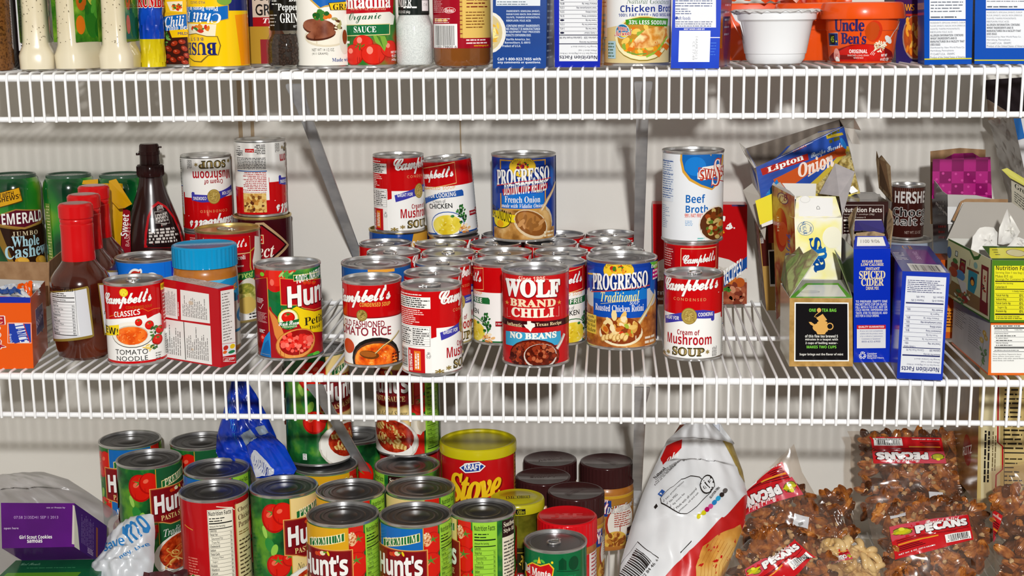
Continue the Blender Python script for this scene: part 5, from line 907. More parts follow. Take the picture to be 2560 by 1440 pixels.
# dark open carton with pink packet ---------------------------------
PK = None
def pink_mat():
    m = M('#a8146e', .4, name='magenta_check_foil'); n = m.node_tree; b = n.nodes['Principled BSDF']; tcn = n.nodes.new('ShaderNodeTexCoord'); mp = n.nodes.new('ShaderNodeMapping'); mp.inputs['Scale'].default_value = (70, 0, 70); mp.inputs['Location'].default_value = (.2, .5, .3)
    ch = n.nodes.new('ShaderNodeTexChecker'); ch.inputs['Scale'].default_value = 1; ch.inputs[1].default_value = lin('#7c0a54'); ch.inputs[2].default_value = lin('#a31d72'); n.links.new(tcn.outputs['Object'], mp.inputs[0]); n.links.new(mp.outputs[0], ch.inputs[0]); n.links.new(ch.outputs[0], b.inputs['Base Color']); return m
PK = pink_mat()
def spots(a):
    for i in range(9):
        for j in range(6):
            if (i + j) % 2: a.ell(2341 + i * 15.5, 432 + j * 15.5 + i * .6, 3.2, 3.2, M('#c0408e'))
o = None; mb = MB(); q = [(388.8, 262.0, 210.4), (456.9, 262.0, 213.0), (459.9, 256.0, 162.9), (388.7, 256.0, 163.0)]; qface(mb, q, PK, spots, ((2332, 398), (2476, 392), (2480, 497), (2330, 497)), back=PK); mb.panel([(403.1, 262.5, 211.2), (414.6, 266.0, 216.7), (436.8, 266.0, 217.5), (444.7, 262.5, 212.6)], .5, PK); o = mb.build('foil_packet', smooth=False); tag(o, 'magenta checked packet standing up out of the dark open carton', 'packet')
DK = F('black_tea_card', ['#1c1a1e', '#2c282c'], 20, .35)
root = thing('tea_box', 'dark open carton with brown back flap holding the magenta packet', 'box', (415.7, 220.0, 118.3))
mb = MB(); mb.panel([(390.6, 285.0, 217.8), (425.9, 285.0, 221.6), (456.6, 285.0, 219.5), (460.1, 280.0, 128.6), (393.5, 280.0, 128.7)], .7, KRAFT); part(mb, 'back_panel', root)
def a_dk(a):
    for i in range(12): a.poly([(2340 + i * 3.2, 505 + i * 3.4), (2342 + i * 3.2, 506 + i * 3.4), (2342 + i * 3.2, 513 + i * 3.4), (2340 + i * 3.2, 512 + i * 3.4)], M('#d8d4cc'))
    a.fine(2346, 560, 2368, 600, M('#8a2a2a'), 3); a.fine(2345, 500, 2366, 540, M('#6a665f'), 4)
mb = MB(); qface(mb, [(389.8, 262.0, 166.6), (391.7, 190.0, 176.7), (396.4, 190.0, 104.0), (395.1, 262.0, 91.8)], DK, a_dk, ((2330, 488), (2369, 486), (2372, 640), (2334, 640)), back=CARDG); part(mb, 'side_panel', root)
flap(root, [(390.4, 262.0, 186.1), (391.4, 240.0, 181.9), (391.3, 215.0, 177.3), (391.7, 190.0, 176.2), (390.8, 262.0, 165.6)], M('#8a8682'), CARDG)
mb = MB(); mb.panel([(391.7, 190.0, 176.7), (424.1, 190.0, 175.7), (443.5, 190.0, 171.5), (447.0, 190.0, 104.1), (396.4, 190.0, 104.0)], .6, M('#b4b1ac'), DK); part(mb, 'inner_panel', root)
mb = MB(); mb.panel([(392.0, 188.5, 162.4), (402.5, 188.5, 162.4), (403.5, 188.5, 142.1), (392.9, 188.5, 142.1)], .4, M('#d8d8d6')); part(mb, 'glue_strip', root)
mb = MB(); mb.panel([(394.8, 176.0, 148.7), (404.2, 178.0, 170.3), (410.0, 178.0, 173.1), (457.5, 178.0, 172.6), (457.5, 175.0, 158.1), (403.4, 173.0, 144.4)], .7, KRAFT); mb.panel([(397.2, 174.0, 146.1), (405.4, 175.0, 168.8), (409.0, 175.0, 168.8), (401.5, 173.0, 145.4)], .5, M('#e8e6e2')); o = mb.build('card_flap', smooth=False); tag(o, 'brown cardboard flap with white edge behind the grey lid of the green tea box', 'flap')

# green illustrated tea box with grey lid ----------------------------
def a_cottage(a):
    a.quad(2360, 600, 2486, 812, M('#d6d2a0')); g = M('#3f6a1f'); a.line([(2367, 606), (2420, 628), (2432, 650), (2443, 648), (2452, 632), (2480, 640)], 9, g); a.line([(2366, 742), (2476, 806)], 7, g); a.line([(2480, 640), (2474, 806)], 7, g)
    a.poly([(2368, 735), (2470, 792), (2470, 760), (2368, 700)], M('#8a6a3a')); a.poly([(2452, 664), (2472, 672), (2468, 790), (2448, 778)], M('#7a2a1c')); a.poly([(2456, 676), (2468, 682), (2465, 760), (2454, 752)], M('#d8c49a')); a.blobs(2460, 712, 5, 22, 14, [M('#a83a1c'), M('#5a3020'), M('#e8d8a8')], 4, 8)
    a.poly([(2419, 678), (2442, 690), (2440, 720), (2434, 738), (2418, 728)], M('#3a8a94')); a.ell(2429, 708, 6, 11, M('#4a3020')); a.ell(2429, 711, 4, 7, M('#e8a23a')); a.poly([(2415, 672), (2446, 684), (2446, 690), (2415, 678)], M('#7a4a26')); a.line([(2422, 654), (2421, 670)], 2, M('#7a3a2a')); a.ell(2437, 668, 5, 8, M('#8ab0a0'))
    a.poly([(2398, 652), (2412, 658), (2410, 690), (2396, 684)], M('#5a2a20')); a.poly([(2401, 658), (2409, 662), (2408, 682), (2400, 678)], M('#9aa04a')); a.ell(2403, 678, 7, 17, M('#8a2418'), rot=8); a.ell(2399, 694, 11, 12, M('#5a8ab0'), rot=15); a.ell(2404, 676, 4, 5, M('#8a5a3a')); a.poly([(2392, 700), (2414, 712), (2416, 740), (2404, 734)], M('#d8d0c0')); a.ell(2412, 750, 7, 7, M('#9a3a22'))
    a.poly([(2386, 634), (2392, 637), (2391, 650), (2385, 647)], M('#2a3a4a')); a.poly([(2387, 636), (2391, 638), (2390, 648), (2386, 646)], M('#d8e0d0')); a.ell(2371, 640, 5, 14, M('#4a6a9a')); a.ell(2385, 672, 9, 9, M('#8a3a2a')); a.ell(2382, 686, 10, 11, M('#b04a2a')); a.ell(2373, 700, 6, 16, M('#b8a890')); a.ell(2386, 660, 6, 6, M('#4a7a3a')); a.blobs(2400, 745, 26, 16, 18, [M('#c9a86a'), M('#5a7a4a'), M('#a8502a'), M('#e0d8b8')], 5, 2)
def a_ynut(a):
    a.quad(2486, 664, 2620, 800, M('#ddd824')); ink = M('#33301a'); a.text('Nutrition Facts', 2490, 664, 2580, 675, ink, 'b')
    for i, t in enumerate(('Serving Size 1 tea bag (2g)', 'Makes 8 fl. oz.', 'Servings Per Container 20')): a.text(t, 2489, 678 + 8 * i, 2489 + 2.95 * len(t), 685 + 8 * i, ink, 'n')
    a.rect(2488, 701, 2620, 704, ink); a.text('Amount Per Serving', 2489, 705, 2533, 710, ink, 'b'); a.text('Calories 0', 2489, 713, 2517, 719, ink, 'b'); a.rect(2488, 721, 2620, 723, ink); a.text('% Daily Value', 2531, 725, 2562, 730, ink, 'b')
    for i, t in enumerate(('Total Fat 0g', 'Sodium 0mg', 'Total Carb. 0g', 'Sugars 0g', 'Protein 0g')): a.text(t, 2490 + 4 * (i == 3), 734 + 10 * i, 2490 + 4 * (i == 3) + 2.6 * len(t), 741 + 10 * i, ink, 'b' if i != 3 else 'n'); a.text('0%', 2549, 734 + 10 * i, 2559, 741 + 10 * i, ink, 'b'); a.rect(2488, 732 + 10 * i, 2620, 732.6 + 10 * i, ink)
    a.rect(2488, 783, 2620, 787, ink); a.fine(2490, 789, 2556, 798, ink, 2, fill=.4)
GG = M('#4a7a1e')
root, C = closed('tea_box', 'green illustrated tea box with grey lid and tissue, stacked on the white and orange box', 'box', [((2481, 650), (398.1, 6.0, 131.1)), ((2620, 652), (454.9, 6.0, 130.4)), ((2618, 806), (458.0, 6.0, 64.8)), ((2475, 806), (399.1, 6.0, 64.5))], 146, {'F': GG, 'L': GG, 'I': M('#c9c8c0')}, {'F': a_ynut, 'L': a_cottage}, {'L': ((2366, 606), (2482, 651), (2475, 806), (2368, 741))}, dirv=(-.085, 1, 0), top=False)
def a_ytop(a): a.quad(2474, 620, 2620, 646, M('#e3dc2a')); a.ell(2540, 633, 24, 9, M('#8a6a3a')); a.ell(2540, 633, 22, 8, M('#d8d0a0')); a.fine(2478, 622, 2508, 640, M('#6a6420'), 3, fill=.35)
flap(root, [(399.0, 52.0, 138.4), (459.5, 52.0, 137.6), (455.0, 6.5, 130.3), (398.3, 6.5, 131.0)], GG, CARDG, art=a_ytop, px=((2456, 615), (2600, 617), (2620, 652), (2481, 650)))
flap(root, [(404.7, 165.0, 171.1), (490.0, 165.0, 170.1), (488.7, 152.0, 129.1), (384.0, 152.0, 129.0), (385.0, 153.0, 130.7)], M('#a39e96'), GG, name='lid')
def tissue(name, label, pts, seed, cat='tissue', m=None, root=None):
    "soft crumpled sheet through a rough outline, fan of folds"
    rg = random.Random(seed); mb = MB(); c = sum((Vector(p) for p in pts), Vector()) / len(pts); c.y -= 8; n = len(pts); rings = 5; vs = [c]
    for r_ in range(1, rings + 1):
        for k in range(n * 3):
            p = Vector(pts[k // 3]).lerp(Vector(pts[(k // 3 + 1) % n]), (k % 3) / 3); q = c.lerp(p, r_ / rings); q.y += rg.uniform(-3, 3) * (1 if r_ < rings else .4); q.z += rg.uniform(-1.2, 1.2); vs.append(q)
    N = n * 3; fs = [[0, 1 + k, 1 + (k + 1) % N] for k in range(N)]
    for r_ in range(rings - 1):
        for k in range(N): a_ = 1 + r_ * N; fs.append([a_ + k, a_ + N + k, a_ + N + (k + 1) % N, a_ + (k + 1) % N])
    mb.add(vs, fs, m or M('#dcdad4', .7)); o = mb.build(name, angle=75); tag(o, label, cat); return o
tissue('tea_bag', 'rounded white paper tea bag bulging up inside the green tea box', [(393.4, 80.0, 122.7), (396.3, 84.0, 144.3), (404.6, 88.0, 153.4), (420.1, 90.0, 153.6), (425.2, 86.0, 144.0), (425.6, 80.0, 122.8)], 3, 'tea bag')
tissue('tea_bag', 'pointed white paper tea bag standing up behind the green tea box front', [(421.2, 74.0, 136.2), (422.6, 78.0, 154.0), (431.6, 84.0, 173.4), (437.3, 84.0, 164.2), (445.5, 80.0, 149.3), (438.2, 74.0, 136.2)], 5, 'tea bag')
tissue('tea_bag', 'white paper tea bag at the right picture edge in the green tea box', [(427.7, 66.0, 134.8), (438.2, 68.0, 145.9), (447.7, 68.0, 143.3), (459.4, 66.0, 134.9), (445.9, 62.0, 130.3)], 8, 'tea bag')

# white and orange herbal tea box -----------------------------------
def a_herb(a):
    a.quad(2372, 760, 2486, 950, F('pale_herb_card', ['#b5aea4', '#c6bfb5'], 30, .5)); a.line([(2379, 858), (2470, 937)], 5, M('#d8641e')); a.line([(2477, 800), (2470, 940)], 4, M('#d8641e')); a.fine(2384, 786, 2408, 840, M('#6a6258'), 9, fill=.35, ragged=.4); a.fine(2414, 800, 2446, 880, M('#7a7268'), 11, fill=.3, ragged=.4)
    for u, v, c_ in ((2457, 836, '#d8a83a'), (2449, 853, '#d8b04a'), (2462, 848, '#c9a03a')): a.ell(u, v, 6, 7, M(c_)); a.ell(u, v, 2, 3, M('#e8d88a'))
    a.line([(2455, 850), (2452, 880), (2456, 900), (2448, 915)], 2, M('#4a7a2a')); a.blobs(2455, 882, 9, 26, 14, [M('#5a8a3a'), M('#3f6a2a')], 5, 4, .5); a.ell(2414, 782, 6, 5, M('#5a2a1a'))
def a_white(a):
    a.quad(2478, 812, 2620, 932, M('#e9eae6')); ink = M('#2a2a2c'); a.fine(2484, 812, 2556, 817, ink, 1); a.rect(2486, 818, 2620, 821, ink); a.text('Amount Per Tea Bag', 2486, 822, 2520, 826, ink, 'b'); a.text('% Daily Value', 2536, 822, 2556, 826, ink, 'b'); a.rect(2486, 828, 2620, 829, ink)
    for i, t in enumerate(('Proprietary blend', "St. John's Wort", 'Siberian Ginseng')): a.text(t, 2486 + 4 * (i > 0), 831 + 11.5 * i, 2520, 835 + 11.5 * i, ink, 'b'); a.fine(2490, 836 + 11.5 * i, 2540, 840 + 11.5 * i, ink, 1, fill=.5); a.rect(2486, 841 + 11.5 * i, 2620, 841.6 + 11.5 * i, ink)
    a.rect(2486, 866, 2620, 869, ink); a.fine(2486, 872, 2556, 875, ink, 1); a.rect(2483, 877, 2620, 878, ink)
    for i, t in enumerate(('Other ingredients: Peppermint leaves,', 'lemon verbena, lemon grass, natural', 'citrus flavor with other natural flavors,', 'stevia leaves, and rosebuds')): a.text(t, 2482, 882 + 5.3 * i, 2482 + 1.95 * len(t), 886 + 5.3 * i, ink, 'n')
closed('tea_box', 'white and orange herbal tea box with yellow flower under the green tea box', 'box', [((2477, 808), (400.0, 6.0, 63.6)), ((2620, 808), (458.8, 6.0, 63.9)), ((2620, 938), (462.2, 6.0, 7.7)), ((2470, 938), (400.0, 6.0, 7.3))], 146, {'F': M('#d8641e'), 'L': M('#b8b1a7')}, {'F': a_white, 'L': a_herb}, {'L': ((2379, 766), (2477, 808), (2470, 938), (2381, 861))}, dirv=(-.03, 1, 0))
closed('tea_box', 'orange box glimpsed between the blue nutrition box and the herbal tea box', 'box', [((2352, 650), (383.3, 172.0, 102.4)), ((2384, 650), (397.9, 172.0, 102.4)), ((2384, 846), (402.3, 172.0, 9.1)), ((2352, 845), (387.6, 172.0, 9.5))], 45, M('#b8501a'), {'F': lambda a: (a.rect(2362, 770, 2392, 830, M('#d88a2a')), a.fine(2366, 775, 2384, 820, M('#5a2a14'), 6))})

# red and white gelatin box ------------------------------------------
RB = M('#b8101c')
def a_gel(a):
    pw = M('#e6e4e0'); ink = M('#6f6b69')
    for q in ((408, 716, 444, 786), (452, 722, 528, 806), (412, 798, 530, 906)): pass
    a.poly([(404, 716), (443, 723), (446, 798), (407, 790)], pw); a.poly([(452, 724), (523, 735), (526, 808), (454, 799)], pw); a.poly([(407, 796), (527, 814), (531, 912), (412, 892)], pw)
    a.fine(408, 722, 441, 790, ink, 11, vert=True, fill=.42); a.fine(456, 734, 520, 800, ink, 15, vert=True, fill=.42, ragged=.5); a.fine(416, 806, 456, 890, ink, 7, vert=True, fill=.4, ragged=.6); a.fine(466, 812, 524, 903, ink, 12, vert=True, fill=.42, ragged=.5); a.line([(461, 804), (466, 899)], 2.5, M('#4a4644')); a.line([(413, 800), (416, 892)], 2, ink); a.ell(479, 757, 6, 5, M('#c9b8a4')); a.ell(483, 873, 3, 3, M('#c9b8a4')); a.fine(445, 745, 450, 790, pw, 1, vert=True)
def a_gelR(a):
    a.poly([(553, 727), (585, 722), (589, 856), (557, 860)], M('#e9e7e4')); a.fine(556, 732, 583, 850, M('#77736f'), 17, fill=.35, ragged=.4); a.poly([(557, 861), (589, 857), (590, 886), (559, 892)], M('#e4e6ea')); a.ell(566, 870, 6, 6, M('#c4281e')); a.ell(582, 866, 6, 6, M('#e8c41e')); a.ell(564, 881, 5, 4, M('#e8641e')); a.ell(580, 880, 8, 4, M('#1a7a4a')); a.box(560, 895, 588, 904, 1, WHT); a.text('GELATIN', 563, 896, 585, 902, WHT, 'b'); a.box(538, 805, 548, 836, 1, WHT)
def a_gelT(a): W_, H_ = a.W, a.H; a.mm(); a.rect(0, 1.5, W_ - 3, H_ - 1, M('#c9c4c2')); a.rect(0, 0, W_, 1.5, RB); a.fine(4, 3, W_ * .5, H_ - 2, M('#8a8583'), 4, fill=.35); a.fine(W_ * .58, 3, W_ - 8, H_ - 2, M('#8a8583'), 4, fill=.35)
fr = [((402, 696), (-505.1, 60.0, 99.3)), ((546, 723), (-427.6, 17.0, 95.4)), ((553, 919), (-428.9, 17.0, 7.1)), ((408, 895), (-507.7, 60.0, 7.0))]
closed('gelatin_box', 'red and white gelatin box lying turned at the front, beside the tomato noodle can', 'box', fr, 24, {'F': RB, 'R': RB, 'T': RB}, {'F': a_gel, 'R': a_gelR, 'T': a_gelT}, {'R': ((548, 722), (585, 714), (591, 908), (555, 919))}, dirv=(.48, .88, 0))

# orange cracker box ---------------------------------------------------
OR_ = M('#e2560c')
def a_lance(a):
    a.quad(-80, 742, 76, 757, M('#142a9c')); a.box(22, 807, 78, 857, 2, M('#e8c8b8')); a.poly([(24, 809), (76, 809), (78, 855), (28, 856)], M('#1c3aa0')); a.poly([(38, 808), (60, 808), (74, 856), (52, 857)], M('#d8dce8')); a.text('LANCE', 32, 812, 72, 856, M('#1c3aa0'), 'bi', rot=-76, fat=.02); a.text('fresh', 26, 834, 33, 856, M('#c9d8f0'), 'n', rot=-84); a.line([(60, 808), (75, 856)], 2, M('#c22a1e'))
    a.text('Toast', -30, 790, 16, 872, M('#e9d8d0'), 's', rot=-88, fat=.06); a.text('Toast', -29, 791, 15, 871, M('#a8142a'), 's', rot=-88, fat=.02)
def a_lanceR(a): a.poly([(88, 776), (106, 760), (110, 822), (92, 842)], M('#e8c8c0')); a.poly([(89, 777), (105, 763), (109, 821), (93, 839)], M('#3a2a84')); a.poly([(90, 808), (108, 774), (108, 790), (92, 824)], M('#c8b8dc')); a.text('LANCE', 92, 778, 107, 826, M('#3a2a84'), 'bi', rot=66)
root, C = closed('cracker_box', 'orange toast cracker box open at the top, front left end of the middle shelf', 'box', [((-90, 737), (-711.6, 10.0, 89.6)), ((76, 744), (-636.6, 10.0, 86.7)), ((84, 921), (-639.0, 10.0, 6.5)), ((-82, 925), (-715.2, 10.0, 4.1))], 102, {'F': OR_, 'R': M('#d84f0c'), 'L': OR_, 'I': M('#b9b5b0')}, {'F': a_lance, 'R': a_lanceR}, {'R': ((76, 744), (112, 710), (118, 868), (84, 921))}, dirv=(-.23, 1, 0), top=False)
SILV = F('silver_wrapper', ['#8d8a88', '#d9d9da', '#f0f0f2', '#b9c4d4'], 60, .2, metal=.45, detail=5)
def crumple(pts, seed, thick=5, m=None, nx=10, ny=6):
    rg = random.Random(seed); A, B, C_, D_ = [Vector(p) for p in pts]; off = {(i, j): Vector((rg.uniform(-1, 1), rg.uniform(-1, 1) * thick, rg.uniform(-1, 1) * thick * .6)) for i in range(nx + 1) for j in range(ny + 1)}; mb = MB()
    mb.grid(lambda s_, t: A.lerp(B, s_).lerp(D_.lerp(C_, s_), t) + off[(round(s_ * nx), round(t * ny))], nx, ny, m or SILV); return mb
for i, (pts, nm) in enumerate((([(-711.2, 30.0, 93.4), (-651.4, 30.0, 94.5), (-639.1, 16.0, 85.1), (-705.6, 16.0, 84.9)], 'front silver and blue cracker packet in the orange box'), ([(-710.9, 60.0, 89.5), (-645.2, 60.0, 94.3), (-644.7, 56.0, 78.4), (-710.2, 56.0, 76.8)], 'rear silver and orange cracker packet in the orange box'))):
    mb = crumple(pts, i + 2, 4); o = mb.build('cracker_packet'); tag(o, nm, 'packet')
    mb = crumple([Vector(p) + Vector((0, -3, 2)) for p in (pts if i else [(-677.4, 26.0, 92.5), (-654.4, 26.0, 93.5), (-649.3, 18.0, 87.8), (-674.3, 18.0, 87.7)])], i + 20, 3, OR_ if i else M('#2a4a8a', .3), 12, 3)
    if i: mb.v = [(lerp(pts[0][0], pts[1][0], .62) + (v[0] - pts[0][0]) * .28, v[1], v[2]) for v in mb.v]
    k = mb.build('printed_band', o)
mb = MB(); q = [(-808.0, 190.0, 96.3), (-669.8, 150.0, 101.6), (-673.7, 150.0, 48.3), (-814.5, 190.0, 21.7)]; mb.panel(q, 1.4, KRAFT); mb.panel([q[1], Vector(q[1]) + Vector((-22, 120, 0)), Vector(q[2]) + Vector((-22, 120, 0)), q[2]], 1.4, KRAFT); o = mb.build('carton_tray', smooth=False); tag(o, 'brown cardboard tray behind the orange cracker box and sauce bottle', 'tray')
# ------------------------------------------------------------------ jars and bottles
def jar(name, label, cat, x, y, z, R, H, lidcol, content, art=None, key=None, lidH=20, turn=0., group=None, y0=8, y1=None, labmat=None, shoulder=4, lidR=None, waist=0, lab_R=None, bevel=1.2):
    t = thing(name, label, cat, (x, y, z), facing(x, y) + turn, group); Hb = H - lidH; lidR = lidR or R - .5
    mb = MB(); pr = [(0, 0), (R - 5, 0), (R - 1.5, 1.5), (R, 5)]
    if waist: pr += [(R, Hb * .1), (R - waist, Hb * .16), (R, Hb * .22)]
    pr += [(R, Hb - shoulder * 2.4), (R - .8, Hb - shoulder), (R - shoulder, Hb), (R - shoulder - 1, Hb + 4)]
    mb.lathe(pr, content, 56); mb.build('jar_body', t)
    mb = MB(); n = 160; z0 = Hb - 1.2; b = bevel; rib = lambda zz, k: (lidR - (.55 if k % 2 else 0), zz)
    vs = []; fs = []; lv = [z0, z0 + 1.5, H - b * 1.6]
    for zz in lv:
        for k in range(n): r_ = lidR - (.5 if (k % 4) > 1 and zz > z0 + 1 else -.1); a = 2 * math.pi * k / n; vs.append((r_ * math.sin(a), -r_ * math.cos(a), zz))
    for i in range(2): fs += [[i * n + k, i * n + (k + 1) % n, (i + 1) * n + (k + 1) % n, (i + 1) * n + k] for k in range(n)]
    mb.add(vs, fs, lidcol); mb.lathe([(lidR, H - b * 1.6), (lidR - b * .4, H - b * .5), (lidR - b * 1.3, H), (lidR - 3.2, H), (lidR - 4, H - .7), (0, H - .7)], lidcol, 56); mb.build('lid', t, angle=50)
    if art:
        mb = MB(); y1 = y1 or Hb - shoulder * 3; Rl = (lab_R or R) + .15; nn = 72; vs = []
        for zz in (y0, y1):
            for i in range(nn): a = 2 * math.pi * i / nn; vs.append((Rl * math.sin(a), -Rl * math.cos(a), zz))
        mb.add(vs, [[i, (i + 1) % nn, nn + (i + 1) % nn, nn + i] for i in range(nn)], labmat or WHT); art().emit(mb, on_cyl(Rl + .12), clip=(-math.pi * R, y0, math.pi * R, y1), dx=2.6); mb.build('label', t)
    return t
def lid_text(t, s, R, H, m, w=34, h=9, rot=0):
    a = Art(); a.mm(); a.text(s, -w / 2, -h / 2, w / 2, h / 2, m, 'b', rot=rot); mb = MB(); a.emit(mb, lambda x, y, o: (x, y * 1., H - .65 + o * 8)); mb.build('embossing', t, smooth=False)
PB = F('peanut_butter', ['#9a5a1e', '#ad6a26', '#b5732c'], 40, .3, coat=.4); BL = M('#0f8fc4', .32); CHOCO = M('#3a1c1c', .36); RLID = M('#d3101a', .3)
def art_pb():
    T = cylf(512, 79, 672, 900, 19, 37, 8, 96); a = Art(T); a.mm(); a.rect(-117, 0, 117, 98, M('#1c86bd')); a.rect(-117, 0, 117, 66, M('#d8d4c8')); a.rect(-60, 60, 60, 98, M('#1c8fc6')); a.frame(T)
    a.poly([(440, 690), (480, 678), (530, 684), (560, 690), (545, 700), (455, 704)], M('#53b4dc')); a.text('FUEL YOUR', 560, 694, 610, 712, M('#f0a01e'), 'bi', rise=.3, edge=M('#5a1a1a'), ew=.05); a.rect(586, 735, 600, 760, M('#a01a3a')); a.ell(592, 795, 12, 22, M('#1a7ab4')); a.text('C', 588, 788, 598, 806, WHT, 's'); a.rect(560, 842, 600, 850, M('#1c86bd')); return a
t = jar('peanut_butter_jar', 'peanut butter jar with big blue screw lid behind the red and white box', 'jar', -466, 103, D2, 36.6, 125, BL, PB, art_pb, lidH=23, y1=88, lidR=37)
lid_text(t, 'PEANUT', 37, 125, M('#2aa0d0', .3), 30, 6)
def art_skippy():
    a = Art(); a.mm(); a.rect(-117, 0, 117, 90, M('#a8742a')); a.rect(-117, 0, 117, 4, M('#c99a2a')); a.rect(-117, 74, 117, 78, M('#c99a2a'))
    a.rect(-40, 50, 20, 72, M('#1d3a84')); a.text('SKIPPY', -36, 54, 16, 68, WHT, 'b', edge=RED, ew=.05)
    a.ell(36, 38, 24, 28, M('#a0321c')); a.ell(37, 39, 22, 26, M('#e9e2d8')); a.text('Did You Know?', 14, 56, 58, 66, WHT, 'si', edge=M('#5a2a14'), ew=.05, rise=.12); a.fine(24, 34, 54, 55, M('#a83a2a'), 7, fill=.5, ragged=.4); a.ell(26, 16, 17, 13, M('#d8b04a')); a.blobs(26, 17, 14, 9, 34, [M('#b5762a'), M('#d89a4a'), M('#8a4a1a')], 4, 2, .6); a.rect(44, 10, 58, 28, M('#7a4a1e')); a.rect(44, 26, 58, 31, CHOCO); a.text('SKIPPY', 45, 14, 57, 20, WHT, 'b'); a.rect(43, 12, 59, 22, M('#1d3a84')); a.text('SKIPPY', 44, 14, 58, 20, WHT, 'b')
    a.text('SKIPPY', -2, 68, 16, 74, WHT, 'b', edge=RED, ew=.06); return a
for i, (x, y, nm, rt) in enumerate(((-80, 361, 'back row, behind the yellow lidded pickle jar', 160), (-3.5, 354, 'back row right, its printed label in view', 70), (-86, 287, 'touching the big red canister', -30), (-42, 230, 'right behind the red lidded jar', 100))):
    t = jar('peanut_butter_jar', 'peanut butter jar with dark brown lid, ' + nm, 'jar', x, y, D3, 36, 116, CHOCO, PB, art_skippy if i in (1, 3) else None, lidH=27, turn=-.38 if i == 1 else .6, y1=78, waist=2, lidR=36, group='brown lidded peanut butter jars'); lid_text(t, 'SKIPPY', 36, 116, M('#452626', .4), 34, 9, rt)
def art_jif():
    a = Art(); a.mm(); a.rect(-117, 0, 117, 90, M('#e9dcd8')); a.rect(-20, 0, 30, 90, M('#c9201c')); a.fine(34, 6, 60, 80, M('#b0303a'), 15, fill=.4, ragged=.4); a.text('ation', 36, 70, 50, 77, RED, 'b'); return a
t = jar('peanut_butter_jar', 'jar with bright red lid behind the green can', 'jar', -51, 156, D3, 35.6, 110, RLID, PB, art_jif, lidH=29, y1=70, waist=1.5, lidR=36.5); lid_text(t, 'JIF', 36, 110, M('#e02a2c', .35), 38, 16)
PICK = F('pickle_brine', ['#3a3a0c', '#5c5a16', '#7a7420'], 45, .12, coat=.6)
def art_olive():
    a = Art(); a.mm(); a.rect(-110, 0, 110, 60, M('#23200e')); a.box(-30, 4, 30, 56, 1, M('#c9a83a')); a.line([(6, 34), (6, 50)], 1, M('#c9a83a')); a.blobs(6, 44, 4, 8, 14, [M('#c9a83a')], 2, 4, .4); a.rect(-40, 18, 40, 30, M('#8a1420')); a.text('HAMBURGERS', -32, 20, 30, 28, WHT, 'b'); a.text('DILL CHIPS', -22, 4, 28, 16, M('#d8c81e'), 'b'); a.text('16 FL OZ (1 PT)', -20, 0.5, 24, 3.5, WHT, 'n'); return a
def pickle():
    x, y = -114, 197; t = thing('pickle_jar', 'pickle jar with yellow green metal lid beside the brown lidded jars', 'jar', (x, y, D3), facing(x, y)); R = 29; H = 118
    mb = MB(); mb.lathe([(0, 0), (R - 3, 0), (R, 4), (R, H - 42), (R - 1, H - 34), (R - 3, H - 26), (R, H - 18), (R, H - 11)], PICK, 48); mb.build('jar_body', t)
    L = M('#bdb51a', .26, coat=.3); mb = MB(); mb.lathe([(33, H - 13), (34, H - 12), (34, H - 2.5), (33, H - .6), (31.5, H), (29, H - .8), (22, H - .8), (21, H - .2), (0, H - .2)], L, 56); mb.build('lid', t)
    a = Art(); a.mm(); a.rect(-15, -5, 15, 5, BLK); a.rect(-14.2, -4.2, 14.2, 4.2, M('#c4bc22')); a.text('Mt. Olive', -13, -4, 13, 4, BLK, 's'); mb = MB(); a.emit(mb, lambda X, Y, o: (X * .98 + 1, Y + X * .12, H - .1 + o)); mb.build('lid_print', t, smooth=False)
    a = Art(); a.mm(); a.rect(-8, H - 11, 10, H - 4, BLK); a.text('Mt. Olive', -7, H - 10.4, 9, H - 5, M('#c4bc22'), 's'); mb = MB(); a.emit(mb, on_cyl(34.1), dx=2); k = mb.build('rim_print', t)
    mb = MB(); a = art_olive(); nn = 60; vs = [((R + .2) * math.sin(2 * math.pi * i / nn), -(R + .2) * math.cos(2 * math.pi * i / nn), zz) for zz in (6, 62) for i in range(nn)]; mb.add(vs, [[i, (i + 1) % nn, nn + (i + 1) % nn, nn + i] for i in range(nn)], M('#23200e')); a.emit(mb, on_cyl(R + .34), clip=(-90, 6, 90, 62), dx=2.6); mb.build('label', t)
pickle()
# yellow lidded canister of stuffing mix
def art_stove():
    T = cylf(1203, 98, 1128, 1330, 22, 48, 20, 166); a = Art(T); a.mm(); a.rect(-151, 3, 151, 180, M('#c01418')); a.frame(T)
    a.poly([(1152, 1149), (1170, 1139), (1206, 1137), (1225, 1147), (1208, 1159), (1168, 1161)], M('#b0141a')); a.poly([(1154, 1149), (1171, 1141), (1205, 1139), (1222, 1147), (1207, 1157), (1169, 1159)], WHT); a.poly([(1158, 1149), (1172, 1143), (1204, 1141), (1218, 1147), (1206, 1155), (1170, 1157)], M('#1c3a94')); a.text('KRAFT', 1167, 1143, 1210, 1154, WHT, 'b', fat=.02)
    y_ = M('#efc21e'); a.text('Stove', 1130, 1162, 1262, 1212, M('#7a0c10'), 'si', rise=.1, fat=.06, sp=.9); a.text('Stove', 1128, 1160, 1260, 1210, y_, 'si', rise=.1, fat=.03, sp=.9); a.text('Top', 1150, 1216, 1236, 1256, y_, 'si', fat=.04, sp=.9); a.line([(1140, 1222), (1180, 1212), (1240, 1196)], 5, y_)
    a.mm(); a.rect(58, 3, 100, 180, M('#b5762a')); a.fine(62, 60, 96, 170, M('#3a1a0c'), 22, fill=.5); a.rect(-100, 3, -62, 180, M('#c8862a')); a.fine(-98, 120, -66, 168, M('#5a1a0c'), 8); return a
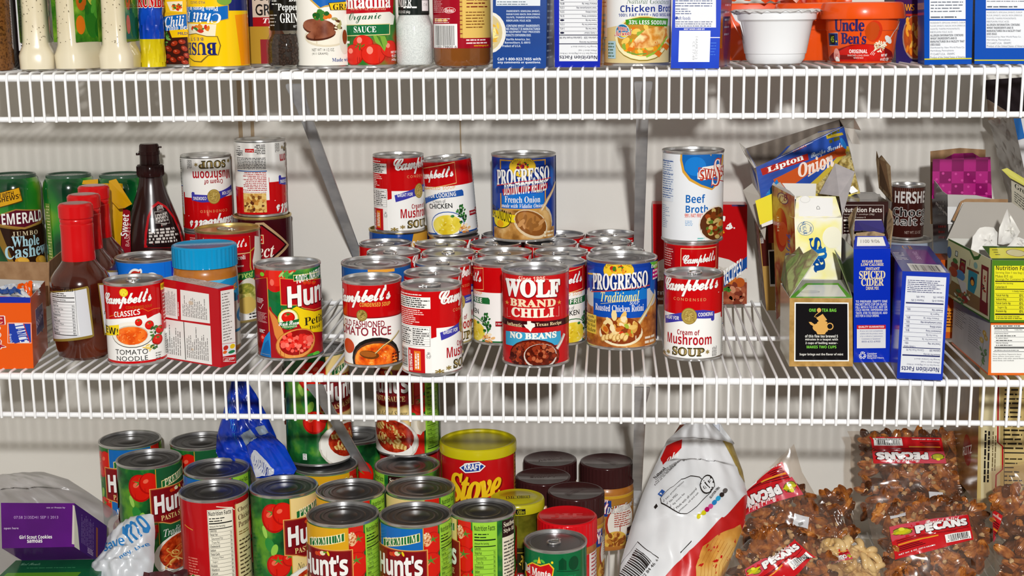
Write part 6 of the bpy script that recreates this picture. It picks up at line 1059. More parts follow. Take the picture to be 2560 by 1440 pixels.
def stove():
    x, y = -168, 260; R = 47.3; H = 173; t = thing('stuffing_canister', 'big red canister with yellow plastic lid at the back of the lowest shelf', 'canister', (x, y, D3), facing(x, y))
    mb = MB(); mb.lathe([(0, 0), (R - 1, 0), (R, 2), (R, H - 6), (R - 1, H - 5)], M('#c01418'), 56); mb.build('drum', t)
    mb = MB(); nn = 80; vs = [((R + .2) * math.sin(2 * math.pi * i / nn), -(R + .2) * math.cos(2 * math.pi * i / nn), zz) for zz in (4, H - 10) for i in range(nn)]; mb.add(vs, [[i, (i + 1) % nn, nn + (i + 1) % nn, nn + i] for i in range(nn)], M('#c01418')); art_stove().emit(mb, on_cyl(R + .34), clip=(-150, 4, 150, H - 10), dx=3); mb.build('label', t)
    L = M('#c9bc0e', .3, coat=.2); mb = MB(); mb.lathe([(R + .8, H - 14), (R + 2, H - 13), (R + 2.2, H - 4), (R + 1.6, H - 1), (R, H), (R - 3, H - .6), (R - 4, H - 3), (0, H - 3)], L, 64); mb.build('lid', t)
stove()
# barbecue sauce bottles ----------------------------------------------
SAUCE = F('barbecue_sauce', ['#2c0f08', '#45190c', '#5a2410'], 18, .16, coat=.7); REDC = M('#cc0e12', .26, coat=.3)
def art_bbq():
    T = cylf(190, 74, 716, 850, 19, 33.5, 28, 88); a = Art(T); a.poly([(96, 716), (206, 718), (209, 724), (214, 846), (208, 850), (105, 846)], M('#8a7434')); a.poly([(96, 722), (203, 724), (210, 843), (106, 840)], M('#cfd1d6'))
    a.poly([(118, 724), (174, 728), (181, 842), (124, 838)], M('#e2e3e4')); a.frame(T)
    x0 = T(120, 780)[0]; x1 = T(177, 780)[0]; N = lambda u, v: (u, -v); a.frame(N); a.nutri(x0, -86.5, x1, -31, None, BLK, rows=12); a.frame(T)
    a.poly([(230, 712), (262, 708), (266, 840), (238, 846)], M('#8a7434')); a.poly([(233, 716), (264, 714), (266, 834), (240, 840)], M('#d3d5da')); a.text('Jack', 240, 781, 258, 789, BLK, 'b'); return a
def bbq(label, x, y):
    t = thing('sauce_bottle', label, 'bottle', (x, y, D2), facing(x, y), 'red capped barbecue sauce bottles'); R = 33; H = 177
    mb = MB(); mb.lathe([(0, 2), (14, 0), (26, .5), (30, 4), (R - .6, 22), (R, 26), (R + .4, 78), (R + .6, 86), (R - 1, 93), (R - 5.5, 100), (22.5, 106), (19, 111), (17.8, 115), (17, 124)], SAUCE, 56); mb.build('bottle_body', t)
    mb = MB(); mb.lathe([(18.6, 112), (18.8, 113), (18.2, 130), (18, 146), (18.4, 151), (18.4, 153), (17.5, 154), (18.2, 156), (18.4, 158), (17.8, 159.5), (19, 161), (19.2, 174), (17.4, H - .6), (15, H), (0, H)], REDC, 48); mb.build('shrink_seal', t, angle=30)
    mb = MB(); mb.lathe([(14.6, H), (14.6, H + .2), (0, H + .2)], M('#b06a68', .5), 40); mb.build('cap_disc', t)
    mb = MB(); art_bbq().emit(mb, on_cyl(R + .9), dx=2.5); mb.build('label', t); return t
bbq('front barbecue sauce bottle with red seal, nutrition label showing', -602, 70); bbq('middle barbecue sauce bottle of the three, its red neck behind the front one', -622, 150); bbq('rearmost barbecue sauce bottle of the three, in front of the yellow bag', -641, 236)
# syrup bottle -----------------------------------------------------------
def syrup():
    x, y = -598, 329; t = thing('syrup_bottle', 'dark brown chocolate syrup squeeze bottle against the wall', 'bottle', (x, y, D2), facing(x, y)); m = F('chocolate_plastic', ['#22100f', '#2c1514'], 20, .24, coat=.5); pr = [(0, 0), (30, 0), (36, 4), (38, 20), (39, 60), (38.5, 92), (36, 110), (31, 128), (25, 146), (20, 160), (16.5, 172), (15, 180), (14.6, 186)]
    mb = MB(); mb.lathe(pr, m, 56, squash=.68); mb.build('bottle_body', t)
    cm = M('#2a1514', .35); mb = MB(); mb.lathe([(16.5, 184), (17.2, 186), (17.2, 198), (16.2, 200), (13, 201), (12.6, 206), (12.6, 213), (13.6, 213.5), (13.6, 218), (12.8, 219), (12.4, 226), (11, 228), (0, 228)], cm, 40); mb.box((12, -4, 222), (16, 4, 224), cm, .6); mb.box((-17, -3, 213), (-12, 3, 216), cm, .6); mb.build('flip_cap', t)
    mb = MB()
    for k in range(48): a = 2 * math.pi * k / 48; mb.box((-.35, -.35, 186), (.35, .35, 198), cm, mat4=Matrix.Translation((17.2 * math.sin(a), -17.2 * math.cos(a), 0)))
    mb.build('cap_ribs', t, smooth=False)
    a = Art(cylf(383, 72, 508, 620, 12, 36, 94, 152)); rd = M('#b3141c')
    pts_o = [(358, 625), (360, 585), (366, 546), (380, 520), (406, 508), (432, 519), (446, 545), (450, 580), (452, 625)]; pts_i = [(363, 625), (366, 587), (372, 551), (384, 526), (406, 515), (428, 526), (441, 550), (446, 583), (448, 625)]
    a.poly(pts_o, rd); a.poly(pts_i, M('#1c0d0d')); c = M('#cfc8c2'); a.text('GENUINE', 398, 519, 420, 529, c, 'b', rise=.1, arc=.3); a.text('CHOCOLATE FLAVOR', 397, 530, 421, 533, c, 'n', rise=.05); a.box(389, 535, 428, 564, 1, c); a.text("HERSHEY'S", 391, 539, 426, 561, c, 'b', rise=.1, sp=.9); a.text('SYRUP', 404, 564, 420, 570, c, 'b', rise=.1)
    for i in range(5): a.fine(370, 574 + 8 * i, 444, 581 + 8 * i, c, 1, fill=.5, word=.45)
    def surf(X, Y, o):
        r_ = 39.
        for (r1, z1), (r2, z2) in zip(pr, pr[1:]):
            if z1 <= Y <= z2: r_ = r1 + (r2 - r1) * (Y - z1) / (z2 - z1)
        an = X / 36; r_ += .3 + o; return (r_ * math.sin(an), -r_ * math.cos(an) * .68 - .25, Y)
    mb = MB(); a.emit(mb, surf, clip=(-70, 40, 70, 158), dx=2.5, dy=5); mb.build('label', t); t.scale = (1, 1, .965)
syrup()
# nut canisters ------------------------------------------------------------
def art_cashew():
    T = cylf(40, 60, 444, 655, 8, 34.5, 40, 160); a = Art(T); dk = M('#2c170e'); a.poly([(-14, 525), (14, 530), (40, 538), (66, 532), (95, 524), (102, 540), (92, 660), (40, 660), (34, 656), (-5, 560)], M('#8a6a2a')); a.poly([(2, 532), (40, 540), (96, 526), (100, 545), (90, 660), (42, 660)], dk)
    a.poly([(-15, 456), (52, 440), (57, 474), (-15, 492)], M('#4a3a10')); a.poly([(-15, 458), (50, 442), (55, 472), (-15, 490)], M('#d9a21e')); a.text('NOW WITH', -8, 453, 38, 464, M('#3a2210'), 'b', rise=.2); a.text('BIGGER CASHEWS!', -34, 467, 52, 478, M('#3a2210'), 'b', rise=.2)
    a.poly([(-2, 504), (40, 491), (96, 494), (98, 520), (56, 540), (0, 527)], M('#a07a3a')); a.poly([(1, 506), (40, 494), (94, 497), (95, 518), (56, 535), (3, 524)], M('#5a1226')); a.text('EMERALD', 8, 500, 95, 526, WHT, 'b', rise=.03)
    a.text('JUMBO', 28, 544, 84, 556, M('#d8c8a8'), 's', sp=1.3); a.text('Whole', 26, 556, 86, 580, M('#a8cfdc'), 's', fat=.015); a.text('Cashews', 10, 576, 102, 606, M('#a8cfdc'), 's', fat=.015, rise=.05)
    for u, v, r_ in ((46, 615, 10), (90, 618, 60), (63, 648, 80)): a.ell(u, v, 16, 10, M('#c98f2a'), rot=r_); a.ell(u + 2, v - 2, 12, 6, M('#e0ad44'), rot=r_)
    return a
GJ = F('green_swirl_sleeve', ['#04301a', '#0a5a26', '#2f8a22', '#8fb02a'], 17, .14, coat=.6, detail=1)
def nutcan(label, x, y, art, turn=0):
    t = thing('nut_canister', label, 'canister', (x, y, D2), facing(x, y) + turn, 'green nut canisters'); R = 34.5; H = 178
    mb = MB(); mb.lathe([(R - 4, 0), (R - 1, 2), (R, 8), (R - .4, 60), (R - 1, 100), (R - .4, 140), (R, 158), (R - 1.5, 166), (R - 4.5, 172), (R - 7, 174)], GJ, 56); mb.build('canister_body', t)
    mb = MB(); mb.lathe([(R - 5, 172), (R - 5, H - 2.6), (R - 6, H - 1.2), (R - 8, H - 1.6), (R - 9, H - 3), (0, H - 3)], M('#3f5a4a', .4), 48); mb.build('lid', t)
    a = Art(); a.mm(); a.text('EMERALD', -15, -4, 15, 4, M('#7a8a80'), 'b'); mb = MB(); a.emit(mb, lambda X, Y, o: (X, Y, H - 2.8 + o)); mb.build('embossing', t, smooth=False)
    if art: mb = MB(); art().emit(mb, lambda X, Y, o: ((R + .3 + o) * math.sin(X / R), -(R + .3 + o) * math.cos(X / R), Y), clip=(-100, 20, 100, 162), dx=2.5); mb.build('label', t)
    else:
        a = Art(); a.mm(); a.rect(-40, 30, -30, 140, M('#6a8a3a')); a.fine(-39, 34, -31, 138, M('#c9c98a'), 26, fill=.4); mb = MB(); a.emit(mb, on_cyl(R + .3), dx=2.5); mb.build('label', t)
nutcan('green cashew canister with its front label showing, far left at the wall', -800, 371, art_cashew); nutcan('green swirled canister, second from the left at the wall', -724, 371, None); nutcan('green canister half hidden between the yellow bag and the syrup bottle', -651, 371, None, .1)
# small chocolate syrup can on another can
def art_malt():
    T = cylf(2268, 40, 463, 578, 8, 20.5, 3, 62); a = Art(T); a.mm(); a.rect(-66, 0, 66, 70, M('#3a1712')); 
    for i in range(-18, 19): a.rect(i * 2.4, 54, i * 2.4 + .8, 70, M('#6a4438'))
    a.frame(T); a.text('HERSHEY\u2019S', 2238, 463, 2320, 492, M('#cfcac6'), 'b', sp=.95, fat=.015); a.text('Chocolate', 2236, 502, 2335, 524, BLK, 'b', edge=M('#cfcac6'), ew=.06); a.text('Malt Syrup', 2232, 526, 2340, 552, BLK, 'b', edge=M('#cfcac6'), ew=.06); a.text('NET WT. 5.5 OZ', 2264, 560, 2300, 567, M('#b09a90'), 'n'); return a
can('syrup_can', 'small brown chocolate malt syrup can standing on a wider can', 377, 340, D2 + 95, 20.6, 70, 'malt', art_malt, 0, mat=M('#3a1712'))
def art_lower(): a = Art(); a.mm(); a.rect(-90, 0, 90, 100, M('#9aa6b8')); a.rect(-90, 0, 90, 66, M('#1c6aa0')); a.poly([(-10, 60), (20, 80), (28, 50)], M('#3a9a4a')); return a
can('vegetable_can', 'pale blue can under the small chocolate malt syrup can', 380, 343, D2, 30, 95, 'lower', art_lower, .2)
# yellow pretzel bag between the bottles -----------------------------------
mb = MB(); YB = M('#c8960e', .25, coat=.3)
def ybag(s_, t_):
    z = 172 * t_; w_ = 21 * (1 - .3 * max(0, t_ - .8) * 5 * .5) ; x = -650 + (s_ - .5) * 2 * w_ + 10 * math.sin(t_ * 9) * .3 + 12 * max(0, t_ - .8) * 3; y = 296 - 9 * math.sin(math.pi * s_) * math.sin(math.pi * min(1, t_ + .1)) + 3 * math.sin(s_ * 14 + t_ * 9); return (x, y, D2 + z)
mb.grid(ybag, 14, 24, YB); mb.v += []; o = mb.build('pretzel_bag', angle=180); tag(o, 'yellow snack bag with red side panel behind the sauce bottles', 'bag')
a = Art(); a.mm(); a.poly([(0, 0), (14, 0), (17, 66), (8, 70)], M('#8a1420')); a.text('-Sweet', 4, 30, 13, 62, WHT, 'b', rot=82); a.text('BASKETS', 10, 20, 15, 50, M('#d8a8a0'), 'n', rot=82); mb = MB(); a.emit(mb, lambda X, Y, o_: (-630 + X, 285 - o_, D2 + 72 + Y), dx=4, dy=8); mb.build('red_panel', o)
mb = MB(); mb.panel([(-636.6, 280.0, 184.3), (-627.1, 280.0, 186.8), (-604.2, 268.0, 156.1), (-613.8, 268.0, 151.0), (-623.6, 272.0, 149.5), (-634.7, 276.0, 160.2)], .5, YB); mb.build('folded_corner', o, smooth=False); mb = MB(); mb.panel([(-677.5, 300.0, 182.6), (-657.9, 300.0, 184.1), (-657.6, 298.0, 177.1), (-678.6, 298.0, 178.1)], .5, YB); mb.build('top_seam', o, smooth=False)
# ------------------------------------------------------------------ upper shelf goods
D1 = S1 + DECK
def flat(v0, s_=2.36): return lambda u0: (lambda u, v: ((u - u0) / s_, (v0 - v) / s_))
def loft(mb, secs, m, seg=48, p=3.2):
    "stack of rounded rectangles (half width, half depth, height)"
    vs = []; fs = []
    for a_, b_, z in secs:
        for k in range(seg):
            t = 2 * math.pi * (k + .5) / seg; c, s_ = math.cos(t), math.sin(t); vs.append((a_ * math.copysign(abs(c) ** (2 / p), c), b_ * math.copysign(abs(s_) ** (2 / p), s_), z))
    for i in range(len(secs) - 1): fs += [[i * seg + k, i * seg + (k + 1) % seg, (i + 1) * seg + (k + 1) % seg, (i + 1) * seg + k] for k in range(seg)]
    fs += [[k for k in range(seg)][::-1], [(len(secs) - 1) * seg + k for k in range(seg)]]; mb.add(vs, fs, m)
RANCH = F('ranch_dressing', ['#d3c6a6', '#dacfb2', '#e0d6bc'], 14, .2, coat=.5)
def ranch(label, x, y, turn):
    t = thing('dressing_bottle', label, 'bottle', (x, y, D1), facing(x, y) + turn, 'creamy dressing bottles on the upper shelf'); mb = MB()
    loft(mb, [(15, 20, 0), (18.5, 28, 2), (19, 29, 16), (17.5, 27, 21), (14.8, 26, 27), (13.6, 26, 60), (13.4, 26, 110), (15, 27, 150), (17, 27, 170), (14, 18, 190), (9, 9, 205), (9, 9, 215)], RANCH); mb.build('bottle_body', t)
    rg = random.Random(int(-x)); mb = MB()
    for i in range(70): sx_ = rg.uniform(-11, 11); z = rg.uniform(24, 165); mb.ell((sx_, -26.35 - .1, z), (rg.uniform(.3, .7), .3, rg.uniform(.3, .7)), M('#6f6552'), 6, 4)
    mb.build('herb_specks', t)
    a = Art(); a.mm(); a.rect(0, 0, 46, 126, F('salad_label_green', ['#1c5a1c', '#4a8a22', '#8fb83a'], 50, .35)); a.rect(10, 78, 46, 126, M('#1d86b4')); a.poly([(6, 126), (16, 126), (24, 60), (18, 56), (8, 80)], M('#a8c44a')); a.ell(12, 44, 8, 11, M('#c8641c')); a.text('BETTER FOR', 20, 96, 44, 102, WHT, 'n', fat=.01); a.text('VITAMIN A', 20, 86, 44, 92, WHT, 'n', fat=.01); a.poly([(22, 70), (46, 68), (46, 76), (22, 78)], M('#b8a83a')); a.ell(28, 24, 12, 20, M('#2f7a24')); a.ell(38, 40, 10, 16, M('#4f9a30')); a.ell(9, 18, 7, 10, M('#e87a1c')); a.ell(40, 14, 9, 12, M('#1f6a1e')); a.blobs(24, 50, 20, 18, 20, [M('#5aa83a'), M('#2a6a22'), M('#c9c84a')], 5, 3)
    for s_, nm in ((1, 'label'), (-1, 'label')):
        mb = MB(); a.emit(mb, lambda X, Y, o: (s_ * (15.2 + o - .006 * abs(X - 23)), s_ * (X - 23) , 30 + Y), clip=(0, 0, 46, 126), dy=12); mb.build(nm, t)
    mb = MB(); mb.lathe([(11, 205), (12, 207), (12, 228), (11, 230), (0, 230)], M('#2a6a2c', .3), 32); mb.build('cap', t); return t
ranch('dressing bottle at the left with green label slivers on both sides', -618, 34, -.1); ranch('dressing bottle turned so its vegetable label faces right', -574, 42, -.72); ranch('dressing bottle beside the blue and yellow pack', -528, 36, -.3)
def simple_bottle(name, label, x, y, R, m, lab=None, H=210, cap='#1d1a1a'):
    t = thing(name, label, 'bottle', (x, y, D1), facing(x, y)); mb = MB(); mb.lathe([(0, 0), (R - 2, 0), (R, 3), (R, H * .62), (R * .8, H * .75), (R * .45, H * .88), (R * .42, H * .92)], m, 44); mb.build('bottle_body', t); mb = MB(); mb.lathe([(R * .5, H * .9), (R * .52, H * .92), (R * .52, H - 1), (R * .45, H), (0, H)], M(cap, .35), 32); mb.build('cap', t)
    if lab: mb = MB(); lab().emit(mb, on_cyl(R + .2), dx=2.5); mb.build('label', t)
    return t
simple_bottle('dressing_bottle', 'brown vinaigrette bottle cut by the left picture edge', -680, 52, 26, F('brown_vinaigrette', ['#5c3a1c', '#8a5a2c', '#4a2c16'], 260, .2, coat=.5))
def art_dark(): a = Art(); a.mm(); a.rect(-14, 20, 24, 80, M('#e4e2e2')); a.text('Nutrition Facts', -10, 72, 20, 77, BLK); a.fine(-11, 24, 21, 70, M('#3a3a3a'), 15, fill=.5, ragged=.2); return a
simple_bottle('sauce_bottle', 'dark sauce bottle with white nutrition label at far left', -652, 100, 21, M('#140e10', .15, coat=.6), art_dark)
# blue and yellow pack
t = thing('snack_pack', 'shiny blue and yellow pack with gold top between dressing bottle and bean can', 'pack', (-500, 62, D1), facing(-500, 62)); mb = MB(); rg = random.Random(5); n = 40; vs = []; rows = 26
for j in range(rows):
    for k in range(n): a_ = 2 * math.pi * k / n; r_ = 13.2 + rg.uniform(-.8, .8); vs.append((r_ * math.sin(a_), -r_ * math.cos(a_), 2 + j * 5))
BY = F('blue_foil', ['#0a3aa8', '#1450c8'], 30, .18, coat=.4); YF = F('yellow_foil', ['#c9b40a', '#e0cc1c'], 30, .2, coat=.4)
for j0, j1, m in ((0, 6, YF), (6, 13, BY), (13, rows - 1, F('gold_foil', ['#8a6a1c', '#d8c070', '#f4ecc8'], 20, .2, metal=.6))): mb.add(vs[j0 * n:(j1 + 1) * n], [[i * n + k, i * n + (k + 1) % n, (i + 1) * n + (k + 1) % n, (i + 1) * n + k] for i in range(j1 - j0) for k in range(n)], m)
mb.build('wrapper', t, angle=20); a = Art(); a.mm(); a.text('CRUMBLE', -22, 66, 26, 80, RED, 's', fat=.03, edge=WHT, ew=.05); mb = MB(); a.emit(mb, on_cyl(14.5), dx=2.5); mb.build('lettering', t)
# bean cans
YB2 = F('bean_label_yellow', ['#f0b80c', '#f5c41c', '#ee8c14'], 9, .35)
def art_bush():
    T = cylf(548, 77, -85, 168, 6, 33, 3.5, 107); a = Art(T); a.mm(); a.rect(-104, 3, 104, 110, M('#f2c30e')); a.frame(T)
    NV = M('#1b2468'); V = lambda v: 168 - (v - 0)            # art is laid out upright, the can itself is turned over
    u = lambda x: 1096 - x
    P = lambda pts: [(u(x), 83 - y) for x, y in pts]
    a.poly(P([(470, -90), (626, -90), (626, 33), (566, 33), (566, 0), (470, 0)]), NV); a.poly(P([(470, 33), (626, 33), (626, 175), (470, 175)]), M('#f2c30e')); a.poly(P([(590, 40), (632, 40), (632, 170), (600, 170)]), M('#f0930f'))
    a.poly(P([(470, 20), (540, 18), (576, 13), (575, 50), (545, 56), (470, 64)]), M('#c9a02a')); a.poly(P([(470, 22), (540, 20), (574, 15), (573, 48), (545, 54), (470, 62)]), M('#1464b4'))
    a.text('Chili Beans', u(556), 83 - 57, u(440), 83 - 31, WHT, 'si', rise=-.06); a.text('Pinto Beans in Chili Sauce', u(550), 83 - 30, u(452), 83 - 18, WHT, 's'); a.text('MILD SAUCE', u(519), 83 - 11, u(484), 83 - 4, M('#1b2468'), 'n', sp=1.2)
    a.poly(P([(474, 64), (544, 62), (540, 92), (476, 94)]), M('#e9dfc0')); a.blobs(u(505), 83 - 74, 22, 9, 30, [M('#3a7a2a'), M('#c9301c'), M('#e8e0c8'), M('#d87a1c')], 6, 2, .6)
    a.poly(P([(474, 92), (494, 86), (520, 92), (546, 92), (553, 116), (546, 141), (522, 142), (504, 160), (486, 160), (470, 150)]), M('#7a621a')); a.poly(P([(474, 94), (494, 88), (520, 94), (544, 94), (550, 116), (544, 139), (520, 140), (502, 157), (487, 157), (472, 148)]), M('#f2c21a')); a.text("BUSH'S", u(542), 83 - 142, u(456), 83 - 110, NV, 's', fat=.03); a.text('BEST', u(511), 83 - 105, u(480), 83 - 97, NV, 'n', sp=1.4)
    a.ell(u(566), 83 - 2, 18, 12, M('#7aa03a')); return a
def bushart():
    a = art_bush(); T = cylf(478, 78, -85, 168, 6, 33, 3.5, 107); a.frame(T); return a
def art_bush2():
    T = cylf(478, 78, -85, 168, 6, 33, 3.5, 107); a = Art(T); a.mm(); a.rect(-104, 3, 104, 110, M('#e9b51c')); a.frame(T); a.poly([(395, 60), (480, 60), (480, 170), (395, 170)], M('#3a1812')); a.poly([(412, 40), (450, 36), (480, 34), (480, 72), (416, 78)], M('#1464b4')); a.text('Chili Beans', 424, 36, 540, 64, WHT, 'si', rise=.08); a.text('Pinto Beans', 427, 62, 500, 76, WHT, 's', rise=.05); a.poly([(434, 76), (480, 74), (480, 95), (440, 96)], M('#f2c30e')); a.text('MILD', 456, 82, 480, 89, NAVY, 'n', fat=.02)
    a.blobs(418, 95, 15, 20, 40, [M('#1c4a1c'), M('#3f7a2c'), M('#6aa04a')], 6, 3, .5); b = F('bean_red', ['#7a1c0c', '#a83418', '#8a2410'], 60, .3)
    for i, (x, y) in enumerate(((445, 112), (465, 108), (430, 125), (450, 134), (470, 126), (425, 145), (440, 155), (460, 152), (476, 145), (418, 160), (470, 163))): a.ell(x, y, 10, 7, M('#5a140a'), rot=i * 37 % 80 - 30); a.ell(x, y - .6, 9, 6, b, rot=i * 37 % 80 - 30); a.ell(x - 2, y - 2, 3, 1.4, M('#d8785a'), rot=20)
    a.rect(405, -20, 480, 30, M('#efc01c')); a.poly([(432, 0), (472, 0), (470, 28), (440, 24)], M('#efe6c8')); a.blobs(455, 14, 14, 8, 22, [M('#3a7a2a'), M('#c9301c'), M('#e8a01c')], 5, 2); return a
can('bean_can', 'upside down yellow chili bean can with navy band and shield emblem', -421, 43, D1, 32, 111, 'bush', art_bush, 0, flip=True, mat=M('#f2c30e'))
can('bean_can', 'chili bean can with bean picture, half behind the upside down bean can', -478, 118, D1, 33, 111, 'bush2', art_bush2, 0)
def art_tg():
    a = Art(); a.mm(); a.rect(-90, 0, 90, 110, M('#e4dccf')); a.rect(-36, 50, 24, 110, M('#c9b8a8')); a.text('TURKEY', -20, 72, 24, 82, BLK, 'n', fat=.02); a.text('GRAVY', -16, 56, 24, 68, BLK, 'n', fat=.02); a.rect(-36, 44, 30, 54, M('#a0141c')); a.text('Turkey', -8, 46, 22, 53, WHT, 'si'); a.ell(4, 26, 14, 18, M('#b0705a')); a.ell(10, 22, 9, 13, M('#e0c8a0')); a.rect(-90, 0, -2, 44, M('#b08a30')); a.rect(-90, 44, -20, 110, M('#231a3a')); a.poly([(-12, 30), (6, 30), (6, 0), (-12, 0)], M('#8e2a30')); return a
can('gravy_can', 'turkey gravy can mostly hidden behind the pepper grinder', -383, 112, D1, 28, 111, 'tg', art_tg, .1)
# grinders
GLASS = film('clear_glass', .03, '#f6f8f6', .03, edge=.22)
def grinder(label, x, y, fill, R, art, lh, pepper):
    t = thing('spice_grinder', label, 'grinder', (x, y, D1), facing(x, y)); mb = MB(); hb = 36 if pepper else 53
    mb.lathe([(0, .3), (R - 3, .3), (R - .3, 2.5), (R, 8), (R, hb - 10), (R - 1.5, hb - 4), (R - 5, hb + 2), (R - 5.5, hb + 8)], GLASS, 44, cap=False); mb.build('glass_jar', t)
    mb = MB(); rg = random.Random(3)
    if pepper:
        mb.lathe([(0, 4), (R - 3.5, 4), (R - 3, 8), (R - 3, hb - 11), (R - 7, hb)], M('#2a1e18', .6), 32)
        for i in range(430):
            a_ = rg.uniform(0, 6.283); z = rg.uniform(5, hb - 1); rr = R - 2.9 - max(0, z - hb + 10) * .42 + rg.uniform(-.5, .2); s_ = rg.uniform(1.7, 2.3); mb.ell((rr * math.sin(a_) * .97, -rr * math.cos(a_) * .97, z), (s_, s_, s_), fill if i % 3 else M('#3c2a20', .6), 7, 5)
    else:
        mb.lathe([(0, 3), (R - 3, 3), (R - 1.6, 6), (R - 1.6, hb - 9), (R - 4, hb - 3), (R - 6.4, hb + 6)], fill, 48)
    mb.build('peppercorns' if pepper else 'salt_crystals', t)
    R2 = R - (5 if pepper else 5); mb = MB(); mb.lathe([(R2, hb + 4), (R2 + .4, hb + 5), (R2 + .4, 120), (R2 - 3, 124), (0, 124)], BLK, 44); mb.build('grinder_head', t); mb = MB(); art(R2, hb).emit(mb, on_cyl(R2 + .6), dx=2.5); mb.build('label', t); return t
def art_pep(R, hb):
    a = Art(); a.mm(); a.rect(-60, hb + 5, 60, 120, M('#17140f')); a.text('Black', 4, hb + 34, 24, hb + 42, WHT, 's'); a.text('Peppercorn', -8, hb + 23, 28, hb + 32, WHT, 's'); a.text('GRINDER', -6, hb + 12, 30, hb + 22, WHT, 's'); a.rect(0, hb + 44, 30, 120, M('#a0141a')); a.fine(-28, hb + 8, -8, hb + 22, M('#c9c4be'), 4, fill=.35); a.fine(-16, hb + 30, -8, hb + 60, WHT, 9, fill=.35); a.poly([(-27, hb + 34), (-20, hb + 42), (-16, hb + 40), (-23, hb + 30)], WHT); a.poly([(-25.5, hb + 34), (-20, hb + 40), (-17.5, hb + 39), (-23, hb + 32)], M('#17140f')); a.text('NET WT 1.0 OZ', 8, hb + 7, 22, hb + 9.5, WHT, 'n'); return a
def art_salt(R, hb):
    a = Art(); a.mm(); a.rect(-60, hb + 2, 60, 120, M('#1c2220')); a.text('SEA SALT', -30, hb + 22, -2, hb + 31, WHT, 'n', fat=.01); a.text('GRINDER', -32, hb + 10, -2, hb + 20, WHT, 's'); a.rect(8, hb + 4, 24, hb + 40, M('#2a302e')); a.rect(9, hb + 6, 19, hb + 17, M('#eceaea')); a.text('17.40', 11, hb + 11, 17, hb + 14, M('#8a8886'), 'n'); a.fine(-12, hb + 8, 6, hb + 12, WHT, 1); a.rect(-2, hb + 19, 2, hb + 25, M('#8ab0d8')); a.fine(2, hb + 30, 24, hb + 50, WHT, 6, fill=.35); a.text('NET WT 2.12 OZ (60g)', -28, hb + 3, -4, hb + 6.5, WHT, 'n'); a.rect(-40, hb + 34, -24, 120, M('#8a1a20')); return a
grinder('black peppercorn grinder with glass jar base', -346, 38, M('#3a2820', .55), 21.6, art_pep, 0, True)
grinder('sea salt grinder with white crystals in its glass base', -209, 45, F('white_salt', ['#d9dbdc', '#f2f3f3'], 700, .5, bump=.4), 21, art_salt, 0, False)
def art_gravy():
    T = cylf(811, 64, -70, 166, 5, 31, 3.5, 104); a = Art(T); a.mm(); a.rect(-100, 0, 100, 110, M('#e9e6dc')); a.frame(T); a.poly([(768, -10), (800, 28), (812, 24), (830, 22), (860, 14), (860, -40), (768, -40)], M('#c9a24a')); a.poly([(772, -10), (803, 25), (814, 20), (832, 17), (862, 10), (862, -40), (772, -40)], M('#1a60b0')); a.poly([(820, 14), (862, 8), (862, 30), (824, 32)], M('#3a2a10')); a.poly([(822, 15), (862, 9), (862, 29), (826, 31)], M('#e8c21c')); a.text('GRAVY', 830, 14, 872, 29, BLK, 's', rise=.05)
    a.ell(814, 96, 52, 25, M('#d8cdb4')); a.ell(815, 94, 48, 22, M('#e9e2d0')); mt = F('sliced_beef_print', ['#6b3420', '#8f5238', '#a06448'], 60, .35); a.ell(796, 72, 37, 19, M('#5a2a18'), rot=6); a.ell(796, 69, 36, 17, mt, rot=6); a.ell(800, 92, 34, 13, M('#4a2012'), rot=-8); a.ell(802, 89, 33, 11, mt, rot=-8); a.blobs(805, 44, 18, 9, 22, [M('#1f5a22'), M('#3a7a2c'), M('#d8701c')], 7, 3, .8); a.blobs(836, 62, 9, 16, 18, [M('#e6ddc0'), M('#a8a06a'), M('#5a3018')], 6, 4, .6); a.ell(852, 108, 10, 30, M('#d9d4c6')); a.ell(853, 96, 5, 18, M('#8a3a1c'))
    a.text('NET WT 14 1/2 OZ.', 782, 124, 830, 131, M('#5a574f'), 'n'); a.text('(411 GRAMS)', 782, 134, 816, 141, M('#5a574f'), 'n'); a.text('Made with Milk', 824, 147, 874, 156, M('#3a4a8a'), 's'); return a
can('gravy_can', 'white and blue gravy can with sliced beef picture', -305, 43, D1, 30.8, 108, 'gravy', art_gravy, 0)
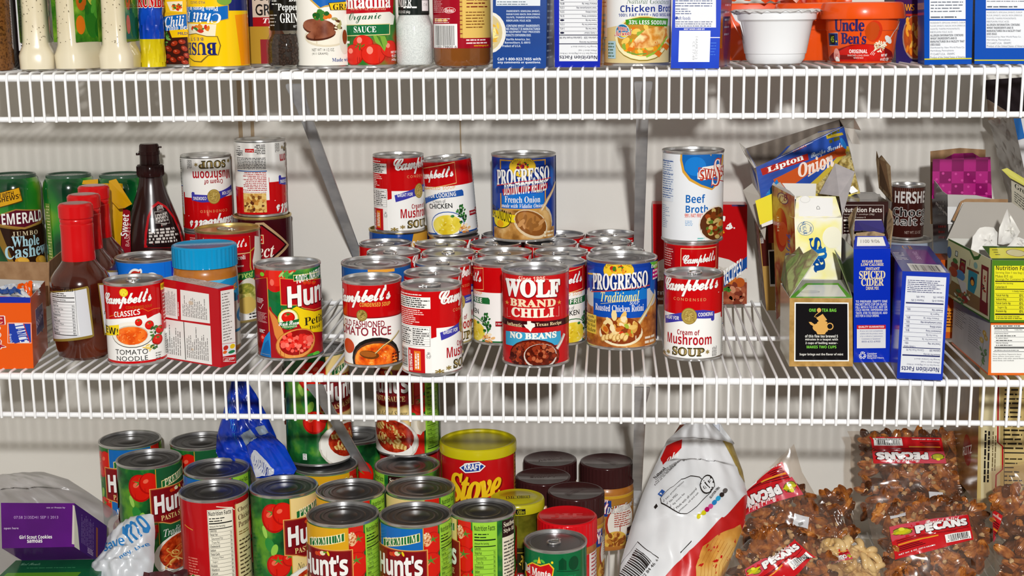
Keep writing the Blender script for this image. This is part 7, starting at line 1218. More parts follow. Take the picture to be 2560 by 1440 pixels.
def art_cont():
    T = cylf(925, 68, -80, 160, 5, 28.5, 3.5, 104); a = Art(T); a.mm(); a.rect(-100, 0, 100, 110, F('tomato_leaf_print', ['#1f5a22', '#3a7a2c', '#b8281a'], 30, .35)); a.frame(T); a.poly([(860, -60), (990, -60), (984, 32), (920, 36), (862, 32)], M('#b50f1c')); a.text('Contadina', 852, -14, 978, 20, WHT, 's', rise=.02, fat=.02); a.text('ROMA STYLE TOMATOES', 879, 18, 966, 24, M('#e8c8a0'), 'n', fat=.01, sp=1.15)
    a.poly([(858, 30), (976, 27), (988, 36), (984, 58), (860, 60)], M('#e4e2d8')); a.text('Organic', 874, 28, 954, 56, M('#1f5a3a'), 'sc', rise=.04); a.poly([(864, 57), (976, 56), (975, 84), (866, 86)], M('#d8c88a')); a.poly([(866, 59), (974, 58), (973, 82), (868, 84)], M('#0f6a3a')); a.text('SAUCE', 885, 64, 941, 79, WHT, 's', fat=.01)
    for x, y, r_, q in ((906, 106, 26, .8), (882, 134, 22, 1.2), (933, 134, 32, .82), (975, 120, 20, 1.1)): a.ell(x, y, r_, r_ * q, M('#a8150c')); a.ell(x - 1, y - 1, r_ * .93, r_ * q * .92, M('#d3281a')); a.ell(x - r_ * .3, y - r_ * q * .4, r_ * .25, r_ * .3, M('#ef8a78'))
    a.poly([(932, 86), (962, 88), (968, 104), (960, 126), (950, 112), (938, 104)], M('#7aa83a')); a.poly([(940, 86), (950, 90), (958, 120)], M('#4a7a26')); a.blobs(898, 113, 10, 6, 8, [M('#3a7a22')], 6, 3, .25); a.text('NET WT', 976, 124, 990, 130, WHT, 'b'); a.text('15 OZ', 977, 133, 988, 140, WHT, 'b'); a.text('(425g)', 977, 143, 988, 150, WHT, 'b'); a.rect(860, 98, 874, 104, WHT); return a
can('tomato_can', 'organic tomato sauce can with roma tomatoes picture', -257, 46, D1, 28.4, 108, 'cont', art_cont, 0)
def heinz():
    x, y = -158, 47; R = 30.8; t = thing('gravy_jar', 'jar of brown gravy with red and yellow label and bar code', 'jar', (x, y, D1), facing(x, y)); GV = F('brown_gravy', ['#6b3c14', '#80491a', '#74431a'], 20, .15, coat=.6)
    mb = MB(); mb.lathe([(0, 1), (R - 7, 0), (R - 2, 2), (R, 8), (R, 92), (R - 4, 104), (R - 8, 110)], GV, 48); mb.build('jar_body', t); mb = MB(); mb.lathe([(R - 6, 106), (R - 5, 107), (R - 5, 121), (0, 122)], M('#c9a23a', .3, .6), 48); mb.build('lid', t)
    T = cylf(1156, 74, -70, 120, 5, R, 20, 100); a = Art(T); a.mm(); a.rect(-60, 19, 60, 100, M('#9c0f22')); a.frame(T); a.rect(1084, 59, 1144, 118, M('#e9e8e6')); a.bars(1088, 61, 1136, 112, BLK, 30); a.text('3 000 79800 6', 1088, 112, 1142, 118, BLK, 'n')
    a.rect(1158, -70, 1240, 94, M('#dcb760')); a.rect(1151, -70, 1158, 94, M('#c9a04a')); a.fine(1166, 28, 1216, 70, M('#7a4a1c'), 6, fill=.4); a.fine(1168, -20, 1222, 20, M('#7a2a1c'), 5, fill=.4); a.fine(1166, 96, 1222, 108, M('#f0d8d8'), 2, fill=.45); a.text('www.heinzgravy.com', 1185, 110, 1222, 116, M('#e8b01c'), 'b')
    a.ell(1125, 26, 15, 7.5, M('#e9d8d0')); a.ell(1125, 26, 14, 6.6, M('#b31a24')); a.text('Heinz', 1114, 21, 1136, 31, WHT, 's'); a.fine(1086, -10, 1112, 32, M('#e0b8b8'), 8, fill=.35); a.fine(1088, 37, 1122, 58, M('#d8a83a'), 1); a.fine(1088, 42, 1130, 58, M('#f0e0e0'), 3, fill=.4)
    for i in range(14): a.rect(1151, -60 + i * 11, 1157, -58 + i * 11, M('#7a0c18'))
    mb = MB(); a.emit(mb, on_cyl(R + .2), clip=(-58, 20, 58, 100), dx=2.5); mb.build('label', t)
heinz()
# pasta boxes
def a_bar(a):
    a.quad(1225, -100, 1366, 175, F('pasta_box_blue', ['#07367c', '#0a408c'], 16, .3)); a.rect(1240, -60, 1351, 15, M('#d8dee4')); a.fine(1243, 2, 1320, 14, M('#5a6a7a'), 2, fill=.4); a.ell(1222, 82, 43, 52, M('#e0dcd2')); a.ell(1218, 82, 38, 46, M('#c9b888')); a.blobs(1225, 80, 26, 38, 26, [M('#e6c24a'), M('#f0dc8a'), M('#d8a83a')], 10, 3, .3); c = M('#c9d6e6')
    for i, tx in enumerate(('INGREDIENTS: SEMOLINA (WHEAT);', 'DURUM FLOUR; NIACIN, IRON (FERROUS', 'SULFATE), THIAMINE MONONITRATE,', 'RIBOFLAVIN, FOLIC ACID.', '', 'CONTAINS WHEAT INGREDIENTS.', 'THIS PRODUCT IS MANUFACTURED', 'ON EQUIPMENT THAT PROCESSES', 'PRODUCTS CONTAINING EGGS.', '')):
        if tx: a.text(tx, 1266 - 4 * (i > 5), 26 + 7.8 * i - 3 * (i > 4), 1350 - (22 if i in (3, 8) else 0), 32 + 7.8 * i - 3 * (i > 4), c, 'b')
    a.text('Barilla America, Inc.', 1266, 96, 1326, 102, c, 'b'); a.text('Bannockburn, IL 60015', 1262, 104, 1326, 110, c, 'b'); a.text('Product of U.S.A.', 1256, 112, 1302, 118, c, 'b'); a.text('Call 1-800-922-7455 with', 1244, 144, 1352, 151, M('#e4eaf0'), 'b'); a.text('any comments or questions.', 1244, 153, 1352, 160, M('#e4eaf0'), 'b')
closed('pasta_box', 'dark blue pasta box with bowl picture at its left edge, on the upper shelf', 'box', [((1232, -80), (-122.3, 22.0, 435.3)), ((1368, -80), (-65.8, 22.0, 434.6)), ((1365, 171), (-67.6, 22.0, 331.7)), ((1232, 171), (-123.6, 22.0, 332.1))], 45, {'F': M('#0a408c', .3), 'R': M('#123a70', .3)}, {'F': a_bar, 'R': lambda a: (a.mm(), a.fine(4, 8, a.W - 6, 90, M('#a8b8d0'), 12, fill=.3, ragged=.4))}, dirv=(.15, 1, 0))
def a_bl2(a):
    a.quad(1380, -100, 1510, 170, M('#1426a4')); a.quad(1398, -100, 1494, 154, M('#dfe1e4')); ink = M('#20203a')
    a.text('Nutrition Facts', 1399, 141, 1493, 150, ink, 'b', rot=180); a.text('Serving Size 3.5 oz (98g/about 1/4 Box)', 1400, 133, 1492, 138, ink, 'n', rot=180); a.text('(Makes about 1 cup)', 1446, 126, 1492, 131, ink, 'n', rot=180); a.text('Servings Per Container about 4', 1428, 117, 1492, 122, ink, 'n', rot=180); a.rect(1398, 112, 1494, 114, ink); a.text('Amount Per Serving', 1449, 106, 1493, 111, ink, 'b', rot=180); a.text('Calories 320   Calories From Fat 90', 1399, 96, 1493, 101, ink, 'b', rot=180); a.rect(1398, 91, 1494, 93, ink)
    for i, tx in enumerate(('% Daily Value*', 'Total Fat 8g', 'Saturated Fat 3g', 'Trans Fat 0g', 'Cholesterol 10mg', 'Sodium 840mg', 'Total Carbohydrate 49g', 'Dietary Fiber 2g', 'Sugars 7g')): y = 84 - 10.4 * i; a.text(tx, 1492 - 2.3 * len(tx), y, 1492, y + 5, ink, 'b', rot=180); a.text(('', '14%', '15%', '', '5%', '35%', '15%', '8%', '')[i] or '.', 1400, y, 1411, y + 5, ink, 'n', rot=180); a.rect(1398, y - 2, 1494, y - 1.3, ink)
closed('macaroni_box', 'blue box with upside down nutrition panel on the upper shelf, left of the chicken broth', 'box', [((1384, -80), (-59.3, 26.0, 434.7)), ((1508, -80), (-7.9, 26.0, 434.1)), ((1500, 168), (-11.0, 26.0, 332.4)), ((1387, 168), (-58.5, 26.0, 332.7))], 40, {'F': M('#1426a4', .3), 'R': M('#c9852a', .35)}, {'F': a_bl2}, dirv=(.1, 1, 0))
def art_broth():
    T = cylf(1593, 82, -130, 158, 7, 35.3, 4, 126); a = Art(T); a.mm(); a.rect(-112, 0, 112, 130, M('#e2e3e2')); a.frame(T); a.text('Natural Goodness', 1566, 4, 1668, 17, M('#4a6a4a'), 'it', fat=.012, rise=-.02); a.text('Chicken Broth', 1551, 19, 1675, 36, M('#1f3384'), 'b', fat=.0); a.text('100% FAT FREE \u2022 NO MSG Added', 1547, 39, 1676, 47, M('#1f3384'), 'b')
    a.poly([(1508, 72), (1560, 66), (1600, 62), (1680, 66), (1680, 160), (1508, 160)], M('#d8c48e')); a.ell(1607, 101, 72, 54, M('#8f7a30')); a.ell(1607, 98, 72, 54, M('#eadfae')); a.ell(1608, 95, 66, 48, M('#b8862a')); a.blobs(1600, 100, 56, 38, 40, [M('#e8961c'), M('#d8701c'), M('#8aa83a'), M('#e8c25a')], 10, 4, .6, 4)
    ck = F('grilled_chicken_print', ['#d88a2a', '#f0c878', '#c9701c', '#f4dca0'], 55, .35); a.poly([(1572, 120), (1590, 98), (1612, 78), (1640, 70), (1662, 72), (1667, 90), (1655, 108), (1630, 120), (1600, 124)], ck); a.line([(1614, 144), (1640, 130), (1655, 108), (1664, 92)], 5, M('#8fb83a')); a.line([(1568, 132), (1590, 138), (1615, 136)], 3, M('#6a9a3a'))
    for x, y in ((1642, 136), (1660, 118), (1670, 104)): a.poly([(x - 9, y), (x, y - 9), (x + 10, y - 2), (x + 3, y + 9)], M('#e0701a'))
    a.poly([(1564, 54), (1600, 50), (1666, 49), (1664, 68), (1640, 69), (1600, 66), (1566, 66)], M('#3f8a1f')); a.text('33% LESS SODIUM', 1572, 56, 1661, 66, WHT, 'b', rise=-.02)
    a.ell(1556, 81, 17, 18, M('#c9d8dc')); a.ell(1556, 81, 15, 16, M('#1a6a9c')); a.ell(1559, 90, 10, 6, M('#e0c83a')); a.text('100%', 1546, 71, 1569, 80, M('#b8281c'), 'sc', rise=-.1, edge=WHT, ew=.06, fat=.02); a.text('Natural', 1539, 78, 1579, 92, M('#b8281c'), 'sc', rise=.08, edge=WHT, ew=.06, fat=.02)
    a.mm(); a.rect(-56, 30, -38, 126, M('#d8c8b4')); a.fine(-55, 60, -39, 124, M('#b0705a'), 16, fill=.3); a.fine(-55, 14, -42, 56, M('#8ab0c8'), 7, fill=.5); a.rect(-36, 8, -24, 26, M('#a8c8d4')); a.fine(-36, 9, -25, 25, M('#5a7a6a'), 5); return a
can('broth_can', 'chicken broth can with yellow and white label on the upper shelf', 28.5, 50, D1, 35.1, 130, 'broth', art_broth, 0)
def a_kr(a):
    a.quad(1670, -100, 1810, 180, F('dinner_box_blue', ['#0834b0', '#0c40c2'], 26, .28)); a.quad(1688, -100, 1790, 69, M('#e2e4e8')); ink = M('#5a6488'); a.fine(1689, -20, 1786, 18, ink, 6, fill=.4, ragged=.15); a.fine(1689, 20, 1728, 37, ink, 3, fill=.45); a.text('kraft foods', 1688, 41, 1726, 50, M('#2a3f8e'), 'n'); a.poly([(1688, 46), (1692, 40), (1696, 46), (1692, 49)], M('#2a3f8e')); a.fine(1689, 52, 1788, 68, ink, 3, fill=.4, ragged=.1)
    a.text('BEST WHEN USED BY', 1710, 71, 1762, 75, WHT, 'b'); a.rect(1697, 77, 1775, 155, M('#eef0f2')); a.text('14APR2013', 1738, 92, 1744, 148, M('#a8aab0'), 'n', rot=-90); a.text('CE 17:49', 1731, 104, 1737, 150, M('#a8aab0'), 'n', rot=-90); a.rect(1775, 93, 1800, 95, WHT); a.fine(1777, 104, 1790, 140, M('#4a78d8'), 5, fill=.3)
closed('dinner_box', 'bright blue dinner box with white best before window, touching the white bowl', 'box', [((1684, -80), (63.4, -6.0, 432.3)), ((1806, -80), (112.3, -6.0, 431.7)), ((1797, 171), (110.5, -6.0, 331.5)), ((1677, 171), (61.6, -6.0, 331.9))], 80, {'F': M('#0c40c2', .28), 'R': F('dinner_side', ['#16327e', '#5a2a5a', '#b8501c'], 30, .3)}, {'F': a_kr, 'R': lambda a: (a.mm(), a.rect(2, 20, 18, 52, M('#c8761c')), a.fine(8, 24, 14, 48, M('#8a4a14'), 4, vert=True), a.fine(30, 30, a.W - 6, 90, M('#a8b0d0'), 8, fill=.3))}, dirv=(.22, 1, 0))
# white bowl with foil lid
def bowl():
    x, y = 173, 46; t = thing('rice_bowl', 'plain white plastic bowl with peeled foil lid, back side out', 'bowl', (x, y, D1), facing(x, y)); W_ = M('#e6e8ea', .3, coat=.3); mb = MB()
    mb.lathe([(0, .5), (20, 0), (27, 1.5), (30.5, 6), (31.2, 11), (32.2, 11.6), (38, 44), (38.6, 45), (41.5, 46.5), (42, 53), (45.5, 54), (45.8, 55.5), (42.5, 56)], W_, 64, cap=False); mb.build('bowl_body', t)
    FO = M('#c9c6c8', .3, .5); rg = random.Random(2); vs = [(0, 0, 57.5)]; n = 64; fs = []
    for r_ in (20, 36, 44, 48):
        for k in range(n): a_ = 2 * math.pi * k / n; q = r_ + (1.6 * math.sin(k * 1.9) if r_ == 48 else 0); vs.append((q * math.sin(a_), -q * math.cos(a_), 57.2 - (2.4 + math.sin(k * 2.3) if r_ == 48 else 0) + rg.uniform(-.3, .3)))
    fs = [[0, 1 + k, 1 + (k + 1) % n] for k in range(n)] + [[1 + i * n + k, 1 + (i + 1) * n + k, 1 + (i + 1) * n + (k + 1) % n, 1 + i * n + (k + 1) % n] for i in range(3) for k in range(n)]; mb = MB(); mb.add(vs, fs, M('#dcdada', .4)); mb.build('foil_lid', t)
    mb = MB(); mb.grid(lambda s_, q: (-47 + 28 * s_ ** 1.5 + 3 * math.sin(s_ * 3), -8 + q * 30 - 4, 50 - 49 * s_ + 0 * q), 12, 6, M('#7a3a2a', .35)); mb.v = [(a_ - 0, b_, max(c_, .8)) for a_, b_, c_ in mb.v]; mb.build('loose_sleeve', t)
    mb = MB(); mb.panel([(-47, -8, 55), (-38, -12, 56), (-36, -14, 44), (-33, -16, 30), (-37, -15, 42), (-42, -12, 46)], .4, M('#dcdada', .4)); mb.build('lid_tab', t, smooth=False)
bowl()
OBW = M('#e04e0c', .3, coat=.35); RB2 = F('rice_bowl_red', ['#b0120c', '#c8180e'], 16, .3)
def ricebowl(label, x, y, art=True):
    t = thing('rice_bowl', label, 'bowl', (x, y, D1), facing(x, y)); mb = MB(); pr = [(0, .5), (24, 0), (31, 1.5), (33.2, 6), (36.2, 34), (37.2, 35), (38.2, 50), (38.6, 52)]; mb.lathe(pr, OBW, 64, cap=False); mb.build('bowl_body', t)
    mb = MB(); mb.lathe([(41, 46), (43.5, 46.5), (44, 48), (42.5, 60), (41, 62.5), (38, 63.5), (35, 62), (0, 62)], OBW, 64); mb.build('lid', t)
    if art:
        T = cylf(2157, 88, 44, 160, 5, 37, 0, 50); a = Art(T); bl = M('#2c2660'); a.poly([(2070, 168), (2072, 140), (2098, 122), (2130, 113), (2165, 111), (2205, 114), (2236, 128), (2248, 150), (2248, 168)], M('#7a1410')); a.poly([(2098, 166), (2098, 128), (2122, 117), (2145, 113), (2170, 112), (2195, 115), (2216, 124), (2222, 150), (2224, 166)], RB2)
        a.text('Uncle', 2092, 52, 2162, 81, bl, 's', fat=.02, sp=.92); a.text("Ben's", 2106, 84, 2168, 111, bl, 's', fat=.02, sp=.92); a.ell(2186, 81, 20, 25, M('#c9300c')); a.ell(2182, 81, 17, 22, M('#b8440f'))
        a.box(2075, 84, 2098, 113, 2, M('#d8c8c0')); a.rect(2075, 84, 2098, 113, M('#1c2f6e')); a.rect(2077, 87, 2090, 110, M('#151a14')); a.text('45', 2080, 91, 2088, 105, M('#a8b82a'), 'n', fat=.02); a.ell(2094, 104, 2, 2, M('#d8c82a')); a.text('ORIGINAL', 2126, 124, 2173, 133, WHT, 'b'); a.text('ENRICHED LONG GRAIN', 2122, 136, 2177, 140, M('#f0d0c8'), 'n'); a.text('WHITE RICE', 2137, 142, 2163, 146, M('#f0d0c8'), 'n')
        a.ell(2093, 138, 8, 18, M('#e09a90')); a.ell(2094, 148, 5, 8, WHT); a.fine(2088, 132, 2098, 140, M('#a83a34'), 2); a.text('NET WT', 2209, 134, 2224, 140, WHT, 'b'); a.text('4.4 OZ (125g)', 2208, 143, 2230, 152, WHT, 'b')
        a.line([(2188, 128), (2210, 112), (2226, 98), (2236, 76), (2246, 55)], 3, M('#c9c8c6')); a.ell(2223, 100, 12, 6, M('#e0dedb'), rot=50); a.blobs(2204, 117, 17, 13, 60, [M('#e9dcc0'), M('#f4ecd8'), M('#c9b48a')], 3, 3, .5, 4)
        for q in range(3): a.line([(2186 + 3 * q, 128 + 2 * q), (2180 + 4 * q, 136 + 1 * q)], 1.2, M('#e8e4e0'))
        def surf(X, Y, o):
            for (r1, z1), (r2, z2) in zip(pr[2:], pr[3:]):
                if z1 <= Y <= z2 + .01: r_ = r1 + (r2 - r1) * (Y - z1) / (z2 - z1); break
            else: r_ = 37
            r_ += .25 + o; return (r_ * math.sin(X / 37), -r_ * math.cos(X / 37), Y)
        mb = MB(); a.emit(mb, surf, clip=(-60, 3, 60, 48), dx=2.5, dy=5); mb.build('label', t)
    return t
ricebowl('orange lidded rice bowl with blue lettering', 263, 50); ricebowl('second orange rice bowl standing behind, between the white and the lettered bowl', 225, 142, False)
rg = random.Random(9)
for i, (x, y, nm) in enumerate(((172, 160, 'left'), (236, 215, 'right'))):
    mb = crumple([(x - 42, y, D1 + 112), (x + 42, y, D1 + 112), (x + 40, y - 10, D1 + (66 if i == 0 else 30)), (x - 40, y - 10, D1 + (66 if i == 0 else 30))], 30 + i, 6, F('orange_red_foil', ['#c8280c', '#e85a14', '#b0180c', '#e8b0a0'], 30, .2, coat=.3), 14, 8); mb.add([(x, y + 6, D1 + 30)], [], OBW); o = mb.build('rice_packet'); tag(o, ('crumpled orange packet behind the plain white bowl' if i == 0 else 'crumpled orange and red packet behind the orange bowls'), 'packet')
    mb = MB(); mb.box((x - 38, y + 4, D1), (x + 38, y + 30, D1 + 64), OBW, 2); mb.build('packet_base', o)
def a_noo(a):
    a.quad(2200, -100, 2330, 170, M('#2a1f58')); a.rect(2240, 0, 2312, 40, M('#3f1a4a')); a.text('ELBOWS', 2225, 15, 2286, 32, M('#d88a1c'), 'b', sp=.9); a.rect(2240, 40, 2312, 46, M('#b8301c')); a.line([(2250, 2), (2300, -4)], 3, M('#e0901c')); a.ell(2288, 98, 32, 54, M('#9a7a6a')); a.ell(2289, 97, 30, 51, M('#a8481c')); rg = random.Random(1)
    for k in range(40): a.ell(2289 + rg.uniform(-22, 22), 97 + rg.uniform(-42, 42), 3.2, rg.uniform(7, 12), M(rg.choice(['#d8761c', '#e8962a', '#b8501a', '#e0a84a'])), rot=rg.uniform(-35, 35))
closed('pasta_box', 'purple and orange elbow pasta box behind the rice bowl', 'box', [((2235, -80), (303.9, 105.0, 432.5)), ((2330, -80), (344.1, 105.0, 432.1)), ((2326, 163), (347.0, 105.0, 328.8)), ((2240, 163), (310.2, 105.0, 329.1))], 60, M('#2a1f58'), {'F': a_noo})
def a_nwp(u0, big):
    def art(a):
        a.quad(u0 - 20, -100, u0 + 150, 170, M('#0648a8')); x0 = u0 + (14 if not big else 28); x1 = u0 + (104 if not big else 134); d = 0 if not big else -28
        a.quad(x0, -100, x1, 50 + d, M('#e0e3e8')); a.quad(x0, 54 + d, x1, 148 + d, M('#e0e3e8')); ink = M('#5a6270'); a.fine(x0 + 3, -60, x1 - 3, 34 + d, ink, 12, fill=.35, ragged=.1); a.fine(x0 + 3, 40 + d, x1 - 20, 50 + d, ink, 1, fill=.35)
        for i, tx in enumerate(('INGREDIENTS: SEMOLINA (WHEAT); DURUM', 'FLOUR (WHEAT); NIACIN; IRON (FERROUS', 'SULFATE); THIAMIN MONONITRATE;', 'RIBOFLAVIN; FOLIC ACID.', 'ALLERGEN INFORMATION: CONTAINS', 'WHEAT INGREDIENTS AND IS', 'MANUFACTURED IN A FACILITY THAT', 'USES EGGS', 'Distributed by: New World Pasta Co.', 'Harrisburg, Pennsylvania', '17112-6457 U.S.A.   \u00A9NWPC', 'Product of the United States of America')):
            y = 57 + d + 7.6 * i; bd = 4 <= i <= 7; a.text(tx, x0 + 2, y, min(x0 + 2 + len(tx) * (2.75 if bd else 2.45), x1 - 1), y + 5.4, M('#1c2430') if bd else ink, 'b' if bd else 'n')
        a.rect(u0 - 20, 146 if not big else 149, u0 + 150, 149 if not big else 152, M('#c9c22a'))
    return art
SB = F('noodle_side', ['#10204a', '#1a3a7a', '#8a6a2a'], 40, .35)
closed('pasta_box', 'blue pasta box with white ingredients panel and yellow line, right of the rice bowl', 'box', [((2310, -80), (316.2, 12.0, 429.8)), ((2434, -80), (365.5, 12.0, 429.2)), ((2429, 160), (368.2, 12.0, 333.3)), ((2311, 162), (320.8, 12.0, 332.9))], 45, {'F': M('#0648a8', .3), 'L': M('#0648a8', .3), 'R': SB}, {'F': a_nwp(2310, False)}, dirv=(.06, 1, 0))
closed('pasta_box', 'blue pasta box with ingredients panel at the right picture edge', 'box', [((2439, -80), (367.4, 12.0, 429.2)), ((2590, -80), (427.1, 12.0, 428.5)), ((2585, 160), (430.7, 12.0, 332.9)), ((2436, 160), (371.0, 12.0, 333.3))], 45, {'F': M('#0648a8', .3), 'L': SB}, {'F': a_nwp(2437, True)}, dirv=(.06, 1, 0))
# ------------------------------------------------------------------ bags and other soft packs
class Sack:
    "soft bag lofted through rows of left/right edge points; its front bulges towards the aisle"
    def __init__(s, rows, thick, seed=1, noise=2., pinch=True, folds=0.):
        s.px = [(r[0][0], r[1][0]) for r in rows]; s.P = [(Vector(r[0][1]), Vector(r[1][1])) for r in rows]; s.th = thick; s.n = len(rows) - 1; s.ns = noise; s.pinch = pinch; s.seed = seed; s.fo = folds
    def at(s, a, t, o=0., back=False):
        a = min(max(a, 0), 1); t = min(max(t, 0), 1); q = t * s.n; i = min(int(q), s.n - 1); f = q - i; f = f * f * (3 - 2 * f) * .5 + f * .5
        L = s.P[i][0].lerp(s.P[i + 1][0], f); R_ = s.P[i][1].lerp(s.P[i + 1][1], f); p = L.lerp(R_, a); e = math.sin(math.pi * a) ** .6 * (math.sin(math.pi * (.04 + .92 * t)) ** .5 if s.pinch else 1)
        k = s.seed; w_ = s.ns * (math.sin(a * 17 + k + t * 9) * math.cos(t * 21 + k * 2 - a * 5) + .6 * math.sin(a * 41 - t * 33 + k) + .4 * math.sin(t * 71 + a * 57 * math.sin(k))) * (.3 + e) + s.fo * abs(math.sin(a * 13 + t * 6 * math.sin(k + 1) + k)) * e
        n = (R_ - L).cross(s.P[i + 1][0] - s.P[i][0]); n = n.normalized() if n.length else Vector((0, -1, 0))
        if n.dot(CAM - p) < 0: n = -n
        return p - n * (s.th * .5 * e + o) if back else p + n * (s.th * .5 * e + w_ + o)
    def build(s, mb, m, nx=28, ny=40, both=True, mback=None):
        mb.grid(lambda a, t: s.at(a, t), nx, ny, m)
        if both: mb.grid(lambda a, t: s.at(1 - a, t, back=True), nx, ny, mback or m)
    def T(s, u, v):
        best = None
        for i in range(s.n):
            (a, b), (c, d) = s.px[i], s.px[i + 1]; lo, hi = 0., 1.
            def sd(f):
                l = (a[0] + (c[0] - a[0]) * f, a[1] + (c[1] - a[1]) * f); r_ = (b[0] + (d[0] - b[0]) * f, b[1] + (d[1] - b[1]) * f); dx, dy = r_[0] - l[0], r_[1] - l[1]; return (u - l[0]) * dy - (v - l[1]) * dx, ((u - l[0]) * dx + (v - l[1]) * dy) / (dx * dx + dy * dy)
            s0, s1 = sd(0)[0], sd(1)[0]
            if i == 0 and s0 > 0: return 100 * sd(0)[1], 100 * 0 + 100 - 0.
            if s0 <= 0 <= s1 or (i == s.n - 1):
                for _ in range(18):
                    mid = (lo + hi) / 2
                    if sd(mid)[0] < 0: lo = mid
                    else: hi = mid
                f = (lo + hi) / 2; g = f
                for _ in range(6): g = f - (g * g * (3 - 2 * g) * .5 - g * .5)
                return 100 * sd(f)[1], 100 - 100 * (i + g) / s.n
        return 50, 50
    def art(s, mb, a, d=4.): a.emit(mb, lambda X, Y, o: s.at(X / 100, 1 - Y / 100, .7 + o * 5), clip=(0, 0, 100, 100), dx=d, dy=d)
BAGF = film('clear_bag_film', .035, '#f8f3ee', .14, .05, '#cfc4b8', edge=.3)
PEC = [F('pecan_brown', ['#54290f', '#8a4c20', '#a8692f'], 110, .42), F('pecan_amber', ['#713a14', '#a8622a', '#c98a48'], 110, .42), F('pecan_dark', ['#3c1f10', '#6b3d1f'], 70, .4), F('pecan_meat', ['#b58a58', '#d8b888'], 120, .5), F('cashew_cream', ['#c9a468', '#e0c08a'], 60, .45)]
def pecan_mesh(mat, kind='pecan'):
    mb = MB()
    if kind == 'pecan':
        mb.ell((0, 0, 0), (6.6, 5.2, 13), mat, 26, 12, fn=lambda v: 1 + .07 * math.cos(7 * math.atan2(v.y, v.x)) - .13 * math.exp(-(math.atan2(v.y, v.x) - 1.57) ** 2 * 9) + .05 * math.sin(9 * v.z))
    elif kind == 'bit': mb.ell((0, 0, 0), (4.5, 2.6, 2.9), mat, 8, 6, fn=lambda v: 1 + .25 * math.sin(v.x * 5 + v.z * 7))
    else:
        pts = [(9 * math.cos(t) , 0, 9 * math.sin(t)) for t in [i * .28 - .3 for i in range(11)]]; mb.tube(pts, [1.5, 3.2, 4, 4.3, 4.5, 4.5, 4.4, 4.2, 3.8, 3, 1.4], mat, 8)
    return mb
PMS = [pecan_mesh(PEC[0]), pecan_mesh(PEC[1]), pecan_mesh(PEC[2]), pecan_mesh(PEC[3], 'bit')]; CMS = [pecan_mesh(PEC[4], 'cashew')]
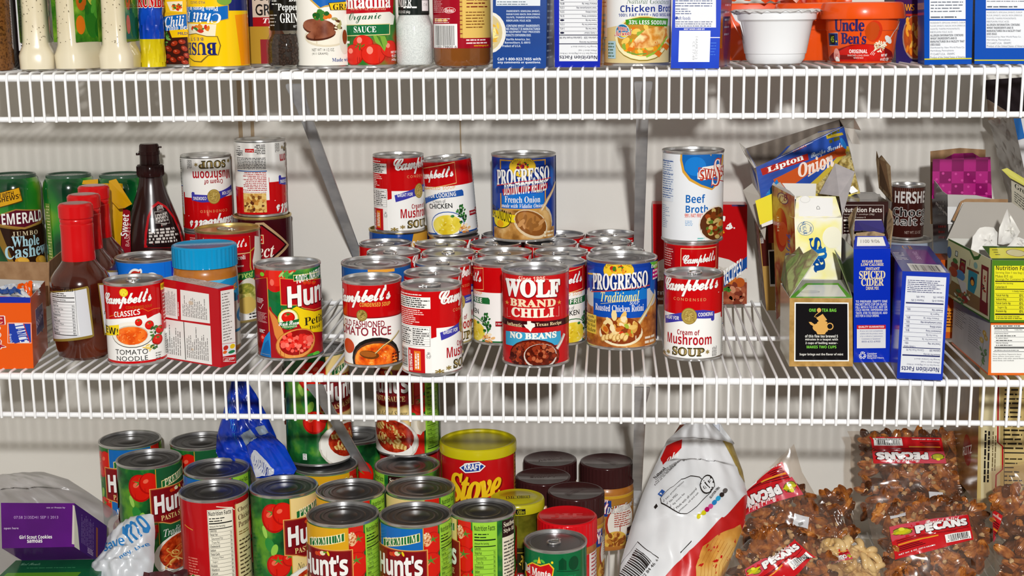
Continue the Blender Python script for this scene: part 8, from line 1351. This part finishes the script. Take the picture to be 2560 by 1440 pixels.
def nutbag(label, rows, thick, seed, lab=None, px=None, n=110, upside=False, kind='pecan', sticker=None, words='PECANS', t0=.12):
    S_ = Sack(rows, thick, seed, .45, folds=.9); c = (S_.P[-1][0] + S_.P[-1][1]) / 2; t = thing('nut_bag', label, 'bag', c, group='clear bags of nuts on the lowest shelf')
    mb = MB(); S_.build(mb, BAGF, 30, 40); to_local(mb, t).build('film', t, angle=180)
    rg = random.Random(seed); mb = MB()
    for i in range(int(n * 1.45)):
        a = rg.uniform(.09, .91); tt = rg.uniform(t0, .96); p = S_.at(a, tt).lerp(S_.at(a, tt, back=True), rg.choice([.34, .38, .44, .55])); src = rg.choice(PMS[:3] + ([PMS[3]] * 2 if i % 2 else [])) if kind == 'pecan' else CMS[0]
        if src is PMS[3]: p = S_.at(a, tt).lerp(S_.at(a, tt, back=True), .2)
        m3 = Matrix.Rotation(rg.uniform(0, 6.28), 3, 'Y') @ Matrix.Rotation(rg.uniform(-.5, .5), 3, 'X') @ Matrix.Rotation(rg.uniform(0, 6.28), 3, 'Z'); sc = rg.uniform(.8, 1.1); mb.add([p + m3 @ Vector(v) * sc for v in src.v], src.f, src.mats[0])
    o = mb.build('pecan_nuts' if kind == 'pecan' else 'cashew_nuts', angle=50); tag(o, ('brown pecan halves inside the ' if kind == 'pecan' else 'pale cashews inside the ') + label, 'nuts', kind='stuff')
    if lab:
        TL, TR, BR, BL = lab; H = homog(*lab, 100, 56); a = Art(S_.T); inv = homog_inv(lab, 100, 56)
        def LT(x, y): u, v = inv(x, y); return S_.T(u, v)
        a.frame(LT); R1, R2 = M('#c31a20'), M('#c94a58'); G = lambda pts: [((100 - x, 56 - y) if upside else (x, y)) for x, y in pts]; rot_ = 180 if upside else 0
        def TX(s_, x0, y0, x1, y1, m, st='b', **k): (x0, y0), (x1, y1) = G([(x0, y0), (x1, y1)]); skew_text(a, s_, min(x0, x1), min(y0, y1), max(x0, x1), max(y0, y1), m, st, upside, **k)
        a.poly([(0, 0), (100, 0), (100, 56), (0, 56)], R1); a.poly(G([(0, 56), (0, 30), (24, 32), (30, 46), (70, 50), (100, 56)]), R2)
        a.ell(*G([(11, 42)])[0], 10, 7, M('#3a4a14')); a.ell(*G([(11, 42)])[0], 9, 6, M('#a8a42a')); a.poly(G([(0, 43), (12, 46), (23, 43), (12, 38)]), M('#c9c21c')); a.ell(*G([(11, 47)])[0], 3, 3, M('#e0dc3a'))
        TX('Roasted Salted', 38, 47, 84, 54, WHT, 'sc', fat=.02); TX(words, 26, 33, 95, 47, M('#3a0a0a'), fat=.13); TX(words, 26, 33.5, 94, 47, M('#e9e6e4'), fat=.08)
        for y in (28, 24.5): a.poly(G([(4, y), (96 - 20 * (y < 26), y), (96 - 20 * (y < 26), y + 1), (4, y + 1)]), M('#4a0c12'))
        a.poly(G([(5, 20), (50, 20), (50, 22.4), (5, 22.4)]), M('#e0952a'))
        for y in (17, 14, 11): a.poly(G([(5, y), (44 - y, y), (44 - y, y + 1.2), (5, y + 1.2)]), M('#4a0c12'))
        TX('NET WT. 8 OZ. (227.0 GRAMS)', 4, 3, 44, 6, WHT)
        a.poly(G([(58, 3), (96, 3), (96, 19), (58, 19)]), WHT); rb = random.Random(4); x = 62
        while x < 92: w_ = rb.choice([.5, .9, 1.4]); a.poly(G([(x, 7), (x + w_, 7), (x + w_, 17.5), (x, 17.5)]), BLK); x += w_ + rb.choice([.6, 1, 1.3])
        TX('0 28231 03098 4', 60, 4, 94, 6.5, BLK)
        mb = MB(); S_.art(mb, a, 3.5); to_local(mb, t).build('label', t)
    if sticker: a = Art(S_.T); a.poly(sticker, M('#c9c8ca')); (x0, y0), (x1, y1) = sticker[0], sticker[2]; a.fine(x0 + (x1 - x0) * .2, y0 + (y1 - y0) * .6, x1 - 8, y1 - 8, M('#8a8886'), 1); mb = MB(); S_.art(mb, a, 3.5); to_local(mb, t).build('price_sticker', t)
    return t
def homog_inv(q, W_, H_):
    import numpy as np
    A = []; B = []
    for (u, v), (x, y) in zip(q, ((0, H_), (W_, H_), (W_, 0), (0, 0))): A += [[x, y, 1, 0, 0, 0, -x * u, -y * u], [0, 0, 0, x, y, 1, -x * v, -y * v]]; B += [u, v]
    h = np.linalg.solve(np.array(A, float), np.array(B, float)); return lambda x, y: (float((h[0] * x + h[1] * y + h[2]) / (h[6] * x + h[7] * y + 1)), float((h[3] * x + h[4] * y + h[5]) / (h[6] * x + h[7] * y + 1)))
def skew_text(a, s_, x0, y0, x1, y1, m, st, flip, fat=0.):
    "lettering mapped point by point through the artboard, so it follows a slanting label"
    vs, fs, W_, H_, _ = text_mesh(s_, st); k = -1 if flip else 1
    for ox, oy in heavier(fat, W_, H_): a._put([a.T((x0 + x1) / 2 + k * (x + ox) * (x1 - x0), (y0 + y1) / 2 + k * (y + oy) * (y1 - y0)) for x, y in vs], fs, m)
nutbag('pecan bag lying upright at the back with upside down red label', [(((2118, 1078), (309.9, 330.0, -152.0)), ((2440, 1072), (474.6, 330.0, -147.1))), (((2128, 1100), (314.7, 326.0, -162.7)), ((2420, 1100), (464.2, 326.0, -161.1))), (((2126, 1160), (312.9, 315.0, -191.9)), ((2425, 1160), (465.5, 315.0, -190.1))), (((2130, 1220), (313.5, 300.0, -219.4)), ((2432, 1220), (466.8, 300.0, -217.4))), (((2134, 1300), (314.4, 285.0, -257.5)), ((2440, 1285), (468.6, 285.0, -247.1)))], 34, 3, ((2170, 1093), (2348, 1096), (2360, 1160), (2180, 1160)), n=190, upside=True, sticker=[(2316, 1230), (2352, 1232), (2356, 1255), (2320, 1253)], t0=.14)
nutbag('pecan bag in front at the right with upright red label and bar code', [(((2165, 1262), (311.8, 190.0, -203.3)), ((2470, 1245), (456.9, 190.0, -192.6))), (((2170, 1300), (313.1, 180.0, -219.0)), ((2476, 1280), (457.9, 180.0, -206.8))), (((2182, 1350), (316.9, 165.0, -238.8)), ((2486, 1340), (460.1, 165.0, -231.5))), (((2200, 1400), (323.5, 150.0, -258.2)), ((2495, 1395), (461.6, 150.0, -253.4))), (((2215, 1470), (327.9, 130.0, -285.3)), ((2420, 1470), (423.3, 130.0, -283.6)))], 40, 5, ((2220, 1325), (2415, 1296), (2428, 1358), (2234, 1405)), n=190, sticker=[(2222, 1298), (2260, 1287), (2260, 1299), (2223, 1306)], t0=.06)
nutbag('pecan bag tilted behind the chip bag with slanting upside down label', [(((1845, 1255), (161.9, 240.0, -219.4)), ((1985, 1110), (229.7, 240.0, -142.6))), (((1850, 1290), (164.1, 232.0, -235.0)), ((2005, 1180), (239.5, 232.0, -176.3))), (((1850, 1330), (163.5, 222.0, -252.4)), ((2040, 1240), (256.2, 222.0, -203.9))), (((1845, 1380), (160.6, 212.0, -275.0)), ((2070, 1280), (269.9, 212.0, -221.0))), (((1850, 1420), (162.9, 205.0, -293.3)), ((2095, 1340), (282.0, 205.0, -249.4))), (((1930, 1450), (201.5, 195.0, -304.3)), ((2080, 1400), (274.1, 195.0, -276.9)))], 34, 8, ((1838, 1202), (1960, 1155), (2012, 1240), (1856, 1298)), n=120, upside=True, sticker=[(1990, 1286), (2026, 1295), (2021, 1322), (1984, 1315)], t0=.3)
nutbag('pecan bag at the bottom edge with steeply slanting red label', [(((1930, 1320), (189.9, 110.0, -205.0)), ((2000, 1318), (222.2, 110.0, -203.6))), (((1870, 1350), (161.8, 104.0, -218.0)), ((2050, 1350), (244.8, 104.0, -216.7))), (((1822, 1400), (139.3, 96.0, -239.9)), ((2100, 1395), (267.1, 96.0, -235.3))), (((1795, 1450), (126.4, 86.0, -260.7)), ((2150, 1450), (289.1, 86.0, -257.8))), (((1780, 1520), (118.8, 70.0, -288.6)), ((2130, 1520), (278.4, 70.0, -285.5)))], 42, 11, ((1860, 1425), (1982, 1350), (2035, 1392), (1885, 1508)), n=130, t0=.08)
nutbag('pecan bag in shadow between the tilted bag and the tall one', [(((2040, 1240), (267.8, 300.0, -230.9)), ((2125, 1225), (311.0, 300.0, -222.1))), (((2050, 1280), (272.3, 292.0, -249.7)), ((2132, 1270), (314.0, 292.0, -243.7))), (((2060, 1330), (276.7, 282.0, -273.2)), ((2140, 1330), (317.5, 282.0, -272.6))), (((2060, 1370), (275.9, 272.0, -291.1)), ((2120, 1360), (306.1, 272.0, -285.2)))], 26, 14, None, n=45, t0=.02)
nutbag('pecan bag at the right picture edge leaning on the cracker box', [(((2478, 1170), (447.8, 150.0, -141.8)), ((2600, 1150), (503.3, 150.0, -131.4))), (((2480, 1250), (449.4, 145.0, -179.5)), ((2620, 1240), (513.5, 145.0, -173.7))), (((2482, 1330), (450.5, 138.0, -216.5)), ((2640, 1330), (523.1, 138.0, -215.4))), (((2490, 1480), (453.1, 120.0, -283.9)), ((2640, 1480), (521.8, 120.0, -282.6)))], 40, 17, ((2462, 1262), (2500, 1285), (2480, 1375), (2455, 1345)), n=90, upside=True, t0=.25)
nutbag('cashew bag peeking out at the bottom between the pecan bags', [(((2060, 1352), (256.6, 150.0, -235.1)), ((2170, 1372), (308.8, 150.0, -244.3))), (((2066, 1400), (258.9, 142.0, -256.1)), ((2200, 1410), (322.1, 142.0, -260.1))), (((2080, 1480), (264.8, 130.0, -291.5)), ((2230, 1480), (335.1, 130.0, -290.2)))], 30, 21, ((2050, 1372), (2108, 1364), (2126, 1396), (2072, 1412)), n=60, kind='cashew', upside=True, words='CASHEWS', t0=.02)

# potato chip bag
CW = F('chip_bag_white', ['#d9dbdd', '#ebecee'], 14, .3, coat=.35)
S_ = Sack([(((1722, 1052), (100.1, 262.0, -120.2)), ((1778, 1056), (128.3, 262.0, -122.0))), (((1668, 1100), (72.8, 252.0, -142.7)), ((1832, 1112), (155.1, 252.0, -148.1))), (((1640, 1160), (58.5, 236.0, -169.3)), ((1856, 1176), (166.2, 236.0, -176.4))), (((1606, 1235), (41.1, 212.0, -200.7)), ((1869, 1240), (171.0, 212.0, -201.6))), (((1578, 1315), (27.1, 186.0, -233.2)), ((1862, 1310), (165.7, 186.0, -228.5))), (((1554, 1400), (15.2, 156.0, -265.8)), ((1826, 1400), (146.5, 156.0, -263.6))), (((1540, 1500), (8.4, 124.0, -303.9)), ((1790, 1500), (127.5, 124.0, -301.7)))], 62, 4, .8, folds=3)
t = thing('chip_bag', 'large crumpled white and red potato chip bag standing on end', 'bag', (75.7, 140.0, -278.8)); mb = MB(); S_.build(mb, CW, 36, 60); to_local(mb, t).build('bag_body', t, angle=180)
a = Art(S_.T); rd = F('chip_bag_red', ['#b50f10', '#cf1414'], 20, .3, coat=.35); bk = M('#26211f')
a.poly([(1869, 1236), (1900, 1260), (1900, 1500), (1655, 1500), (1648, 1470), (1700, 1415), (1760, 1360), (1806, 1310), (1846, 1262)], rd); ch = F('chip_print', ['#b8762a', '#d89a42', '#e6b868'], 30, .35, coat=.3)
a.poly([(1850, 1318), (1835, 1330), (1790, 1355), (1755, 1385), (1738, 1430), (1745, 1500), (1800, 1500), (1830, 1400), (1858, 1335)], ch)
for i in range(7): a.line([(1748 + 9 * i, 1480), (1752 + 9 * i, 1420), (1785 + 8 * i, 1360 + i * 2)], 1.2, M('#a8641e'))
a.poly([(1802, 1110), (1832, 1112), (1860, 1180), (1862, 1210), (1846, 1194), (1826, 1150)], F('chip_bag_gold', ['#8a7230', '#b8a058'], 60, .35, coat=.3))
a.poly([(1665, 1118), (1702, 1108), (1700, 1130), (1680, 1150), (1655, 1172), (1650, 1150)], rd); a.text('ola', 1668, 1140, 1692, 1158, WHT, 's', rise=.3)
def dl(pts, w_=2): a.line(pts, w_, bk)
a.frame(lambda u, v: S_.T(u, v)); A_ = (-.66, .75)
def slant(s_, u, v, L, h, ang, m=bk, st='n', fat=.0):
    vs, fs, W_, H_, _ = text_mesh(s_, st); ca, sa = math.cos(math.radians(ang)), math.sin(math.radians(ang)); a._put([S_.T(u + (x + .5) * L * ca - (y) * h * sa, v - (x + .5) * L * sa - (y) * h * ca) for x, y in vs], fs, m)
for i, (s_, L) in enumerate((('No preservatives', 62), ('No MSG', 26), ('0g trans fat', 40), ('Made with all natural', 66), ('potatoes, oil and salt', 64))): slant(s_, 1664 + 8.5 * i - (i > 3) * 2, 1268 + 8 * i, L, 5.5, 47 - i, bk)
for i in range(4): slant('\u2713', 1656 + 8.4 * i, 1273 + 8 * i, 6, 6, 45)
for i in range(5): slant(('Natural potatoes sliced thin and cooked', 'in kettles by hand using oil so good', 'every batch is crisp. And only', 'then salted. Each chip is perfect', 'Find us on facebook')[i], 1640 - 1 * i, 1196 + 7 * i, 74 - 7 * (i % 3), 4.5, 26 + i * 4)
slant('Natural', 1634, 1205, 34, 9, 42, bk, 's', .02); a.poly([(1643, 1250), (1653, 1240), (1661, 1248), (1652, 1259)], M('#2f5aa8')); slant('f', 1649, 1252, 6, 8, 45, WHT, 'b')
dl([(1650, 1262), (1672, 1242), (1700, 1218), (1722, 1212), (1744, 1216), (1756, 1226)]); dl([(1775, 1250), (1740, 1290), (1716, 1306), (1700, 1306), (1688, 1300), (1652, 1276), (1650, 1262)])
a.ell(1764, 1235, 19, 18, bk); a.ell(1764, 1235, 17, 16, M('#dfe1e3')); slant('G', 1755, 1245, 8, 8, 45, bk, 'b'); slant('F', 1767, 1228, 8, 8, 45, bk, 'b'); dl([(1757, 1228), (1771, 1242)], 4); slant('GLUTEN FREE', 1772, 1266, 36, 6, 52, bk, 'b')
for u, v, c_ in ((1747, 1316, '#d8cc1c'), (1757, 1306, '#d8cc1c'), (1765, 1296, '#b0105a'), (1774, 1287, '#c9508a'), (1783, 1277, '#1f7ab8'), (1792, 1267, '#2a9ac8'), (1801, 1257, '#332b28'), (1809, 1246, '#55504e')): a.ell(u, v, 6, 6, M(c_))
dl([(1548, 1420), (1594, 1369), (1646, 1412)], 2); dl([(1700, 1400), (1727, 1376)], 2)
for i in range(16): u, v = 1590 - 3.1 * i, 1386 + 3.9 * i; a.line([(u, v), (u + 38, v + 33)], (1.2, 2.4, 1.8, 3)[i % 4], bk)
slant('6', 1640, 1418, 4, 6, 48); slant('02 84 46', 1606, 1458, 46, 8, 50); a.poly([(1634, 1284), (1640, 1276), (1644, 1284), (1638, 1290)], bk)
mb = MB(); S_.art(mb, a, 2.2); to_local(mb, t).build('printed_front', t)
mb = MB(); q = [((1700, 1058), (89.4, 268.0, -125.2)), ((1742, 1048), (110.6, 268.0, -119.7)), ((1800, 1058), (139.4, 262.0, -123.0)), ((1833, 1110), (155.4, 250.0, -146.4)), ((1812, 1118), (145.1, 252.0, -151.4)), ((1770, 1070), (124.4, 262.0, -129.4))]; mb.panel([p[1] for p in q], .5, M('#8c8f96', .3, .4)); mb.panel([(138.1, 258.0, -121.8), (156.7, 248.0, -144.8), (151.9, 248.0, -155.3), (141.5, 250.0, -152.9)], .6, CW); mb.panel([(66.8, 262.0, -161.7), (89.3, 266.0, -126.7), (100.2, 262.0, -124.4), (84.2, 258.0, -153.9), (59.1, 250.0, -189.7)], .5, M('#5a2a1a', .3, coat=.3)); to_local(mb, t).build('crimped_top', t, smooth=False)

# blue cookie bag
BB = F('cookie_bag_blue', ['#062a9c', '#0a3cc0', '#0d48cc'], 26, .24, coat=.5); SG = M('#9fb0c4', .3, .3)
S_ = Sack([(((584, 935), (-488.7, 285.0, -69.3)), ((606, 935), (-477.0, 285.0, -69.2))), (((568, 990), (-497.2, 280.0, -97.6)), ((640, 985), (-458.9, 280.0, -94.6))), (((556, 1040), (-503.7, 276.0, -123.5)), ((668, 1040), (-444.4, 276.0, -123.0))), (((542, 1090), (-510.8, 270.0, -148.9)), ((690, 1090), (-432.0, 268.0, -147.5))), (((540, 1130), (-511.8, 266.0, -169.4)), ((700, 1130), (-426.2, 262.0, -167.2))), (((556, 1165), (-503.1, 262.0, -187.0)), ((670, 1165), (-441.8, 258.0, -185.0)))], 30, 6, 2.2, folds=3)
t = thing('cookie_bag', 'crumpled shiny blue cookie bag draped over the pasta sauce cans', 'bag', (-467.3, 255.0, -184.3)); mb = MB(); S_.build(mb, BB, 24, 30); to_local(mb, t).build('bag_body', t, angle=180)
S2_ = Sack([(((600, 1085), (-474.5, 250.0, -139.8)), ((660, 1060), (-442.6, 250.0, -126.1))), (((612, 1110), (-466.7, 242.0, -150.7)), ((680, 1085), (-430.7, 242.0, -137.0))), (((622, 1140), (-458.5, 228.0, -162.2)), ((712, 1115), (-411.4, 228.0, -148.4))), (((632, 1175), (-448.1, 205.0, -173.1)), ((742, 1172), (-391.9, 205.0, -170.9))), (((640, 1195), (-442.1, 196.0, -180.6)), ((735, 1185), (-393.6, 196.0, -174.7)))], 12, 9, 1.4, folds=2); mb = MB(); S2_.build(mb, BB, 20, 24)
a = Art(S2_.T); a.poly([(602, 1088), (630, 1075), (650, 1100), (618, 1118)], SG); a.poly([(640, 1070), (662, 1064), (674, 1084), (655, 1092)], SG); a.poly([(628, 1148), (640, 1133), (688, 1180), (686, 1195), (640, 1195)], M('#c9ccd4'))
for i in range(9): a.line([(640 + 4.6 * i, 1148 + 4 * i), (634 + 4.6 * i, 1166 + 4 * i)], (1, 2)[i % 2], M('#2a3a8a'))
S2_.art(mb, a, 4); to_local(mb, t).build('folded_end', t, angle=180); a = Art(S_.T)
for i in range(5): a.fine(576 + 5 * i, 990 + 22 * i, 584 + 5 * i, 1030 + 20 * i, M('#3a86d8'), 2, vert=True, fill=.4)
mb = MB(); S_.art(mb, a, 4); to_local(mb, t).build('small_print', t)

# thin carrier bags and cookie boxes at the left
GB_ = film('grey_carrier_film', .07, '#d8d6d6', .3, .42, '#a8a6a8'); WB = film('white_carrier_film', .06, '#ffffff', .3, .86, '#d2d6dc')
S_ = Sack([(((-60, 1200), (-801.1, 190.0, -185.7)), ((110, 1180), (-711.9, 190.0, -174.0))), (((-60, 1215), (-799.9, 186.0, -192.3)), ((170, 1198), (-679.9, 186.0, -181.8))), (((-60, 1240), (-798.1, 180.0, -203.4)), ((220, 1230), (-652.9, 180.0, -196.2))), (((-60, 1275), (-794.9, 170.0, -218.4)), ((290, 1278), (-614.9, 170.0, -217.4))), (((-60, 1330), (-792.6, 160.0, -243.7)), ((308, 1330), (-603.8, 160.0, -240.9))), (((-60, 1440), (-792.6, 150.0, -298.1)), ((280, 1380), (-616.0, 150.0, -263.5)))], 60, 2, 1.6, folds=5); mb = MB(); S_.build(mb, GB_, 34, 30, both=False); o = mb.build('carrier_bag', angle=180); tag(o, 'thin grey see-through plastic bag heaped behind the purple cookie box', 'bag')
S_ = Sack([(((300, 1325), (-584.2, 96.0, -214.0)), ((384, 1288), (-542.1, 96.0, -194.8))), (((268, 1345), (-598.3, 90.0, -222.1)), ((388, 1330), (-539.3, 90.0, -213.6))), (((262, 1375), (-600.0, 84.0, -234.9)), ((386, 1370), (-539.5, 84.0, -231.4))), (((230, 1410), (-613.7, 76.0, -249.6)), ((386, 1405), (-537.7, 76.0, -245.8))), (((220, 1440), (-616.4, 68.0, -261.5)), ((380, 1440), (-538.9, 68.0, -260.1))), (((215, 1500), (-616.9, 58.0, -287.5)), ((385, 1500), (-534.9, 58.0, -285.9)))], 44, 7, 1.2, folds=4); mb = MB(); S_.build(mb, WB, 30, 30, both=False)
t = mb.build('carrier_bag', angle=180); tag(t, 'scrunched white plastic bag with blue lettering in front of the traditional sauce can', 'bag'); a = Art(S_.T); cb = M('#2a76b4')
def slant2(s_, u, v, L, h, ang, fat=.03): vs, fs, W_, H_, _ = text_mesh(s_, 'b'); ca, sa = math.cos(math.radians(ang)), math.sin(math.radians(ang)); a._put([S_.T(u + (x + .5) * L * ca - y * h * sa, v - (x + .5) * L * sa - y * h * ca) for x, y in vs], fs, cb)
slant2('Save', 268, 1372, 62, 26, 18); slant2('mo', 335, 1350, 54, 34, 42, .05); slant2('ney. Live', 318, 1402, 74, 12, 33); mb = MB(); S_.art(mb, a, 3); mb.build('lettering', t)
PU = F('purple_cookie_card', ['#4c0c66', '#5f1280'], 14, .3)
def a_gs(a): w_ = M('#d8c8e0'); a.text('07:58 213SD41 SEP 1 2013', 36, 1290, 147, 1297, M('#b89ac8'), 'n', fat=.01); a.text('use or freeze by', 118, 1267, 164, 1272, w_, 'n'); a.text('open here', 10, 1318, 48, 1325, w_, 'n', fat=.01); a.text('Girl Scout Cookies', 50, 1338, 132, 1347, WHT, 'b'); a.text('samoas', 70, 1349, 108, 1357, WHT, 'b'); a.poly([(182, 1262), (190, 1268), (190, 1362), (180, 1360)], M('#c9c0b8'))
def a_gsr(a): a.mm(); W_, H_ = a.W, a.H; a.poly([(0, 0), (W_ * .16, 0), (W_ * .1, H_ * .5), (0, H_ * .96)], M('#c9c8b8')); a.fine(W_ * .2, H_ * .2, W_ * .6, H_ * .92, M('#7a6a98'), 9, fill=.3, vert=True); a.rect(W_ * .66, H_ * .1, W_ * .72, H_ * .8, M('#7a4a3a')); a.fine(W_ * .4, H_ * .06, W_ * .6, H_ * .2, M('#b8a8c8'), 4)
A0, B0 = Vector((-623.4, 60.0, -168.2)), Vector((-607.6, 116.0, -216.7)); dv = B0 - A0
root, C = closed('cookie_box', 'purple cookie box stacked on the green one, lower left corner', 'box', [((2, 1257), (-711.8, 60.0, -168.9)), ((186, 1258), (-623.4, 60.0, -168.2)), ((186, 1367), (-627.2, 60.0, -222.0)), ((5, 1371), (-714.9, 60.0, -225.4))], dv.length, {'F': PU, 'R': M('#3c2264', .3), 'L': PU}, {'F': a_gs, 'R': a_gsr}, dirv=tuple(dv))
def a_gt(a): W_, H_ = a.W, a.H; a.mm(); a.rect(0, 0, W_, H_, F('green_cookie_card', ['#04502c', '#0a6a38'], 14, .3)); a.rect(W_ * .05, H_ * .42, W_ * .8, H_ * .56, M('#5a9a1c')); a.rect(W_ * .05, H_ * .36, W_ * .75, H_ * .42, M('#1f7a2a')); a.ell(W_ * .4, H_ * .08, 30, 16, M('#2a140e')); a.ell(W_ * .38, H_ * .02, 24, 12, M('#6a3a1c')); a.ell(W_ * .1, H_ * .16, 8, 7, M('#8ab01c')); a.text('Girl Scouts', W_ * .1, H_ * .82, W_ * .3, H_ * .9, M('#8ac0a0'), 'sc'); a.fine(W_ * .2, H_ * .7, W_ * .75, H_ * .74, M('#4a9a6a'), 1)
closed('cookie_box', 'green cookie box under the purple one at the bottom left corner', 'box', [((-40, 1475), (-713.5, 2.0, -253.1)), ((214, 1472), (-594.3, 2.0, -249.5)), ((208, 1645), (-602.9, 2.0, -334.1)), ((-36, 1648), (-718.6, 2.0, -338.1))], 90, {'F': M('#06582f'), 'R': M('#0c6a50', .3)}, {'T': a_gt})
mb = crumple([(-545.6, 60.0, -253.0), (-492.6, 60.0, -248.1), (-488.3, 40.0, -277.3), (-545.3, 40.0, -278.4)], 44, 3, F('maroon_foil', ['#2c0a10', '#4a1018'], 60, .2, coat=.5)); o = mb.build('foil_pack'); tag(o, 'dark maroon crinkled pack at the bottom edge before the cheesy chicken can', 'pack')

# cracker boxes standing at the right wall
def a_cr(a):
    a.quad(2446, 900, 2640, 1260, F('cracker_box_beige', ['#c0a868', '#d0ba80'], 10, .35)); a.quad(2452, 900, 2500, 1260, M('#cfc39a')); a.line([(2496, 900), (2494, 1110), (2506, 1120), (2506, 1176), (2490, 1190), (2488, 1260)], 4, M('#a8141c')); a.fine(2460, 1070, 2474, 1208, BLK, 2, vert=True, fill=.6); a.fine(2480, 1070, 2490, 1180, M('#6a5a3a'), 2, vert=True); a.fine(2512, 960, 2560, 1130, M('#2a2214'), 15, fill=.45); a.rect(2510, 1135, 2640, 1138, BLK); a.fine(2512, 1145, 2560, 1240, M('#2a2214'), 9, fill=.35, ragged=.5); a.box(2510, 1000, 2620, 1240, 1.5, M('#3a3020'))
closed('cracker_box', 'tall beige cracker box with red line standing at the right, lowest shelf', 'box', [((2450, 880), (444.7, 215.0, -17.3)), ((2640, 880), (534.0, 215.0, -16.8)), ((2620, 1262), (536.0, 215.0, -209.0)), ((2442, 1258), (450.5, 215.0, -208.1))], 165, {'F': M('#c0a868'), 'L': F('cracker_side', ['#6b4a26', '#9a7440'], 20, .4)}, {'F': a_cr, 'L': lambda a: (a.mm(), a.ell(a.W * .72, a.H * .28, 18, 20, M('#8a1418')), a.text('RITZ', a.W * .6, a.H * .25, a.W * .84, a.H * .31, WHT, 'b', rise=.4))}, dirv=(-.03, 1, 0))
# things against the right wall of the middle shelf
mb = crumple([(470.2, 330.0, 252.1), (494.9, 250.0, 264.5), (500.1, 210.0, 139.0), (493.3, 300.0, 145.7)], 55, 3, film('smoky_bag', .12, '#cfcac6', .2, .45, '#8c8680'), 16, 20); o = mb.build('plastic_bag', angle=180); tag(o, 'smoky see-through plastic bag hanging at the right wall', 'bag')
mb = MB(); qface(mb, [(474.5, 360.0, 275.9), (524.7, 300.0, 239.4), (521.7, 300.0, 207.5), (476.9, 360.0, 249.8)], F('tan_card', ['#7a6656', '#968270'], 30, .6), lambda a: a.text('THIS', a.W * .2, a.H * .25, a.W * .55, a.H * .7, M('#7a2a22'), 'b'), back=CARD); mb.panel([(472.9, 370.0, 299.5), (529.4, 330.0, 305.9), (527.6, 310.0, 238.5), (474.1, 362.0, 275.8)], .6, M('#241f22')); o = mb.build('mailer_box', smooth=False); tag(o, 'dark and tan carton with red print leaning at the right wall under the upper shelf', 'box')
mb = MB(); mb.panel([(468.9, 215.0, 262.5), (477.1, 215.0, 262.5), (482.1, 212.0, 239.9), (474.4, 212.0, 237.6)], .6, M('#0f5aa0')); mb.panel([(477.3, 216.0, 262.4), (499.1, 216.0, 265.1), (501.4, 212.0, 204.8), (483.1, 212.0, 204.9), (474.7, 213.0, 237.5)], .6, M('#c9c8c8')); o = mb.build('folded_leaflet', smooth=False); tag(o, 'blue and white folded card at the right picture edge above the smoky bag', 'card')
mb = MB(); mb.panel([(443.6, 160.0, 208.8), (449.8, 160.0, 210.6), (484.6, 150.0, 188.9), (485.0, 150.0, 181.6), (453.0, 158.0, 199.4)], .6, M('#c2bd5a')); qface(mb, [(456.2, 165.0, 198.1), (487.2, 158.0, 183.3), (490.4, 158.0, 128.2), (459.0, 165.0, 164.1)], F('olive_grey_card', ['#8e8878', '#a19b8a'], 30, .6), lambda a: (a.text('Green', a.W * .12, a.H * .75, a.W * .7, a.H * .9, M('#2a2c26'), 's'), a.fine(a.W * .1, a.H * .3, a.W * .9, a.H * .66, M('#4a4a42'), 5)), back=CARD); o = mb.build('tea_carton', smooth=False); tag(o, 'grey tea carton with yellow green edged flap at the right picture edge', 'box')
